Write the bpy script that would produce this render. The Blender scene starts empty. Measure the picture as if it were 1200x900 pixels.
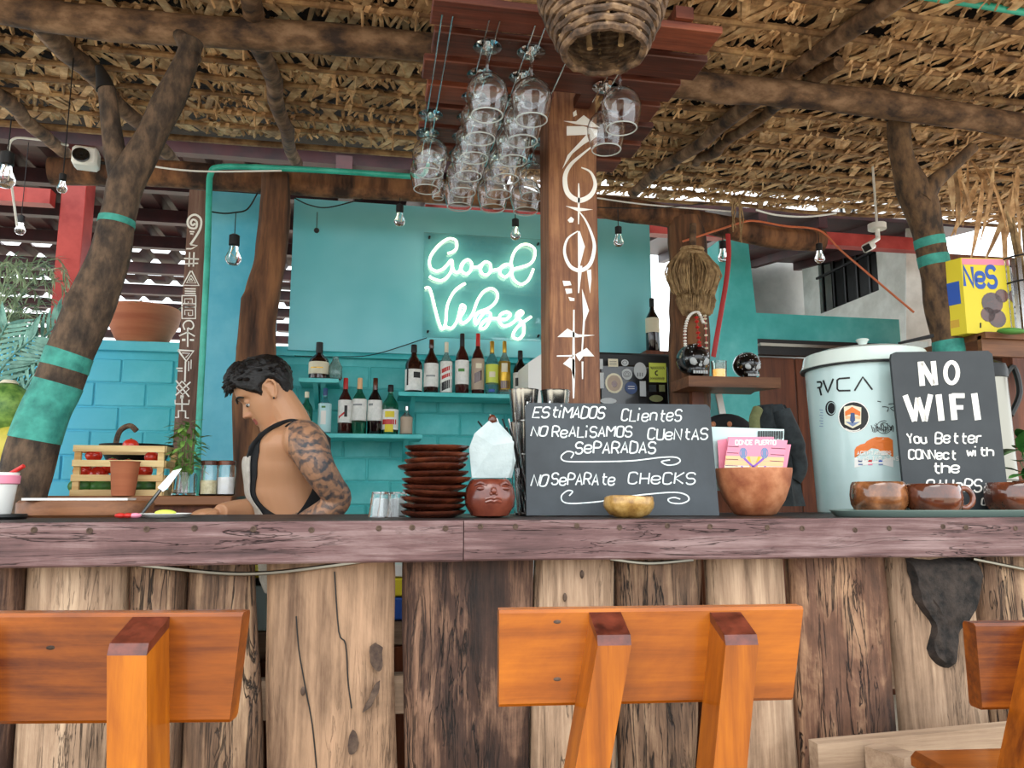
import bpy, bmesh, math, random
from mathutils import Vector, Matrix, noise
V = Vector
random.seed(7)
S = bpy.context.scene
COL = S.collection
# ---------------------------------------------------------------- camera
YAW, PIT = math.radians(10.5), math.radians(8.4)
CAM = V((0, 0, 1.15))
FW = V((math.sin(YAW)*math.cos(PIT), math.cos(YAW)*math.cos(PIT), math.sin(PIT)))
RT = V((math.cos(YAW), -math.sin(YAW), 0))
UP = RT.cross(FW)
FH = V((math.sin(YAW), math.cos(YAW), 0))
cd = bpy.data.cameras.new('camera'); cam = bpy.data.objects.new('camera', cd); COL.objects.link(cam)
cd.sensor_width = 36; cd.lens = 27; cd.clip_start = 0.02
cam.matrix_world = Matrix(((RT.x, UP.x, -FW.x, CAM.x), (RT.y, UP.y, -FW.y, CAM.y), (RT.z, UP.z, -FW.z, CAM.z), (0, 0, 0, 1)))
S.camera = cam
# ---------------------------------------------------------------- sky, sun, exposure
S.view_settings.view_transform = 'Standard'; S.view_settings.look = 'None'
S.view_settings.gamma = 1; S.view_settings.exposure = 0.6
w = bpy.data.worlds.new('sky'); S.world = w; w.use_nodes = True
bg = w.node_tree.nodes['Background']; bg.inputs[0].default_value = (0.90, 0.96, 1.0, 1); bg.inputs[1].default_value = 2.0
sl = bpy.data.lights.new('sun', 'SUN'); sl.energy = 1.0; sl.angle = math.radians(40); sl.color = (1.0, 0.95, 0.86)
so = bpy.data.objects.new('sun', sl); COL.objects.link(so)
so.rotation_euler = V((0.35, 0.62, -1.0)).to_track_quat('-Z', 'Y').to_euler()   # high, from behind the camera and a little left
for l_ in ('max_bounces',): S.cycles.max_bounces = 16
S.cycles.transmission_bounces = 16; S.cycles.transparent_max_bounces = 16
# ---------------------------------------------------------------- pixel helpers (planning positions)
def ray(px, py): return FW + RT*((px-600)/900) - UP*((py-450)/900)
def PY(px, py, y):
    r = ray(px, py); return CAM + r*(y/r.y)
def PX(px, py, x):
    r = ray(px, py); return CAM + r*(x/r.x)
def PD(px, py, d): return CAM + ray(px, py)*d
def PZ(px, py, z):
    r = ray(px, py); return CAM + r*((z-CAM.z)/r.z)
def PP(px, py, p, n):
    r = ray(px, py); return CAM + r*((p-CAM).dot(n)/r.dot(n))
def proj(p):
    q = p-CAM; d = q.dot(FW)
    return (600+900*q.dot(RT)/d, 450-900*q.dot(UP)/d, d)
# ---------------------------------------------------------------- materials
def rgb(h):
    h = h.lstrip('#'); c = [int(h[i:i+2], 16)/255 for i in (0, 2, 4)]
    return tuple((x/12.92 if x <= .04045 else ((x+.055)/1.055)**2.4) for x in c)+(1,)
MATS = {}
def mat(name, c1, c2=None, rough=.6, metal=0, scale=8, stretch=(1, 1, 1), bump=0, detail=5, c3=None, lo=.35, hi=.65,
        trans=0, emit=0, coat=0, rnd=0, cell=0, spec=.5, dist=0, ecol=None):
    m = bpy.data.materials.new(name); m.use_nodes = True; MATS[name] = m
    nt = m.node_tree; N = nt.nodes; L = nt.links; b = N['Principled BSDF']
    b.inputs['Base Color'].default_value = rgb(c1); b.inputs['Roughness'].default_value = rough
    b.inputs['Metallic'].default_value = metal; b.inputs['Transmission Weight'].default_value = trans
    b.inputs['Coat Weight'].default_value = coat; b.inputs['Specular IOR Level'].default_value = spec
    if emit: b.inputs['Emission Color'].default_value = rgb(ecol or c1); b.inputs['Emission Strength'].default_value = emit
    if c2 or bump:
        tc = N.new('ShaderNodeTexCoord'); mp = N.new('ShaderNodeMapping'); mp.inputs['Scale'].default_value = stretch
        L.new(tc.outputs['Object'], mp.inputs[0])
        oi = N.new('ShaderNodeObjectInfo')
        ad = N.new('ShaderNodeVectorMath'); ad.operation = 'ADD'
        mu = N.new('ShaderNodeMath'); mu.operation = 'MULTIPLY'; mu.inputs[1].default_value = 17.0 if rnd else 0
        L.new(oi.outputs['Random'], mu.inputs[0]); L.new(mp.outputs[0], ad.inputs[0]); L.new(mu.outputs[0], ad.inputs[1])
        n = N.new('ShaderNodeTexNoise'); n.inputs['Scale'].default_value = scale; n.inputs['Detail'].default_value = detail
        n.inputs['Roughness'].default_value = .6; n.inputs['Distortion'].default_value = dist
        L.new(ad.outputs[0], n.inputs['Vector'])
        src = n.outputs['Fac']
        if cell:
            v = N.new('ShaderNodeTexVoronoi'); v.inputs['Scale'].default_value = cell; v.feature = 'F1'
            L.new(ad.outputs[0], v.inputs['Vector'])
            mm = N.new('ShaderNodeMath'); mm.operation = 'MULTIPLY_ADD'; mm.inputs[1].default_value = .45
            L.new(v.outputs['Distance'], mm.inputs[0])
            m3 = N.new('ShaderNodeMath'); m3.operation = 'MULTIPLY'; m3.inputs[1].default_value = .75
            L.new(src, m3.inputs[0]); L.new(m3.outputs[0], mm.inputs[2]); src = mm.outputs[0]
        if c2:
            r = N.new('ShaderNodeValToRGB'); r.color_ramp.elements[0].position = lo; r.color_ramp.elements[1].position = hi
            r.color_ramp.elements[0].color = rgb(c1); r.color_ramp.elements[1].color = rgb(c2)
            if c3: e = r.color_ramp.elements.new((lo+hi)/2); e.color = rgb(c3)
            L.new(src, r.inputs[0])
            col = r.outputs[0]
            if rnd:
                h = N.new('ShaderNodeHueSaturation'); ma = N.new('ShaderNodeMapRange')
                ma.inputs[3].default_value = 1-rnd; ma.inputs[4].default_value = 1+rnd
                L.new(oi.outputs['Random'], ma.inputs[0]); L.new(ma.outputs[0], h.inputs['Value']); L.new(col, h.inputs['Color'])
                col = h.outputs[0]
            L.new(col, b.inputs['Base Color'])
        if bump:
            bp = N.new('ShaderNodeBump'); bp.inputs['Strength'].default_value = min(1, bump); bp.inputs['Distance'].default_value = .004*max(1, bump)
            L.new(src, bp.inputs['Height']); L.new(bp.outputs[0], b.inputs['Normal'])
    return m
def wood(name, c1, c2, axis='z', s=6, rough=.7, bump=.6, coat=0, rnd=.12, c3=None, detail=8, lo=.32, hi=.68, cell=0, crack=0, blotch=.3, spec=.4):
    """wood: long streaks + fine fibres + uneven patches, and dark splits along the grain"""
    m = bpy.data.materials.new(name); m.use_nodes = True; MATS[name] = m
    nt = m.node_tree; N = nt.nodes; L = nt.links; b = N['Principled BSDF']
    b.inputs['Roughness'].default_value = rough; b.inputs['Coat Weight'].default_value = coat; b.inputs['Specular IOR Level'].default_value = spec; b.inputs['Coat Roughness'].default_value = .12
    tc = N.new('ShaderNodeTexCoord'); oi = N.new('ShaderNodeObjectInfo')
    mu = N.new('ShaderNodeMath'); mu.operation = 'MULTIPLY'; mu.inputs[1].default_value = 17.0; L.new(oi.outputs['Random'], mu.inputs[0])
    ad = N.new('ShaderNodeVectorMath'); ad.operation = 'ADD'; L.new(tc.outputs['Object'], ad.inputs[0]); L.new(mu.outputs[0], ad.inputs[1])
    def tex(k, sc, det, dist, rg=.6):
        st = {'x': (k, 1, 1), 'y': (1, k, 1), 'z': (1, 1, k)}[axis]
        mp = N.new('ShaderNodeMapping'); mp.inputs['Scale'].default_value = tuple(q*sc for q in st); L.new(ad.outputs[0], mp.inputs[0])
        n = N.new('ShaderNodeTexNoise'); n.inputs['Scale'].default_value = 1; n.inputs['Detail'].default_value = det; n.inputs['Roughness'].default_value = rg; n.inputs['Distortion'].default_value = dist
        L.new(mp.outputs[0], n.inputs['Vector']); return n.outputs['Fac']
    def mix(a_, b_, k):
        n = N.new('ShaderNodeMix'); n.data_type = 'FLOAT'; n.inputs[0].default_value = k; L.new(a_, n.inputs[2]); L.new(b_, n.inputs[3]); return n.outputs[0]
    streak = tex(.07, 5*s, 6, .8); fine = tex(.05, 26*s, 6, .3, .7); patch_ = tex(.5, 1.3*s, 9, .6, .65)
    src = mix(mix(streak, fine, .45), patch_, blotch)
    r = N.new('ShaderNodeValToRGB'); L.new(src, r.inputs[0]); w_ = (hi-lo)*.62; c_ = (lo+hi)/2
    r.color_ramp.elements[0].position = c_-w_/2; r.color_ramp.elements[1].position = c_+w_/2
    r.color_ramp.elements[0].color = rgb(c1); r.color_ramp.elements[1].color = rgb(c2)
    if c3: e_ = r.color_ramp.elements.new(c_); e_.color = rgb(c3)
    col = r.outputs[0]; hgt = src
    if crack:
        cn = tex(.06, 9*s, 5, 1.2); rc = N.new('ShaderNodeValToRGB'); rc.color_ramp.elements[0].position = .50-.018*crack; rc.color_ramp.elements[1].position = .50
        rc.color_ramp.elements[0].color = (1, 1, 1, 1); rc.color_ramp.elements[1].color = (0, 0, 0, 1); e_ = rc.color_ramp.elements.new(.50+.018*crack); e_.color = (1, 1, 1, 1)
        L.new(cn, rc.inputs[0]); mk = tex(.3, .9*s, 3, 0); rm_ = N.new('ShaderNodeValToRGB'); rm_.color_ramp.elements[0].position = .44; rm_.color_ramp.elements[1].position = .56; L.new(mk, rm_.inputs[0])
        mm = N.new('ShaderNodeMath'); mm.operation = 'MAXIMUM'; L.new(rc.outputs[0], mm.inputs[0]); L.new(rm_.outputs[0], mm.inputs[1])
        mc = N.new('ShaderNodeMix'); mc.data_type = 'RGBA'; L.new(mm.outputs[0], mc.inputs[0]); mc.inputs[6].default_value = tuple(q*.35 for q in rgb(c1)[:3])+(1,); L.new(col, mc.inputs[7]); col = mc.outputs[2]
        mh = N.new('ShaderNodeMath'); mh.operation = 'MULTIPLY'; L.new(src, mh.inputs[0]); L.new(mm.outputs[0], mh.inputs[1]); hgt = mh.outputs[0]
    h = N.new('ShaderNodeHueSaturation'); ma = N.new('ShaderNodeMapRange'); ma.inputs[3].default_value = 1-rnd; ma.inputs[4].default_value = 1+rnd
    L.new(oi.outputs['Random'], ma.inputs[0]); L.new(ma.outputs[0], h.inputs['Value']); L.new(col, h.inputs['Color']); L.new(h.outputs[0], b.inputs['Base Color'])
    bp = N.new('ShaderNodeBump'); bp.inputs['Strength'].default_value = min(1, bump); bp.inputs['Distance'].default_value = .006*max(1, bump); L.new(hgt, bp.inputs['Height']); L.new(bp.outputs[0], b.inputs['Normal'])
    return m
wood('slab_pale', '#5e4836', '#c4a88c', s=3.6, rnd=.06, c3='#9c8068', bump=1.0, crack=.7, blotch=.35)
wood('slab_tan', '#5f4634', '#c0997a', s=3.0, rnd=.04, c3='#9d7d62', bump=1.0, crack=.5, blotch=.45)
wood('slab_dark', '#180e0b', '#8f6c55', s=4.0, rnd=.1, c3='#412b21', bump=2.4, crack=1.3, blotch=.45)
wood('slab_groove', '#24170f', '#a88a6c', s=3.4, rnd=.1, c3='#6e533f', bump=2.4, crack=1.4, blotch=.4)
mat('bark', '#0c0908', '#3c322c', scale=34, bump=2, rough=.9, rnd=.1)
mat('knot', '#3a2a22', '#5d4a3c', scale=60, bump=.6, rough=.85)
wood('counter_wood', '#3a2a2a', '#8b7472', 'x', s=3.6, rough=.6, bump=1.2, c3='#644a49', rnd=.12, blotch=.35, crack=.4, spec=.3)
wood('counter_top_wood', '#1a1312', '#3d2e2a', 'x', s=4, rough=.5, bump=.5)
wood('varnish', '#4a1b04', '#b8670f', 'x', s=2.4, rough=.3, bump=.1, coat=.22, c3='#8d480a', rnd=.03, blotch=.5, spec=.3, lo=.30, hi=.70)
wood('varnish_post', '#4f1f05', '#bb6c13', 'z', s=2.4, rough=.3, bump=.1, coat=.22, c3='#914c0d', rnd=.03, blotch=.4, spec=.3, lo=.30, hi=.70)
mat('varnish_dark', '#35120a', '#6e3222', rough=.3, scale=30, coat=.2)
mat('trunk', '#2a2019', '#6b5440', rough=.85, scale=30, stretch=(1, 1, .5), bump=2, detail=10, c3='#4a3a2c', rnd=.05)
mat('trunk_right', '#35271c', '#775a3c', rough=.85, scale=28, stretch=(1, 1, .5), bump=2, detail=10, c3='#5e452e', rnd=.05)
mat('pole', '#2e1f18', '#8f6f54', rough=.85, scale=15, stretch=(.6, 1, 1), bump=1.5, detail=10, c3='#654a33', rnd=.14)
mat('column_bark', '#2e1c13', '#90623f', rough=.85, scale=8, stretch=(1.6, 1.6, .2), bump=2, c3='#65422b')
wood('post_wood', '#4d2b1b', '#ab7850', 'z', s=4.1, c3='#7f5237', rough=.6, bump=.8)
wood('post_old', '#4a3228', '#85685a', 'z', s=4.1, c3='#694c40', rough=.7, bump=.8)
wood('rack_wood', '#2d120c', '#84462f', 'x', s=2.0, c3='#572a1d', rough=.5, bump=.4, rnd=.35)
wood('brown_wood', '#4a2415', '#8a4c2c', 'z', s=2.0, rough=.5, bump=.3)
wood('brown_board', '#4a2a16', '#8e5c38', 'x', s=2.0, rough=.5, bump=.3)
wood('grey_plank', '#5d4b3c', '#ab937b', 'x', s=2.0, rough=.75, bump=.6, c3='#8b735e')
wood('crate_wood', '#b98b4e', '#f0d59c', 'x', s=2.4, rough=.6, bump=.2)
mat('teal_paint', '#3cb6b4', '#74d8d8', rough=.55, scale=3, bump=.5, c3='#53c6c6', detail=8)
mat('teal_board', '#7ad8e2', '#9ae8f2', rough=.45, scale=1.2, detail=3)
mat('teal_band', '#1f7468', '#3f9f8e', rough=.65, scale=22, bump=1.5, detail=9)
mat('blue_paint', '#55c4e4', '#80dcf4', rough=.5, scale=3, bump=.4, detail=8)
mat('teal_pipe', '#2a9f8a', '#44bfa8', rough=.35, scale=10)
mat('red_paint', '#94241f', '#b5423a', rough=.45, scale=6, bump=.1)
mat('maroon_tin', '#260c0e', '#45181a', rough=.5, scale=6, metal=.1)
mat('white_wall', '#cfcfca', '#ededea', rough=.8, scale=5, bump=.3)
mat('grey_wall', '#9b9a98', '#b5b3b0', rough=.8, scale=4, bump=.2)
mat('black', '#0c0c0d', rough=.5)
mat('black_gloss', '#101012', rough=.2, coat=.4)
mat('dark_metal', '#1b1b1c', rough=.4, metal=.3)
mat('white_paint', '#f4f0e8', rough=.5)
mat('white_plastic', '#eceae4', rough=.35)
mat('chalk', '#f3f6f4', '#c9d2d2', rough=.9, scale=120)
mat('chalkboard', '#353a3e', '#444a4f', rough=.55, scale=5, spec=.4)
mat('chalkboard_dark', '#2b2f32', '#363a3d', rough=.55, scale=5, spec=.4)
mat('clay_red', '#341509', '#6e3822', rough=.22, scale=10, coat=.5, c3='#4f2416', rnd=.12)
mat('clay_face', '#55241a', '#84422f', rough=.25, scale=12, coat=.4)
mat('clay_bowl', '#8d4a2c', '#c98860', rough=.6, scale=14, c3='#ae6a44', bump=.3)
mat('terracotta', '#a4593a', '#c47a54', rough=.7, scale=6, bump=.3, stretch=(.2, .2, 2))
mat('stone_bowl', '#7c5426', '#d3ab68', rough=.35, scale=28, coat=.4, c3='#b08644')
mat('mug_glaze', '#3c1d12', '#84472c', rough=.12, scale=12, coat=.8, c3='#5e3120')
mat('mug_light', '#4a2c18', '#a3683e', rough=.15, scale=16, coat=.8, c3='#75472a')
mat('tray_green', '#6f827a', rough=.35, metal=.3)
mat('enamel', '#b9d2d0', '#c9dfdd', rough=.25, coat=.4, scale=3)
mat('enamel_lid', '#c8d6cf', '#d9e2da', rough=.25, coat=.4, scale=3)
mat('steel', '#c9c9c7', rough=.16, metal=1)
mat('steel_soft', '#8f8b80', rough=.28, metal=1)
mat('glass', '#ffffff', rough=.02, trans=1)
mat('glass_green', '#7fb894', rough=.04, trans=1)
mat('glass_dark', '#25120e', rough=.06, trans=.5)
mat('glass_teal', '#a4e0e8', rough=.05, trans=.9)
mat('napkin', '#a9b6b7', '#bcc8c8', rough=.9, scale=14, bump=1.5)
mat('rim_glass', '#eef4f2', rough=.12, trans=.45)
mat('orange', '#e3762a', rough=.5); mat('yellow', '#e4cf2c', rough=.5); mat('blue', '#2b57b0', rough=.5); mat('red', '#c2271f', rough=.4)
mat('pink', '#ec8fa6', rough=.6); mat('peach', '#f2bf8e', rough=.6); mat('purple', '#8a5cb8', rough=.6); mat('steelblue', '#7588ad', rough=.6)
mat('gold', '#c9a03c', rough=.3, metal=.7); mat('cream', '#e8dfc4', rough=.6); mat('green', '#4f8a3c', rough=.5); mat('navy', '#39507f', rough=.5)
mat('lime', '#d7e35c', rough=.5); mat('silver_print', '#c4c8c8', rough=.5); mat('grey', '#8f9493', rough=.6)
mat('tomato', '#c2200f', '#e0402a', rough=.2, scale=8, coat=.4)
mat('leaf', '#3f6b2c', '#86ab50', rough=.5, scale=30, rnd=.2)
mat('leaf_dark', '#1f4a20', '#4c8a3c', rough=.4, scale=20, rnd=.2)
mat('leaf_grey', '#6f8868', '#a9bb98', rough=.6, scale=20, rnd=.2)
mat('leaf_teal', '#3d7468', '#7fb0a0', rough=.5, scale=20, rnd=.2)
mat('coconut', '#8a8a2c', '#c9b84a', rough=.5, scale=6, rnd=.2)
mat('palm', '#6e4c2c', '#f0d2a4', rough=.75, scale=16, stretch=(1, 1, 1), c3='#c0966a', rnd=.35, lo=.25, hi=.75)
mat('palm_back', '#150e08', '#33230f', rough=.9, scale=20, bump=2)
mat('batten', '#5c4028', '#b08c60', rough=.8, scale=12, c3='#8b6846', rnd=.2)
mat('fibre', '#6e5234', '#b39468', rough=.8, scale=30)
mat('wicker', '#2e2219', '#8f7357', rough=.75, scale=30, bump=1.2, c3='#5f4836')
mat('rope', '#8a6a48', '#b89a70', rough=.9, scale=60)
mat('bulb_glass', '#ffffff', rough=.02, trans=1)
mat('neon', '#fff2cf', rough=.5, emit=3)
mat('filament', '#ffb050', rough=.5, emit=6)
mat('flame', '#ffa850', rough=.5, emit=1.6)
mat('floor', '#a89c88', '#c9bda8', rough=.85, scale=4, bump=.4)
mat('jacket', '#23282a', '#3a4144', rough=.9, scale=20, bump=.4)
mat('jacket_green', '#6b7048', '#8a8c60', rough=.9, scale=20)
mat('hair', '#050404', '#120d0c', rough=.45, scale=60, stretch=(1, 1, 3), bump=1)
mat('apron_cloth', '#b9b2a6', '#cfc9bf', rough=.85, scale=40, bump=.3)
mat('cloth_black', '#0e0f11', '#1a1b1e', rough=.85, scale=40)
mat('trousers', '#2a3140', '#3a4254', rough=.9, scale=30)
mat('orange_cable', '#d2714a', rough=.4); mat('red_ribbon', '#a81d1a', rough=.5)
mat('salt', '#f2f0ea', '#ffffff', rough=.9, scale=60); mat('grain', '#d8c890', '#f0e4b8', rough=.9, scale=90)
def wall_paint_skylit():
    # paint colour with sky light mixed in: cyan-blue at left end, turquoise green right
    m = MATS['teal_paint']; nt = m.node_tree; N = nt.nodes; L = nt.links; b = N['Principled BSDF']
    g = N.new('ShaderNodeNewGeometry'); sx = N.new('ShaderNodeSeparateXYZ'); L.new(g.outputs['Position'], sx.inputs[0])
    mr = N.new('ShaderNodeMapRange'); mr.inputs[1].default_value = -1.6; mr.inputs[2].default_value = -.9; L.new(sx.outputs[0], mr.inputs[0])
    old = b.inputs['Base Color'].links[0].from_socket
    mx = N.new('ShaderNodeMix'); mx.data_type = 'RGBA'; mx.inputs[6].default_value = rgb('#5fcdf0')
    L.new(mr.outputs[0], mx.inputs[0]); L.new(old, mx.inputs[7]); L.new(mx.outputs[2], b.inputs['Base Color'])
wall_paint_skylit()
# ---------------------------------------------------------------- builders
class B:
    def __init__(s): s.v = []; s.f = []
    def add(s, v, f):
        n = len(s.v); s.v += [V(p) for p in v]; s.f += [tuple(i+n for i in q) for q in f]; return s
    def box(s, c, d, rot=None, bev=0):
        c = V(c); x, y, z = d[0]/2, d[1]/2, d[2]/2
        b = min(bev, x*.9, y*.9, z*.9)
        if b <= 0:
            v = [V((i*x, j*y, k*z)) for i in (-1, 1) for j in (-1, 1) for k in (-1, 1)]
            f = [(0, 1, 3, 2), (4, 6, 7, 5), (0, 4, 5, 1), (2, 3, 7, 6), (0, 2, 6, 4), (1, 5, 7, 3)]
        else:
            # bevelled box: three rings of vertices per corner
            v = []; idx = {}
            for i in (-1, 1):
                for j in (-1, 1):
                    for k in (-1, 1):
                        for a, p in enumerate(((i*x, j*(y-b), k*(z-b)), (i*(x-b), j*y, k*(z-b)), (i*(x-b), j*(y-b), k*z))):
                            idx[(i, j, k, a)] = len(v); v.append(V(p))
            f = []
            for i in (-1, 1):
                q = [idx[(i, -1, -1, 0)], idx[(i, 1, -1, 0)], idx[(i, 1, 1, 0)], idx[(i, -1, 1, 0)]]; f.append(tuple(q if i > 0 else q[::-1]))
                q = [idx[(-1, i, -1, 1)], idx[(-1, i, 1, 1)], idx[(1, i, 1, 1)], idx[(1, i, -1, 1)]]; f.append(tuple(q if i > 0 else q[::-1]))
                q = [idx[(-1, -1, i, 2)], idx[(1, -1, i, 2)], idx[(1, 1, i, 2)], idx[(-1, 1, i, 2)]]; f.append(tuple(q if i > 0 else q[::-1]))
            for i in (-1, 1):
                for j in (-1, 1):
                    q = [idx[(i, j, -1, 0)], idx[(i, j, 1, 0)], idx[(i, j, 1, 1)], idx[(i, j, -1, 1)]]; f.append(tuple(q if i*j < 0 else q[::-1]))
                    q = [idx[(i, -1, j, 0)], idx[(i, -1, j, 2)], idx[(i, 1, j, 2)], idx[(i, 1, j, 0)]]; f.append(tuple(q if i*j > 0 else q[::-1]))
                    q = [idx[(-1, i, j, 1)], idx[(1, i, j, 1)], idx[(1, i, j, 2)], idx[(-1, i, j, 2)]]; f.append(tuple(q if i*j > 0 else q[::-1]))
                    for k in (-1, 1):
                        q = [idx[(i, j, k, 0)], idx[(i, j, k, 1)], idx[(i, j, k, 2)]]; f.append(tuple(q if i*j*k > 0 else q[::-1]))
        if rot is not None: v = [rot @ p for p in v]
        return s.add([p+c for p in v], f)
    def hexa(s, pts):   # 8 corners: bottom ring 0-3, top ring 4-7
        return s.add(pts, [(3, 2, 1, 0), (4, 5, 6, 7), (0, 1, 5, 4), (1, 2, 6, 5), (2, 3, 7, 6), (3, 0, 4, 7)])
    def lathe(s, prof, c=(0, 0, 0), n=24, axis=None, sx=1, sy=1, cap=True):
        c = V(c); R = V((0, 0, 1)).rotation_difference(V(axis)).to_matrix() if axis is not None else Matrix.Identity(3)
        v = []; f = []
        for (r, z) in prof:
            for i in range(n):
                t = 2*math.pi*i/n; v.append(c+R @ V((r*math.cos(t)*sx, r*math.sin(t)*sy, z)))
        for k in range(len(prof)-1):
            for i in range(n):
                j = (i+1) % n; f.append((k*n+i, k*n+j, (k+1)*n+j, (k+1)*n+i))
        if cap:
            f.append(tuple(range(n))[::-1]); f.append(tuple((len(prof)-1)*n+i for i in range(n)))
        return s.add(v, f)
    def tube(s, pts, r, n=8, caps=True, nz=0, nf=6, flat=1):
        pts = [V(p) for p in pts]; m = len(pts)
        rs = r if isinstance(r, (list, tuple)) else [r]*m
        t = [(pts[min(i+1, m-1)]-pts[max(i-1, 0)]).normalized() for i in range(m)]
        ref = V((0, 0, 1)) if abs(t[0].z) < .9 else V((0, 1, 0))
        nn = (ref-t[0]*ref.dot(t[0])).normalized(); v = []; f = []
        for i in range(m):
            nn = (nn-t[i]*nn.dot(t[i])).normalized(); bb = t[i].cross(nn)
            for k in range(n):
                a = 2*math.pi*k/n; d = nn*math.cos(a)*flat+bb*math.sin(a); rr = rs[i]
                if nz: rr *= 1+nz*noise.noise((pts[i]+d*rs[i])*nf)
                v.append(pts[i]+d*rr)
        for i in range(m-1):
            for k in range(n):
                j = (k+1) % n; f.append((i*n+k, i*n+j, (i+1)*n+j, (i+1)*n+k))
        if caps: f.append(tuple(range(n))[::-1]); f.append(tuple((m-1)*n+k for k in range(n)))
        return s.add(v, f)
    def ball(s, c, r, n=14, m=10, sc=(1, 1, 1), rot=None):
        c = V(c); v = []; f = []
        for i in range(m+1):
            a = math.pi*i/m
            for k in range(n):
                t = 2*math.pi*k/n; p = V((math.sin(a)*math.cos(t)*sc[0], math.sin(a)*math.sin(t)*sc[1], math.cos(a)*sc[2]))*r
                v.append(c+(rot @ p if rot is not None else p))
        for i in range(m):
            for k in range(n):
                j = (k+1) % n; f.append((i*n+k, (i+1)*n+k, (i+1)*n+j, i*n+j))
        return s.add(v, f)
    def sheet(s, pts, th, nrm):   # planar polygon extruded along nrm
        n = len(pts); nrm = V(nrm)*th; pts = [V(p) for p in pts]
        a = sum((pts[i].cross(pts[(i+1) % n]) for i in range(n)), V((0, 0, 0)))
        if a.dot(nrm) > 0: pts = pts[::-1]
        v = pts+[p+nrm for p in pts]
        f = [tuple(range(n)), tuple(range(2*n-1, n-1, -1))]+[(i, i+n, (i+1) % n+n, (i+1) % n) for i in range(n)]
        return s.add(v, f)
    def ribbon(s, P2, wd, mp, th=.0008, closed=False):
        # stroke of width wd following 2-D points, laid on the surface mp(u, v, h)
        n = len(P2); L = []; Rr = []
        for i in range(n):
            a = P2[max(i-1, 0)]; b = P2[min(i+1, n-1)]
            if closed: a = P2[(i-1) % n]; b = P2[(i+1) % n]
            dx, dy = b[0]-a[0], b[1]-a[1]; l = math.hypot(dx, dy) or 1
            ww = wd[i] if isinstance(wd, list) else wd
            ox, oy = -dy/l*ww/2, dx/l*ww/2
            L.append((P2[i][0]+ox, P2[i][1]+oy)); Rr.append((P2[i][0]-ox, P2[i][1]-oy))
        v = [mp(p[0], p[1], th) for p in L]+[mp(p[0], p[1], th) for p in Rr]+[mp(p[0], p[1], -th*.2) for p in L]+[mp(p[0], p[1], -th*.2) for p in Rr]
        f = []
        for i in range(n if closed else n-1):
            j = (i+1) % n
            f += [(i, j, n+j, n+i), (2*n+i, 2*n+j, j, i), (n+i, n+j, 3*n+j, 3*n+i)]
        return s.add(v, f)
def spline(pts, k=6):
    isv = isinstance(pts[0], Vector)
    pts = [tuple(p) for p in pts]; out = []; n = len(pts)
    for i in range(n-1):
        p0, p1, p2, p3 = pts[max(i-1, 0)], pts[i], pts[i+1], pts[min(i+2, n-1)]
        for j in range(k):
            t = j/k
            out.append(tuple(.5*((2*b)+(-a+c)*t+(2*a-5*b+4*c-d)*t*t+(-a+3*b-3*c+d)*t**3) for a, b, c, d in zip(p0, p1, p2, p3)))
    out.append(pts[-1]); return [V(p) for p in out] if isv else out
WM = {}
def obj(name, b, m, parent=None, smooth=True, local=False, origin=None, ang=40):
    vs = b.v
    if parent is not None:
        if not local:
            inv = WM[parent.name].inverted(); vs = [inv @ p for p in vs]
        W = WM[parent.name]
    else:
        if origin is None:
            xs = [p.x for p in vs]; ys = [p.y for p in vs]; zs = [p.z for p in vs]
            origin = V(((min(xs)+max(xs))/2, (min(ys)+max(ys))/2, min(zs)))
        if not local: vs = [p-V(origin) for p in vs]
        W = Matrix.Translation(V(origin))
    me = bpy.data.meshes.new(name); me.from_pydata([tuple(p) for p in vs], [], b.f); me.update()
    if smooth and len(b.f) < 30000:
        q_ = bmesh.new(); q_.from_mesh(me); bmesh.ops.recalc_face_normals(q_, faces=q_.faces); q_.to_mesh(me); q_.free()
    mm = m if isinstance(m, list) else [m]
    for q in mm: me.materials.append(MATS[q] if isinstance(q, str) else q)
    o = bpy.data.objects.new(name, me); COL.objects.link(o)
    if parent is not None: o.parent = parent
    else: o.location = origin
    WM[o.name] = W
    if smooth and len(me.polygons):
        me.polygons.foreach_set('use_smooth', [True]*len(me.polygons))
        me.set_sharp_from_angle(angle=math.radians(ang))
    return o
def tag(o, label=None, cat=None, group=None, kind=None):
    if label: o['label'] = label
    if cat: o['category'] = cat
    if group: o['group'] = group
    if kind: o['kind'] = kind
    return o
def thing(name, label, cat, loc, rz=0, group=None):
    o = bpy.data.objects.new(name, None); o.empty_display_size = .05; COL.objects.link(o)
    o.location = loc; o.rotation_euler = (0, 0, rz); WM[o.name] = Matrix.Translation(V(loc)) @ Matrix.Rotation(rz, 4, 'Z')
    return tag(o, label, cat, group)
def struct(name, b, m, **k):
    o = obj(name, b, m, **k); o['kind'] = 'structure'; return o
def dup(o, loc, rz=0, label=None, par=None):
    c = o.copy(); COL.objects.link(c)
    if par is None:
        c.location = loc; c.rotation_euler = (0, 0, rz)
        if label: c['label'] = label
    else: c.parent = par
    for ch in list(o.children): dup(ch, None, par=c)
    return c
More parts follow.
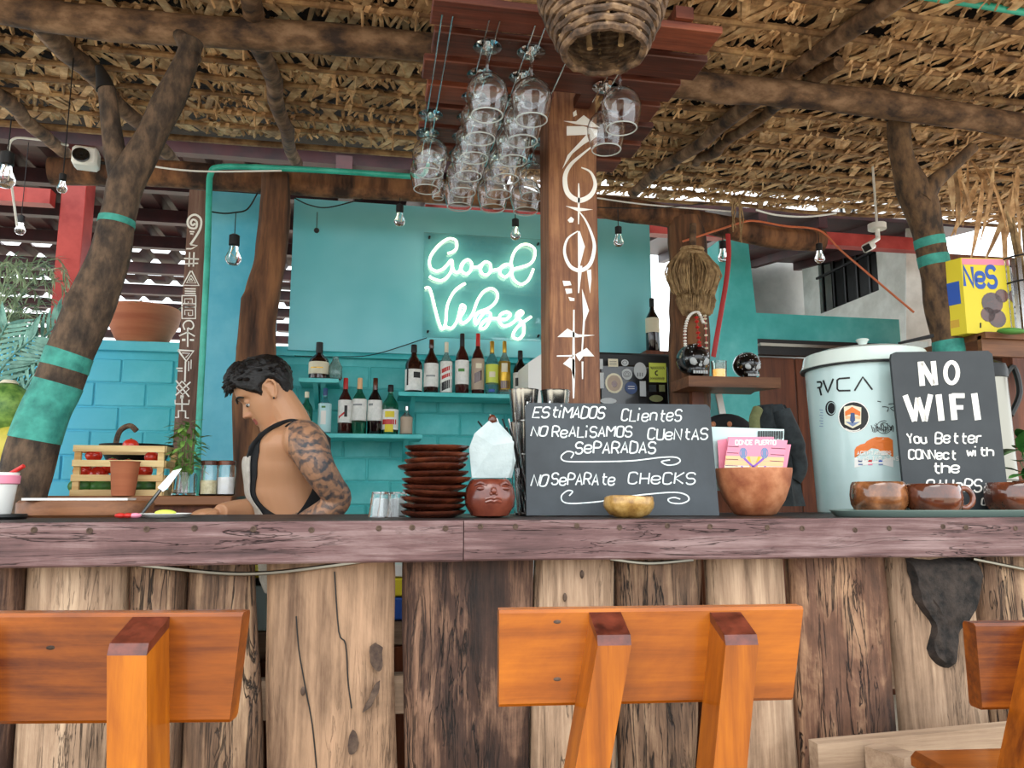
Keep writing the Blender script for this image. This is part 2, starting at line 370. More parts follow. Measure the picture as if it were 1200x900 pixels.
# ---------------------------------------------------------------- handwriting
G = {'A': '002640|1232', 'B': '0006364544330 3|3342413000'.replace(' ', ''), 'C': '4536160501103041', 'D': '00062645412000', 'E': '46060040|0333', 'F': '460600|0333',
     'G': '4536160501103041433323', 'H': '0006|4046|0343', 'I': '2026', 'J': '4641301001', 'K': '0006|460340', 'L': '060040', 'M': '0006234640', 'N': '00064046', 'O': '160501103041453616',
     'P': '00063645443303', 'R': '00063645443303|2340', 'S': '453616050413334241301001', 'T': '0646|2620', 'U': '060110304146', 'V': '062046', 'W': '0610243046', 'Y': '062346|2320', 'Z': '06460040',
     'e': '0232433414030110304 1'.replace(' ', ''), 't': '26213040|1444', 'h': '0006|0314344340', 'i': '2024|2627', 'o': '140301103041433414', 'u': '0401103041|4440', 'w': '0410233044', 'n': '0004|0314344340',
     'c': '433414030110304 1'.replace(' ', ''), 'a': '4434140301103041|4440', 'r': '0004|031434', 's': '4434140313334241301 0'.replace(' ', '')[:18]}
def text(b, s, u, v, h, mp, wd, cw=.62, gap=.22, slant=.12, jit=.05, th=.0008):
    """stroke lettering: s from (u, v) baseline, height h"""
    R = random.Random(len(s)*31+int(h*9999))
    for ch in s:
        if ch == ' ': u += h*(cw*.6+gap); continue
        w0 = h*cw*(.3 if ch in 'Ii' else 1.25 if ch in 'MW' else 1)
        dy = R.uniform(-jit, jit)*h
        for st in G[ch].split('|'):
            P = []
            for i in range(0, len(st)-1, 2):
                x = int(st[i])/4; y = int(st[i+1])/6
                P.append((u+w0*(x if ch not in 'Ii' else 0)+slant*h*y, v+dy+h*y))
            if len(P) > 4: P = spline(P, 3)
            if len(P) > 1: b.ribbon(P, wd, mp, th)
        u += w0+h*gap
    return u
def plane_map(o, ux, uy):
    n = ux.cross(uy).normalized()
    return lambda u, v, h: o+ux*u+uy*v+n*h
# ================================================================ STRUCTURE
b = B(); b.box((0.5, 4, -.05), (40, 44, .1)); struct('floor', b, 'floor')
# ---- painted block wall behind the bar
YW = 4.25
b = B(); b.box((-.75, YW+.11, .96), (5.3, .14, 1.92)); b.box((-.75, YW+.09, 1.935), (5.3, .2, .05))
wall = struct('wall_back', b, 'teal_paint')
bl = []
for i in range(6):
    q = B(); R = random.Random(i)
    q.box((0, 0, 0), (.249+R.uniform(-.006, .003), .05, .121+R.uniform(-.004, .002)), bev=.005)
    bl.append(q)
bm_mesh = {}
kk = 0
for r in range(8):
    z = 1.87-.062-r*.127
    for c in range(21):
        x = -3.2+c*.255+(r % 2)*.127
        if x > 1.75: continue
        blue = x < -1.22
        key = (kk*7 % 6, blue); p = V((x, YW+.057+random.uniform(-.003, .002), z))
        if key not in bm_mesh:
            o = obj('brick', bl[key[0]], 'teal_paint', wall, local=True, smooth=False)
            bm_mesh[key] = o
        else:
            o = bm_mesh[key].copy(); COL.objects.link(o)
        o.location = p-WM[wall.name].translation; kk += 1
# tall painted pier left of the trunk column and right of it
b = B(); p = PY(246, 232, 4.2); q = PY(302, 600, 4.2); b.box(((p.x+q.x)/2, 4.16, 1.38), (abs(q.x-p.x)+.1, .1, 2.76)); struct('wall_left', b, 'blue_paint')
# right pier, lintel
b = B(); pts = [PY(842, 282, 4.1), PY(876, 276, 4.1), PY(886, 365, 4.1), PY(889, 470, 4.1), PY(838, 480, 4.1)]
pts = pts[:3]+[V((pts[3].x, 4.1, .0)), V((pts[4].x-.02, 4.1, .0))]
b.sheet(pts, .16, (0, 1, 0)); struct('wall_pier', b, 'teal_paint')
p = PY(884, 366, 4.2); q = PY(1057, 404, 4.2)
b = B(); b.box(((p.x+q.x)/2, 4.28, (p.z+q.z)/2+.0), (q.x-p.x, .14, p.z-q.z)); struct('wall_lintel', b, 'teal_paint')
b = B(); b.box(((p.x+q.x)/2, 4.20, q.z-.02), (q.x-p.x, .06, .03)); b.box(((p.x+q.x)/2, 4.19, q.z-.075), (q.x-p.x, .05, .05)); struct('trim_1', b, 'black')
b = B(); b.box(((p.x+q.x)/2, 4.17, q.z-.043), (q.x-p.x, .05, .018)); struct('trim_2', b, 'steel_soft')
# wooden double door
x0 = PY(892, 500, 4.25).x; x1 = PY(1062, 500, 4.25).x; zt = q.z-.1
for k in range(4):
    w_ = (x1-x0)/4; b = B(); b.box((x0+w_*(k+.5), 4.27, zt/2), (w_-.006, .04, zt), bev=.004)
    o = struct('door_%d' % (k+1), b, 'brown_wood')
# ---- neon backing board: smooth turquoise sheet on the wall
p0 = PY(345, 232, 4.18); p1 = PY(761, 262, 4.18)
b = B(); b.box(((p0.x+p1.x)/2, 4.19, (1.93+2.78)/2), (p1.x-p0.x, .02, .85)); tb = obj('painted_board', b, 'teal_board')
tag(tb, 'large smooth turquoise board on the back wall behind the glowing lettering', 'board')
mp = lambda u, v, h: V((u, 4.18-h, v))
# two support studs holding it up
for x in (p0.x+.12, p1.x-.1):
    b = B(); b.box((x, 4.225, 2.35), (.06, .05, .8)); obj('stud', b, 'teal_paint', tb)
# ---- neon sign
sign = thing('neon_sign', 'glowing white neon script sign reading Good Vibes', 'sign', (PY(563, 400, 4.16).x, 4.16, PY(563, 400, 4.16).z))
def tr(pts, s=6.43, ox=485, oy=265, y=4.14): return [PY(ox+x/s, oy+yy/s, y) for x, yy in pts]
NEON = [
 [(255,205),(290,195),(322,165),(318,110),(270,93),(215,120),(155,180),(120,245),(125,310),(165,338),(215,325),(255,285),(282,255),(292,285),(282,335),(250,385),(205,410),(150,398),(118,378)],
 [(285,265),(295,320),(320,350),(350,330),(370,280),(405,252),(435,280),(430,330),(400,358),(365,345),(355,300),(380,262)],
 [(435,310),(480,308),(510,290),(540,268),(575,285),(580,330),(555,365),(520,362),(502,325),(515,285)],
 [(582,335),(640,322),(700,290),(735,295)],
 [(735,292),(690,288),(655,315),(652,360),(685,383),(720,360),(742,320)],
 [(745,330),(735,265),(760,190),(805,145),(860,138),(908,170),(910,230),(880,280),(820,305),(752,325),(738,360),(760,410),(805,437),(855,415),(885,365),(900,322)],
 [(85,468),(112,463),(132,505),(160,620),(192,735),(215,775),(240,725),(252,600),(295,505),(345,455),(388,432)],
 [(215,775),(240,760)], [(238,755),(285,768),(325,715),(345,640),(358,595),(385,605),(375,645),(350,690),(362,730),(405,712),(450,650)],
 [(447,655),(480,560),(530,490),(590,470),(630,510),(617,570),(560,620),(485,650),(460,700),(472,738),(500,690),(535,648),(578,660),(570,715),(535,768),(502,765),(520,725),(570,695),(640,698)],
 [(640,700),(695,700),(728,668),(700,645),(655,665),(642,710),(675,750),(735,735),(785,690),(822,655),(805,638),(775,662),(795,700),(830,745),(825,815),(785,853),(748,828),(765,780),(815,730),(885,682)]]
for st in NEON:
    P = spline(tr(st), 5); b = B(); b.tube(P, .0066, n=8)
    obj('neon_tube', b, 'neon', sign)
a = PY(497, 272, 4.165); c = PY(637, 400, 4.165)
b = B(); b.box(((a.x+c.x)/2, 4.168, (a.z+c.z)/2), (c.x-a.x, .006, a.z-c.z))
mat('acrylic', '#f4ffff', rough=.0, trans=1)
obj('clear_panel', b, 'acrylic', sign)
for x in (a.x+.03, c.x-.03):
    for z in (a.z-.03, c.z+.03):
        b = B(); b.lathe([(.006, 0), (.006, .03), (.003, .034)], (x, 4.178, z), 10, axis=(0, -1, 0)); obj('standoff', b, 'dark_metal', sign)
# ================================================================ PALM ROOF
SL = .10
def roofz(y): return 2.80+SL*(y-2.5)
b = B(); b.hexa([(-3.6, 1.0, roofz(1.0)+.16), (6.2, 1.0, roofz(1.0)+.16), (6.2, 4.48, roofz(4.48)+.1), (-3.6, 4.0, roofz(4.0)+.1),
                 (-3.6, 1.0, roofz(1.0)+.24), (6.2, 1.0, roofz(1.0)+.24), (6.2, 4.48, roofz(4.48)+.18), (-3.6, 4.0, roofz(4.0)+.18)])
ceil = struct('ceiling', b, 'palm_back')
def leaf(q, o, d, up, L, wd, curl, fold):
    """a folded leaflet strip from o along d, V-shaped across"""
    s = d.cross(up).normalized(); P = []
    n = 3
    for i in range(n+1):
        t = i/n; c = o+d*(L*t)-up*(curl*t*t*L); ww = wd*(1-.22*t*t)
        P += [c-s*ww/2, c-up*fold*ww, c+s*ww/2]
    f = []
    for i in range(n):
        for j in range(2):
            k = i*3+j; f.append((k, k+1, k+4, k+3))
    q.add(P, f)
def frond(seed, wide):
    R = random.Random(seed); q = B(); up = V((0, 0, 1))
    # broad flat strips laid slantwise from batten to batten
    a0 = R.choice((-.62, -.5, -.35, .3, .55))
    for k in range(3 if wide else 2):
        a = a0+R.uniform(-.12, .12); d = V((math.sin(a), math.cos(a), SL+R.uniform(-.05, .03)))
        leaf(q, V((-.035+.035*k+R.uniform(-.01, .01), R.uniform(-.02, .0), .004+R.uniform(-.01, .006))), d.normalized(), up, R.uniform(.17, .22), R.uniform(.024, .036), R.uniform(-.03, .04), R.uniform(.0, .10))
    # a pleated fan, its leaflets radiating from the stalk
    a1 = -a0*.6+R.uniform(-.2, .2); xo = R.uniform(-.03, .03)
    for k in range(7):
        a = a1+(k-3)*.17; d = V((math.sin(a), math.cos(a), SL+.05+R.uniform(-.02, .02)))
        leaf(q, V((xo+(k-3)*.003, -.01, .012)), d.normalized(), up, R.uniform(.13, .18), R.uniform(.016, .022), R.uniform(-.1, .12), R.uniform(.35, .7))
    # loops tying the leaf base round the batten
    for k in range(2):
        x = R.uniform(-.045, .045); y0 = R.uniform(-.003, .006)
        P = [V((x+.010*math.sin(t), y0+.019*math.cos(t), .0+.019*math.sin(t))) for t in [i*math.pi/4-.6-math.pi*.75 for i in range(7)]]
        w_ = R.uniform(.005, .010); n = len(P)
        q.add([p+V((-w_, 0, 0)) for p in P]+[p+V((w_, .004, 0)) for p in P], [(i, i+1, n+i+1, n+i) for i in range(n-1)])
        if R.random() < .5: d = V((R.uniform(-.6, .6), R.choice((-1, 1)), -.3)).normalized(); leaf(q, V((x, y0-.01, -.018)), d, up, R.uniform(.03, .06), w_*1.3, .3, .3)
    return q
rows = [1.25+.17*i for i in range(21)]
cells = []
for ri, y in enumerate(rows):
    xe = 6.0
    x = -3.3+(ri % 2)*.05
    while x < xe:
        ylim = 3.80+max(0, min((x-.2)*.5, .62))
        if y < ylim-.12: cells.append((x+random.uniform(-.015, .015), y))
        x += .105
def vis(x, y):
    u, v, d = proj(V((x, y, roofz(y)))); return -20 < u < 1220 and -25 < v < 400
cv = sorted([c for c in cells if vis(*c)], key=lambda c: V((c[0], c[1], roofz(c[1])-1.15)).length)
big = cv[:300]; bs = set(big); rest = [c for c in cells if c not in bs and -3 < c[0] < 5.6]
NV = 12; FM = [frond(100+i, i % 2) for i in range(NV)]; FO = [None]*NV
ic = WM[ceil.name].translation
for i, (x, y) in enumerate(big):
    k = (i*7) % NV; loc = V((x, y, roofz(y)))-ic
    if FO[k] is None: o = FO[k] = obj('palm_leaf', FM[k], 'palm', ceil, local=True, smooth=False)
    else: o = FO[k].copy(); COL.objects.link(o)
    o.location = loc; o.rotation_euler = (math.atan(SL)*.0, 0, random.uniform(-.25, .25))
for part in range(6):
    b = B(); 
    for (x, y) in rest[part::6]:
        src = FM[random.randrange(NV)]; rt = Matrix.Rotation(random.uniform(-.3, .3), 3, 'Z')
        b.add([rt @ p+V((x, y, roofz(y))) for p in src.v], src.f)
    o = obj('palm_thatch', b, 'palm', ceil, smooth=False); o['kind'] = 'stuff'
for ri, y in enumerate(rows):
    if y > 4.42: continue
    x0, x1 = (-3.4, 6.1) if y < 3.75 else (.8, 6.1)
    P = [V((x0+(x1-x0)*t/14, y+.012*math.sin(t*1.7+ri), roofz(y)-.004+.006*math.sin(t*2.3+ri*2))) for t in range(15)]
    b = B(); b.tube(P, .0125, n=7, nz=.25, nf=9); obj('batten', b, 'batten', ceil)
for y in (3.84,):
    b = B(); b.tube([V((-3.4, y, roofz(y)-.01)), V((-1, y+.01, roofz(y)-.01)), V((1.2, y, roofz(y)-.0))], .016, n=7, nz=.2); obj('batten', b, 'batten', ceil)
# rafters running front to back
def rafter(px0, py0, px1, py1, y0, y1, r, zo=.05):
    a = PY(px0, py0, y0); c = PY(px1, py1, y1)
    P = [a.lerp(c, t/10)+V((.012*math.sin(t*1.9+px0), 0, .010*math.cos(t*1.3+px0))) for t in range(-5, 11)]
    P = [V((p.x, p.y, roofz(p.y)-zo-r*.4)) for p in P]
    b = B(); b.tube(P, [r*(1.1-.02*i) for i in range(len(P))], n=10, nz=.2, nf=7); obj('rafter', b, 'pole', ceil)
def raft_px(px0, py0, px1, py1, r):
    # points on the underside of the thatch seen through these pixels
    def hit(px, py):
        rr = ray(px, py); t = (2.80-.25-.05-CAM.z)/(rr.z-SL*rr.y); return CAM+rr*t
    a = hit(px0, py0); c = hit(px1, py1); P = []
    for t in range(-6, 11):
        p = a.lerp(c, t/10)+V((.010*math.sin(t*1.9+px0), 0, 0)); P.append(V((p.x, p.y, roofz(p.y)-.05+.008*math.cos(t*1.3+px0))))
    b = B(); b.tube(P, [r*(1.12-.015*i) for i in range(len(P))], n=10, nz=.2, nf=7); obj('rafter', b, 'pole', ceil)
raft_px(60, 40, 205, 190, .037); raft_px(290, -5, 346, 192, .034); raft_px(-30, 85, 78, 182, .034)
raft_px(1045, -2, 740, 226, .032); raft_px(905, 128, 815, 192, .026)
# ---- the two big log beams
def log(name, pix, y, r, m, label, nz=.16):
    P = []
    for t in spline([(a, c) for a, c in pix], 6): P.append(PY(t[0], t[1], y))
    n = len(P); rr = r if isinstance(r, list) else [r]*n
    if len(rr) != n: rr = [rr[0]+(rr[-1]-rr[0])*i/(n-1) for i in range(n)]
    b = B(); b.tube(P, rr, n=18, nz=nz, nf=5); o = obj(name, b, m); return tag(o, label, 'beam')
log('roof_beam', [(-160, -22), (0, 8), (110, 26), (225, 36), (400, 46), (520, 58), (700, 85), (830, 103), (900, 108), (1000, 118), (1100, 132), (1210, 150), (1330, 170)], 2.52, [.052, .05], 'pole', 'long thick log beam crossing the whole front of the palm roof')
log('roof_beam', [(60, 200), (140, 202), (210, 205), (320, 212), (480, 222), (620, 232), (760, 250), (830, 262), (905, 278), (963, 282)], 3.62, [.062, .058], 'column_bark', 'dark bark log beam along the back, carried by the trunk columns')
# ---- trunk columns at the back
def column(name, pix, radii, y, m, label, cat='tree trunk', floor=True, nz=.22):
    K = 6; q = spline([(a, c, r) for (a, c), r in zip(pix, radii)], K)
    P = [PY(a, c, y) for a, c, r in q]; R_ = [r for a, c, r in q]
    if floor and P[0].z > 0:
        d = (P[0]-P[3]).normalized(); 
        if d.z < -.2:
            e = P[0]+d*(P[0].z/-d.z); nn = max(4, int((P[0]-e).length/.08))
            P = [e.lerp(P[0], i/nn) for i in range(nn)]+P; R_ = [R_[0]*1.05]*nn+R_
    b = B(); b.tube(P, R_, n=26, nz=nz, nf=6)
    return P, R_, b
P, R_, b = column('trunk_column', [(300, 600), (300, 500), (302, 410), (308, 345), (319, 290), (322, 205)], [.092, .092, .086, .078, .070, .066], 3.55, 'column_bark', '')
for i in range(len(P)):   # hollow bulge on the left side below mid height
    pass
b.tube([PY(292, 600, 3.5), PY(289, 470, 3.5), PY(290, 400, 3.5), PY(294, 352, 3.5), PY(306, 318, 3.52)], [.062, .056, .046, .040, .018], n=16, nz=.3, nf=7)
o = obj('trunk_column', b, 'column_bark'); tag(o, 'rough brown tree trunk column standing directly behind the bartender', 'tree trunk')
P, R_, b = column('trunk_column', [(805, 600), (808, 480), (808, 380), (806, 300), (800, 258)], [.1, .1, .1, .095, .085], 3.62, 'column_bark', '')
o = obj('trunk_column', b, 'column_bark'); tag(o, 'dark tree trunk column behind the hanging straw brooms', 'tree trunk')
# ---- forked tree on the left, with painted bands
LT = [(20, 614), (34, 550), (52, 487), (66, 455), (79, 420), (98, 378), (129, 300), (141, 250), (149, 212), (172, 172), (192, 130), (214, 80), (226, 48)]
LR = [.056, .064, .067, .067, .066, .066, .056, .051, .054, .047, .044, .041, .036]
P, R_, b = column('forked_tree', LT, LR, 2.47, 'trunk', '')
b.tube([PY(146, 235, 2.47), PY(141, 208, 2.47), PY(135, 180, 2.46), PY(130, 145, 2.46), PY(125, 103, 2.46)], [.036, .036, .031, .028, .026], n=16, nz=.2)
b.tube([PY(225, 70, 2.47), PY(218, 52, 2.47), PY(208, 38, 2.5)], [.035, .03, .02], n=10, nz=.2)
b.ball(PY(92, 357, 2.44), .042, sc=(1, .9, 1.2))
lt = obj('forked_tree', b, 'trunk'); tag(lt, 'leaning forked tree trunk with turquoise painted bands beside the left end of the counter', 'tree trunk')
def band(tree, P, R_, i0, i1, m='teal_band', k=1.012):
    b = B(); b.tube(P[i0:i1+1], [r*k+.001 for r in R_[i0:i1+1]], n=26, nz=.22, nf=6); obj('painted_band', b, m, tree)
def near(P, px, py): 
    return min(range(len(P)), key=lambda i: (proj(P[i])[0]-px)**2+(proj(P[i])[1]-py)**2)
band(lt, P, R_, near(P, 43, 518), near(P, 68, 452)); i = near(P, 76, 432); band(lt, P, R_, i, near(P, 81, 415))
i = near(P, 138, 268); band(lt, P, R_, i, i+1)
b = B(); b.tube([PY(124, 105, 2.46), PY(121, 92, 2.46), PY(116, 78, 2.46)], [.029, .022, .012], n=12); obj('tape_wrap', b, 'black', lt)
# ---- right tree
RTp = [(1140, 620), (1126, 500), (1112, 415), (1105, 375), (1093, 300), (1079, 245), (1066, 215), (1057, 185), (1053, 142)]
RR = [.058, .058, .058, .057, .055, .062, .060, .046, .043]
P, R_, b = column('propped_tree', RTp, RR, 2.62, 'trunk_right', '')
b.tube([PY(1078, 235, 2.6), PY(1096, 212, 2.58), PY(1118, 194, 2.56), PY(1141, 172, 2.54)], [.05, .03, .023, .022], n=12, nz=.2)
rt_ = obj('tree_trunk', b, 'trunk_right'); tag(rt_, 'upright tree trunk with two thin turquoise rings behind the no wifi board', 'tree trunk')
band(rt_, P, R_, near(P, 1125, 485), near(P, 1109, 400)); i = near(P, 1094, 303); band(rt_, P, R_, i-1, i); i = near(P, 1089, 281); band(rt_, P, R_, i-1, i)
# ---- big square post with painted glyphs
post_y = 2.3
pa = PY(645, 470, post_y); pb_ = PY(704, 470, post_y)
pw = pb_.x-pa.x; pcx = (pa.x+pb_.x)/2
b = B(); b.box((pcx, post_y+.065, 1.36), (pw, .13, 2.72), bev=.004)
post = obj('square_post', b, 'post_wood'); tag(post, 'square brown timber post with large white painted symbols rising beside the hanging glasses', 'post')
def fill(pts, s, ox, oy, y): return [PY(ox+a/s, oy+c/s, y) for a, c in pts]
gp = B()
def gf(pts, s=5.0, ox=635, oy=120): gp.sheet(fill(pts, s, ox, oy, post_y-.0005), .0012, (0, -1, 0))
pm = lambda u, v, h: V((u, post_y-h-.0004, v))
def gs(pts, wd, s=5.0, ox=635, oy=120, k=5):
    P = [PY(ox+a/s, oy+c/s, post_y) for a, c in pts]
    if k: P = spline(P, k)
    n = len(P)
    ws = wd if not isinstance(wd, list) else [wd[0]+(wd[1]-wd[0])*math.sin(math.pi*i/(n-1)) for i in range(n)]
    gp.ribbon([(p.x, p.z) for p in P], ws, pm, .0014)
gf([(128, 110), (200, 112), (245, 75), (335, 145), (200, 128)]); gf([(182, 60), (200, 45), (205, 75), (185, 85)])
gf([(145, 140), (240, 140), (320, 158), (318, 200), (240, 250), (180, 300), (120, 390), (150, 310), (215, 240), (260, 190), (145, 195)])
gs([(312, 245), (230, 310), (165, 370), (135, 440), (150, 530), (215, 575), (285, 545), (312, 480), (285, 410), (230, 382)], [.003, .017])
gs([(215, 475), (216, 560), (214, 715)], [.003, .007]); gf([(140, 608), (215, 618), (298, 628), (215, 640)])
gs([(218, 640), (260, 700), (300, 800), (305, 870), (280, 950), (225, 985), (165, 960), (132, 880), (150, 800), (210, 755)], [.003, .013])
gf([(170, 670), (188, 685), (182, 703), (162, 705), (150, 690)]); gf([(210, 755), (222, 755), (252, 845), (222, 960), (212, 960)])
def gf2(p): gf(p, 4.86, 635, 290)
gf2([(205, 105), (230, 105), (212, 260), (205, 260)]); gf2([(256, 130), (280, 125), (282, 180), (274, 262), (262, 180)])
gf2([(118, 190), (160, 192), (168, 215), (125, 220)]); gf2([(132, 235), (170, 235), (172, 260), (140, 265)]); gf2([(150, 282), (185, 290), (185, 305), (160, 305)])
gf2([(228, 235), (240, 270), (268, 360), (245, 420), (232, 600), (224, 600), (235, 400)]); gf2([(178, 355), (186, 355), (186, 560), (190, 700), (184, 860), (176, 860), (172, 720), (174, 560)])
gf2([(88, 510), (145, 462), (205, 495), (302, 500), (205, 512)]); gf2([(85, 615), (180, 612), (180, 622), (85, 622)]); gf2([(190, 610), (255, 572), (298, 620), (235, 620), (215, 648), (205, 635)])
gf2([(120, 662), (160, 625), (186, 640), (186, 760), (165, 690)]); gf2([(226, 650), (236, 650), (234, 750), (228, 750)])
obj('painted_symbols', gp, 'white_paint', post, smooth=False)
# ---- slim decorated post on the left
y2 = 3.45
A = PY(204, 500, y2); Bq = PY(222, 222, y2); wq = (PY(232, 500, y2)-A).x
b = B(); bot = A+(A-Bq)*(A.z/(Bq.z-A.z))
b.hexa([V((bot.x, y2, 0)), V((bot.x+wq, y2, 0)), V((bot.x+wq, y2+.05, 0)), V((bot.x, y2+.05, 0)), Bq, Bq+V((wq-.01, 0, 0)), Bq+V((wq-.01, .05, 0)), Bq+V((0, .05, 0))])
dp = obj('carved_post', b, 'post_old'); tag(dp, 'slim leaning dark plank with white tribal symbols beside the green pipe', 'post')
gp = B(); pm2 = lambda u, v, h: V((u, y2-h-.0004, v))
def g2(pts, w=.006, lower=False, k=0):
    s, oy = (6.0, 350) if lower else (6.2, 215)
    P = [PY(190+a/s, oy+c/s, y2) for a, c in pts]
    if k: P = spline(P, k)
    gp.ribbon([(p.x, p.z) for p in P], w, pm2, .0014)
g2([(240, 290), (222, 305), (208, 285), (225, 262), (252, 280), (245, 325), (200, 320), (185, 280), (205, 240), (245, 228), (282, 260), (280, 320), (250, 380), (205, 445)], .009, k=3)
g2([(200, 350), (235, 352)]); g2([(205, 365), (228, 368)]); g2([(205, 445), (255, 452), (215, 475)]); g2([(175, 475), (215, 475)])
for x in (200, 232): g2([(x, 500), (x-5, 605)])
g2([(160, 545), (268, 550)]); g2([(165, 585), (262, 580)]); g2([(208, 635), (150, 740), (268, 742), (215, 635)]); g2([(210, 665), (178, 722), (245, 724), (210, 665)], .004); g2([(210, 690), (198, 710), (222, 710), (210, 690)], .004)
for yy in (765, 782, 798): g2([(165, yy), (245, yy+2)], .005)
g2([(145, 895), (145, 815), (245, 815), (245, 895), (165, 900)]); g2([(165, 870), (165, 838), (220, 838), (220, 875), (190, 875), (190, 858)], .004)
for dy in (0,):
    g2([(140, 60), (140, 140), (235, 140), (235, 60), (160, 58)], lower=True); g2([(160, 115), (160, 80), (215, 82), (215, 118), (185, 118), (185, 98)], .004, True)
    g2([(140, 35), (235, 37)], lower=True)
g2([(160, 220), (148, 185), (170, 158), (205, 158), (222, 190), (205, 215), (180, 205)], lower=True, k=3); g2([(180, 205), (180, 340)], lower=True); g2([(120, 262), (180, 235), (230, 265)], lower=True); g2([(140, 290), (165, 290)], .01, True); g2([(195, 290), (225, 292)], .008, True)
g2([(112, 362), (222, 368), (170, 440), (112, 362)], .008, True); g2([(140, 382), (195, 385), (165, 415)], .004, True); g2([(165, 440), (160, 585)], lower=True); g2([(188, 440), (186, 510)], .004, True); g2([(205, 430), (203, 495)], .004, True); g2([(100, 490), (145, 490)], lower=True); g2([(110, 508), (145, 510)], .005, True)
g2([(98, 575), (190, 690)], lower=True); g2([(200, 585), (95, 680)], lower=True); g2([(140, 580), (190, 635), (145, 675), (100, 625), (140, 580)], .005, True)
g2([(92, 712), (92, 740), (188, 742), (190, 712)], lower=True); g2([(140, 690), (140, 785)], lower=True); g2([(128, 690), (152, 692)], .014, True); g2([(92, 835), (115, 835), (115, 788), (165, 790), (165, 838), (188, 840)], lower=True)
obj('painted_symbols', gp, 'white_paint', dp, smooth=False)
# ---- neighbouring red steel shed on the left
b = B(); p = PY(58, 400, 4.85); q = PY(88, 400, 4.85)
b.box(((p.x+q.x)/2, 4.9, 1.72), (q.x-p.x, .15, 3.44), bev=.004); o = obj('steel_post', b, 'red_paint'); tag(o, 'red painted square steel post behind the turquoise wall at left', 'post')
shed = thing('shed_roof', 'dark red corrugated tin roof on steel purlins beyond the turquoise wall at left', 'roof', (-3, 7, 3.3))
def tin(x0, x1, y0, y1, z, name='tin_sheet', pitch=.25, m='maroon_tin', slope=0):
    b = B(); n = int((x1-x0)/pitch); top = []; 
    for i in range(n+1):
        x = x0+i*pitch
        for dx, dz in ((0, 0), (pitch*.55, 0), (pitch*.68, .045), (pitch*.87, .045)): top.append((x+dx, dz))
    m_ = len(top); v = [V((x, y0, z+dz)) for x, dz in top]+[V((x, y1, z+dz+slope)) for x, dz in top]
    v += [p+V((0, 0, .004)) for p in v]
    f = [(i, i+1, m_+i+1, m_+i) for i in range(m_-1)]+[(2*m_+i+1, 2*m_+i, 3*m_+i, 3*m_+i+1) for i in range(m_-1)]
    b.add(v, f); return obj(name, b, m, shed, smooth=False)
tin(-9, .9, 4.5, 6.9, 3.34)
for k in range(5): y = 6.98+k*.75; tin(-9, .9, y+.28+.02*k, y+.62, 3.36)
for y in (4.75, 5.4, 6.05, 6.7, 7.5, 8.3, 9.1, 9.9, 10.7):
    b = B(); b.box((-4.0, y, 3.28), (9.8, .07, .1)); obj('purlin', b, 'maroon_tin', shed)
for x in (-6, -.2):
    b = B(); b.box((x, 7.7, 3.18), (.1, 6.2, .12)); obj('rafter', b, 'maroon_tin', shed)
b = B(); b.box((-6, 4.9, 1.6), (.12, .12, 3.2)); obj('post', b, 'red_paint', shed)
for x in (-6, -.2):
    b = B(); b.box((x, 10.7, 1.6), (.12, .12, 3.2)); obj('post', b, 'maroon_tin', shed)
# ---- white house on the right with barred window
XH = 3.85
hp = PX(1030, 340, XH); hq = PX(965, 368, XH)
def hx(px, py): return PX(px, py, XH)
yn, yf = hx(1088, 400).y, hx(950, 360).y+.1
b = B(); wy0, wy1 = hx(1030, 340).y, hx(962, 368).y; wz0 = hx(1030, 340).z; wz1 = wz0+.95
b.box((XH+.06, (yn+yf)/2, wz0/2), (.12, yf-yn, wz0)); b.box((XH+.06, (yn+wy0)/2, (wz0+3.4)/2), (.12, wy0-yn, 3.4-wz0)); b.box((XH+.06, (wy1+yf)/2, (wz0+3.4)/2), (.12, yf-wy1, 3.4-wz0)); b.box((XH+.06, (wy0+wy1)/2, (wz1+3.4)/2), (.12, wy1-wy0, 3.4-wz1))
struct('wall_right', b, 'white_wall')
b = B(); b.box((XH+.14, (wy0+wy1)/2, (wz0+wz1)/2), (.02, wy1-wy0+.3, wz1-wz0+.2)); wn = struct('window_1', b, 'black')
for k in range(5):
    b = B(); y = wy0+(wy1-wy0)*(k+.5)/5; b.box((XH-.01, y, (wz0+wz1)/2), (.02, .018, wz1-wz0)); obj('window_bar', b, 'dark_metal', wn)
for z in (.33, .7):
    b = B(); b.box((XH-.02, (wy0+wy1)/2, wz0+(wz1-wz0)*z), (.02, wy1-wy0, .018)); obj('window_bar', b, 'dark_metal', wn)
g = PY(884, 400, 6.15).x
b = B(); b.box(((g+XH)/2, 6.42, 1.7), (XH-g+.2, .12, 3.4)); struct('wall_far', b, 'grey_wall')
# red eaves over it
b = B(); b.hexa([(.2, 4.5, 3.02), (XH+.35, 4.5, 3.02), (XH+.35, 6.3, 3.3), (.2, 6.3, 3.3), (.2, 4.5, 3.05), (XH+.35, 4.5, 3.05), (XH+.35, 6.3, 3.33), (.2, 6.3, 3.33)])
ev = obj('red_eaves', b, 'maroon_tin'); tag(ev, 'dark red tin eaves in front of the white house at right', 'roof')
for k in range(9):
    x = .3+k*.44; b = B(); b.hexa([(x, 4.5, 2.95), (x+.06, 4.5, 2.95), (x+.06, 6.3, 3.23), (x, 6.3, 3.23), (x, 4.5, 3.02), (x+.06, 4.5, 3.02), (x+.06, 6.3, 3.3), (x, 6.3, 3.3)]); obj('rafter', b, 'maroon_tin', ev)
b = B(); b.box((2.1, 4.6, 2.9), (3.6, .08, .09)); obj('purlin', b, 'red_paint', ev)
b = B(); b.box((.3, 6.2, 1.48), (.1, .1, 2.95)); obj('post', b, 'maroon_tin', ev)
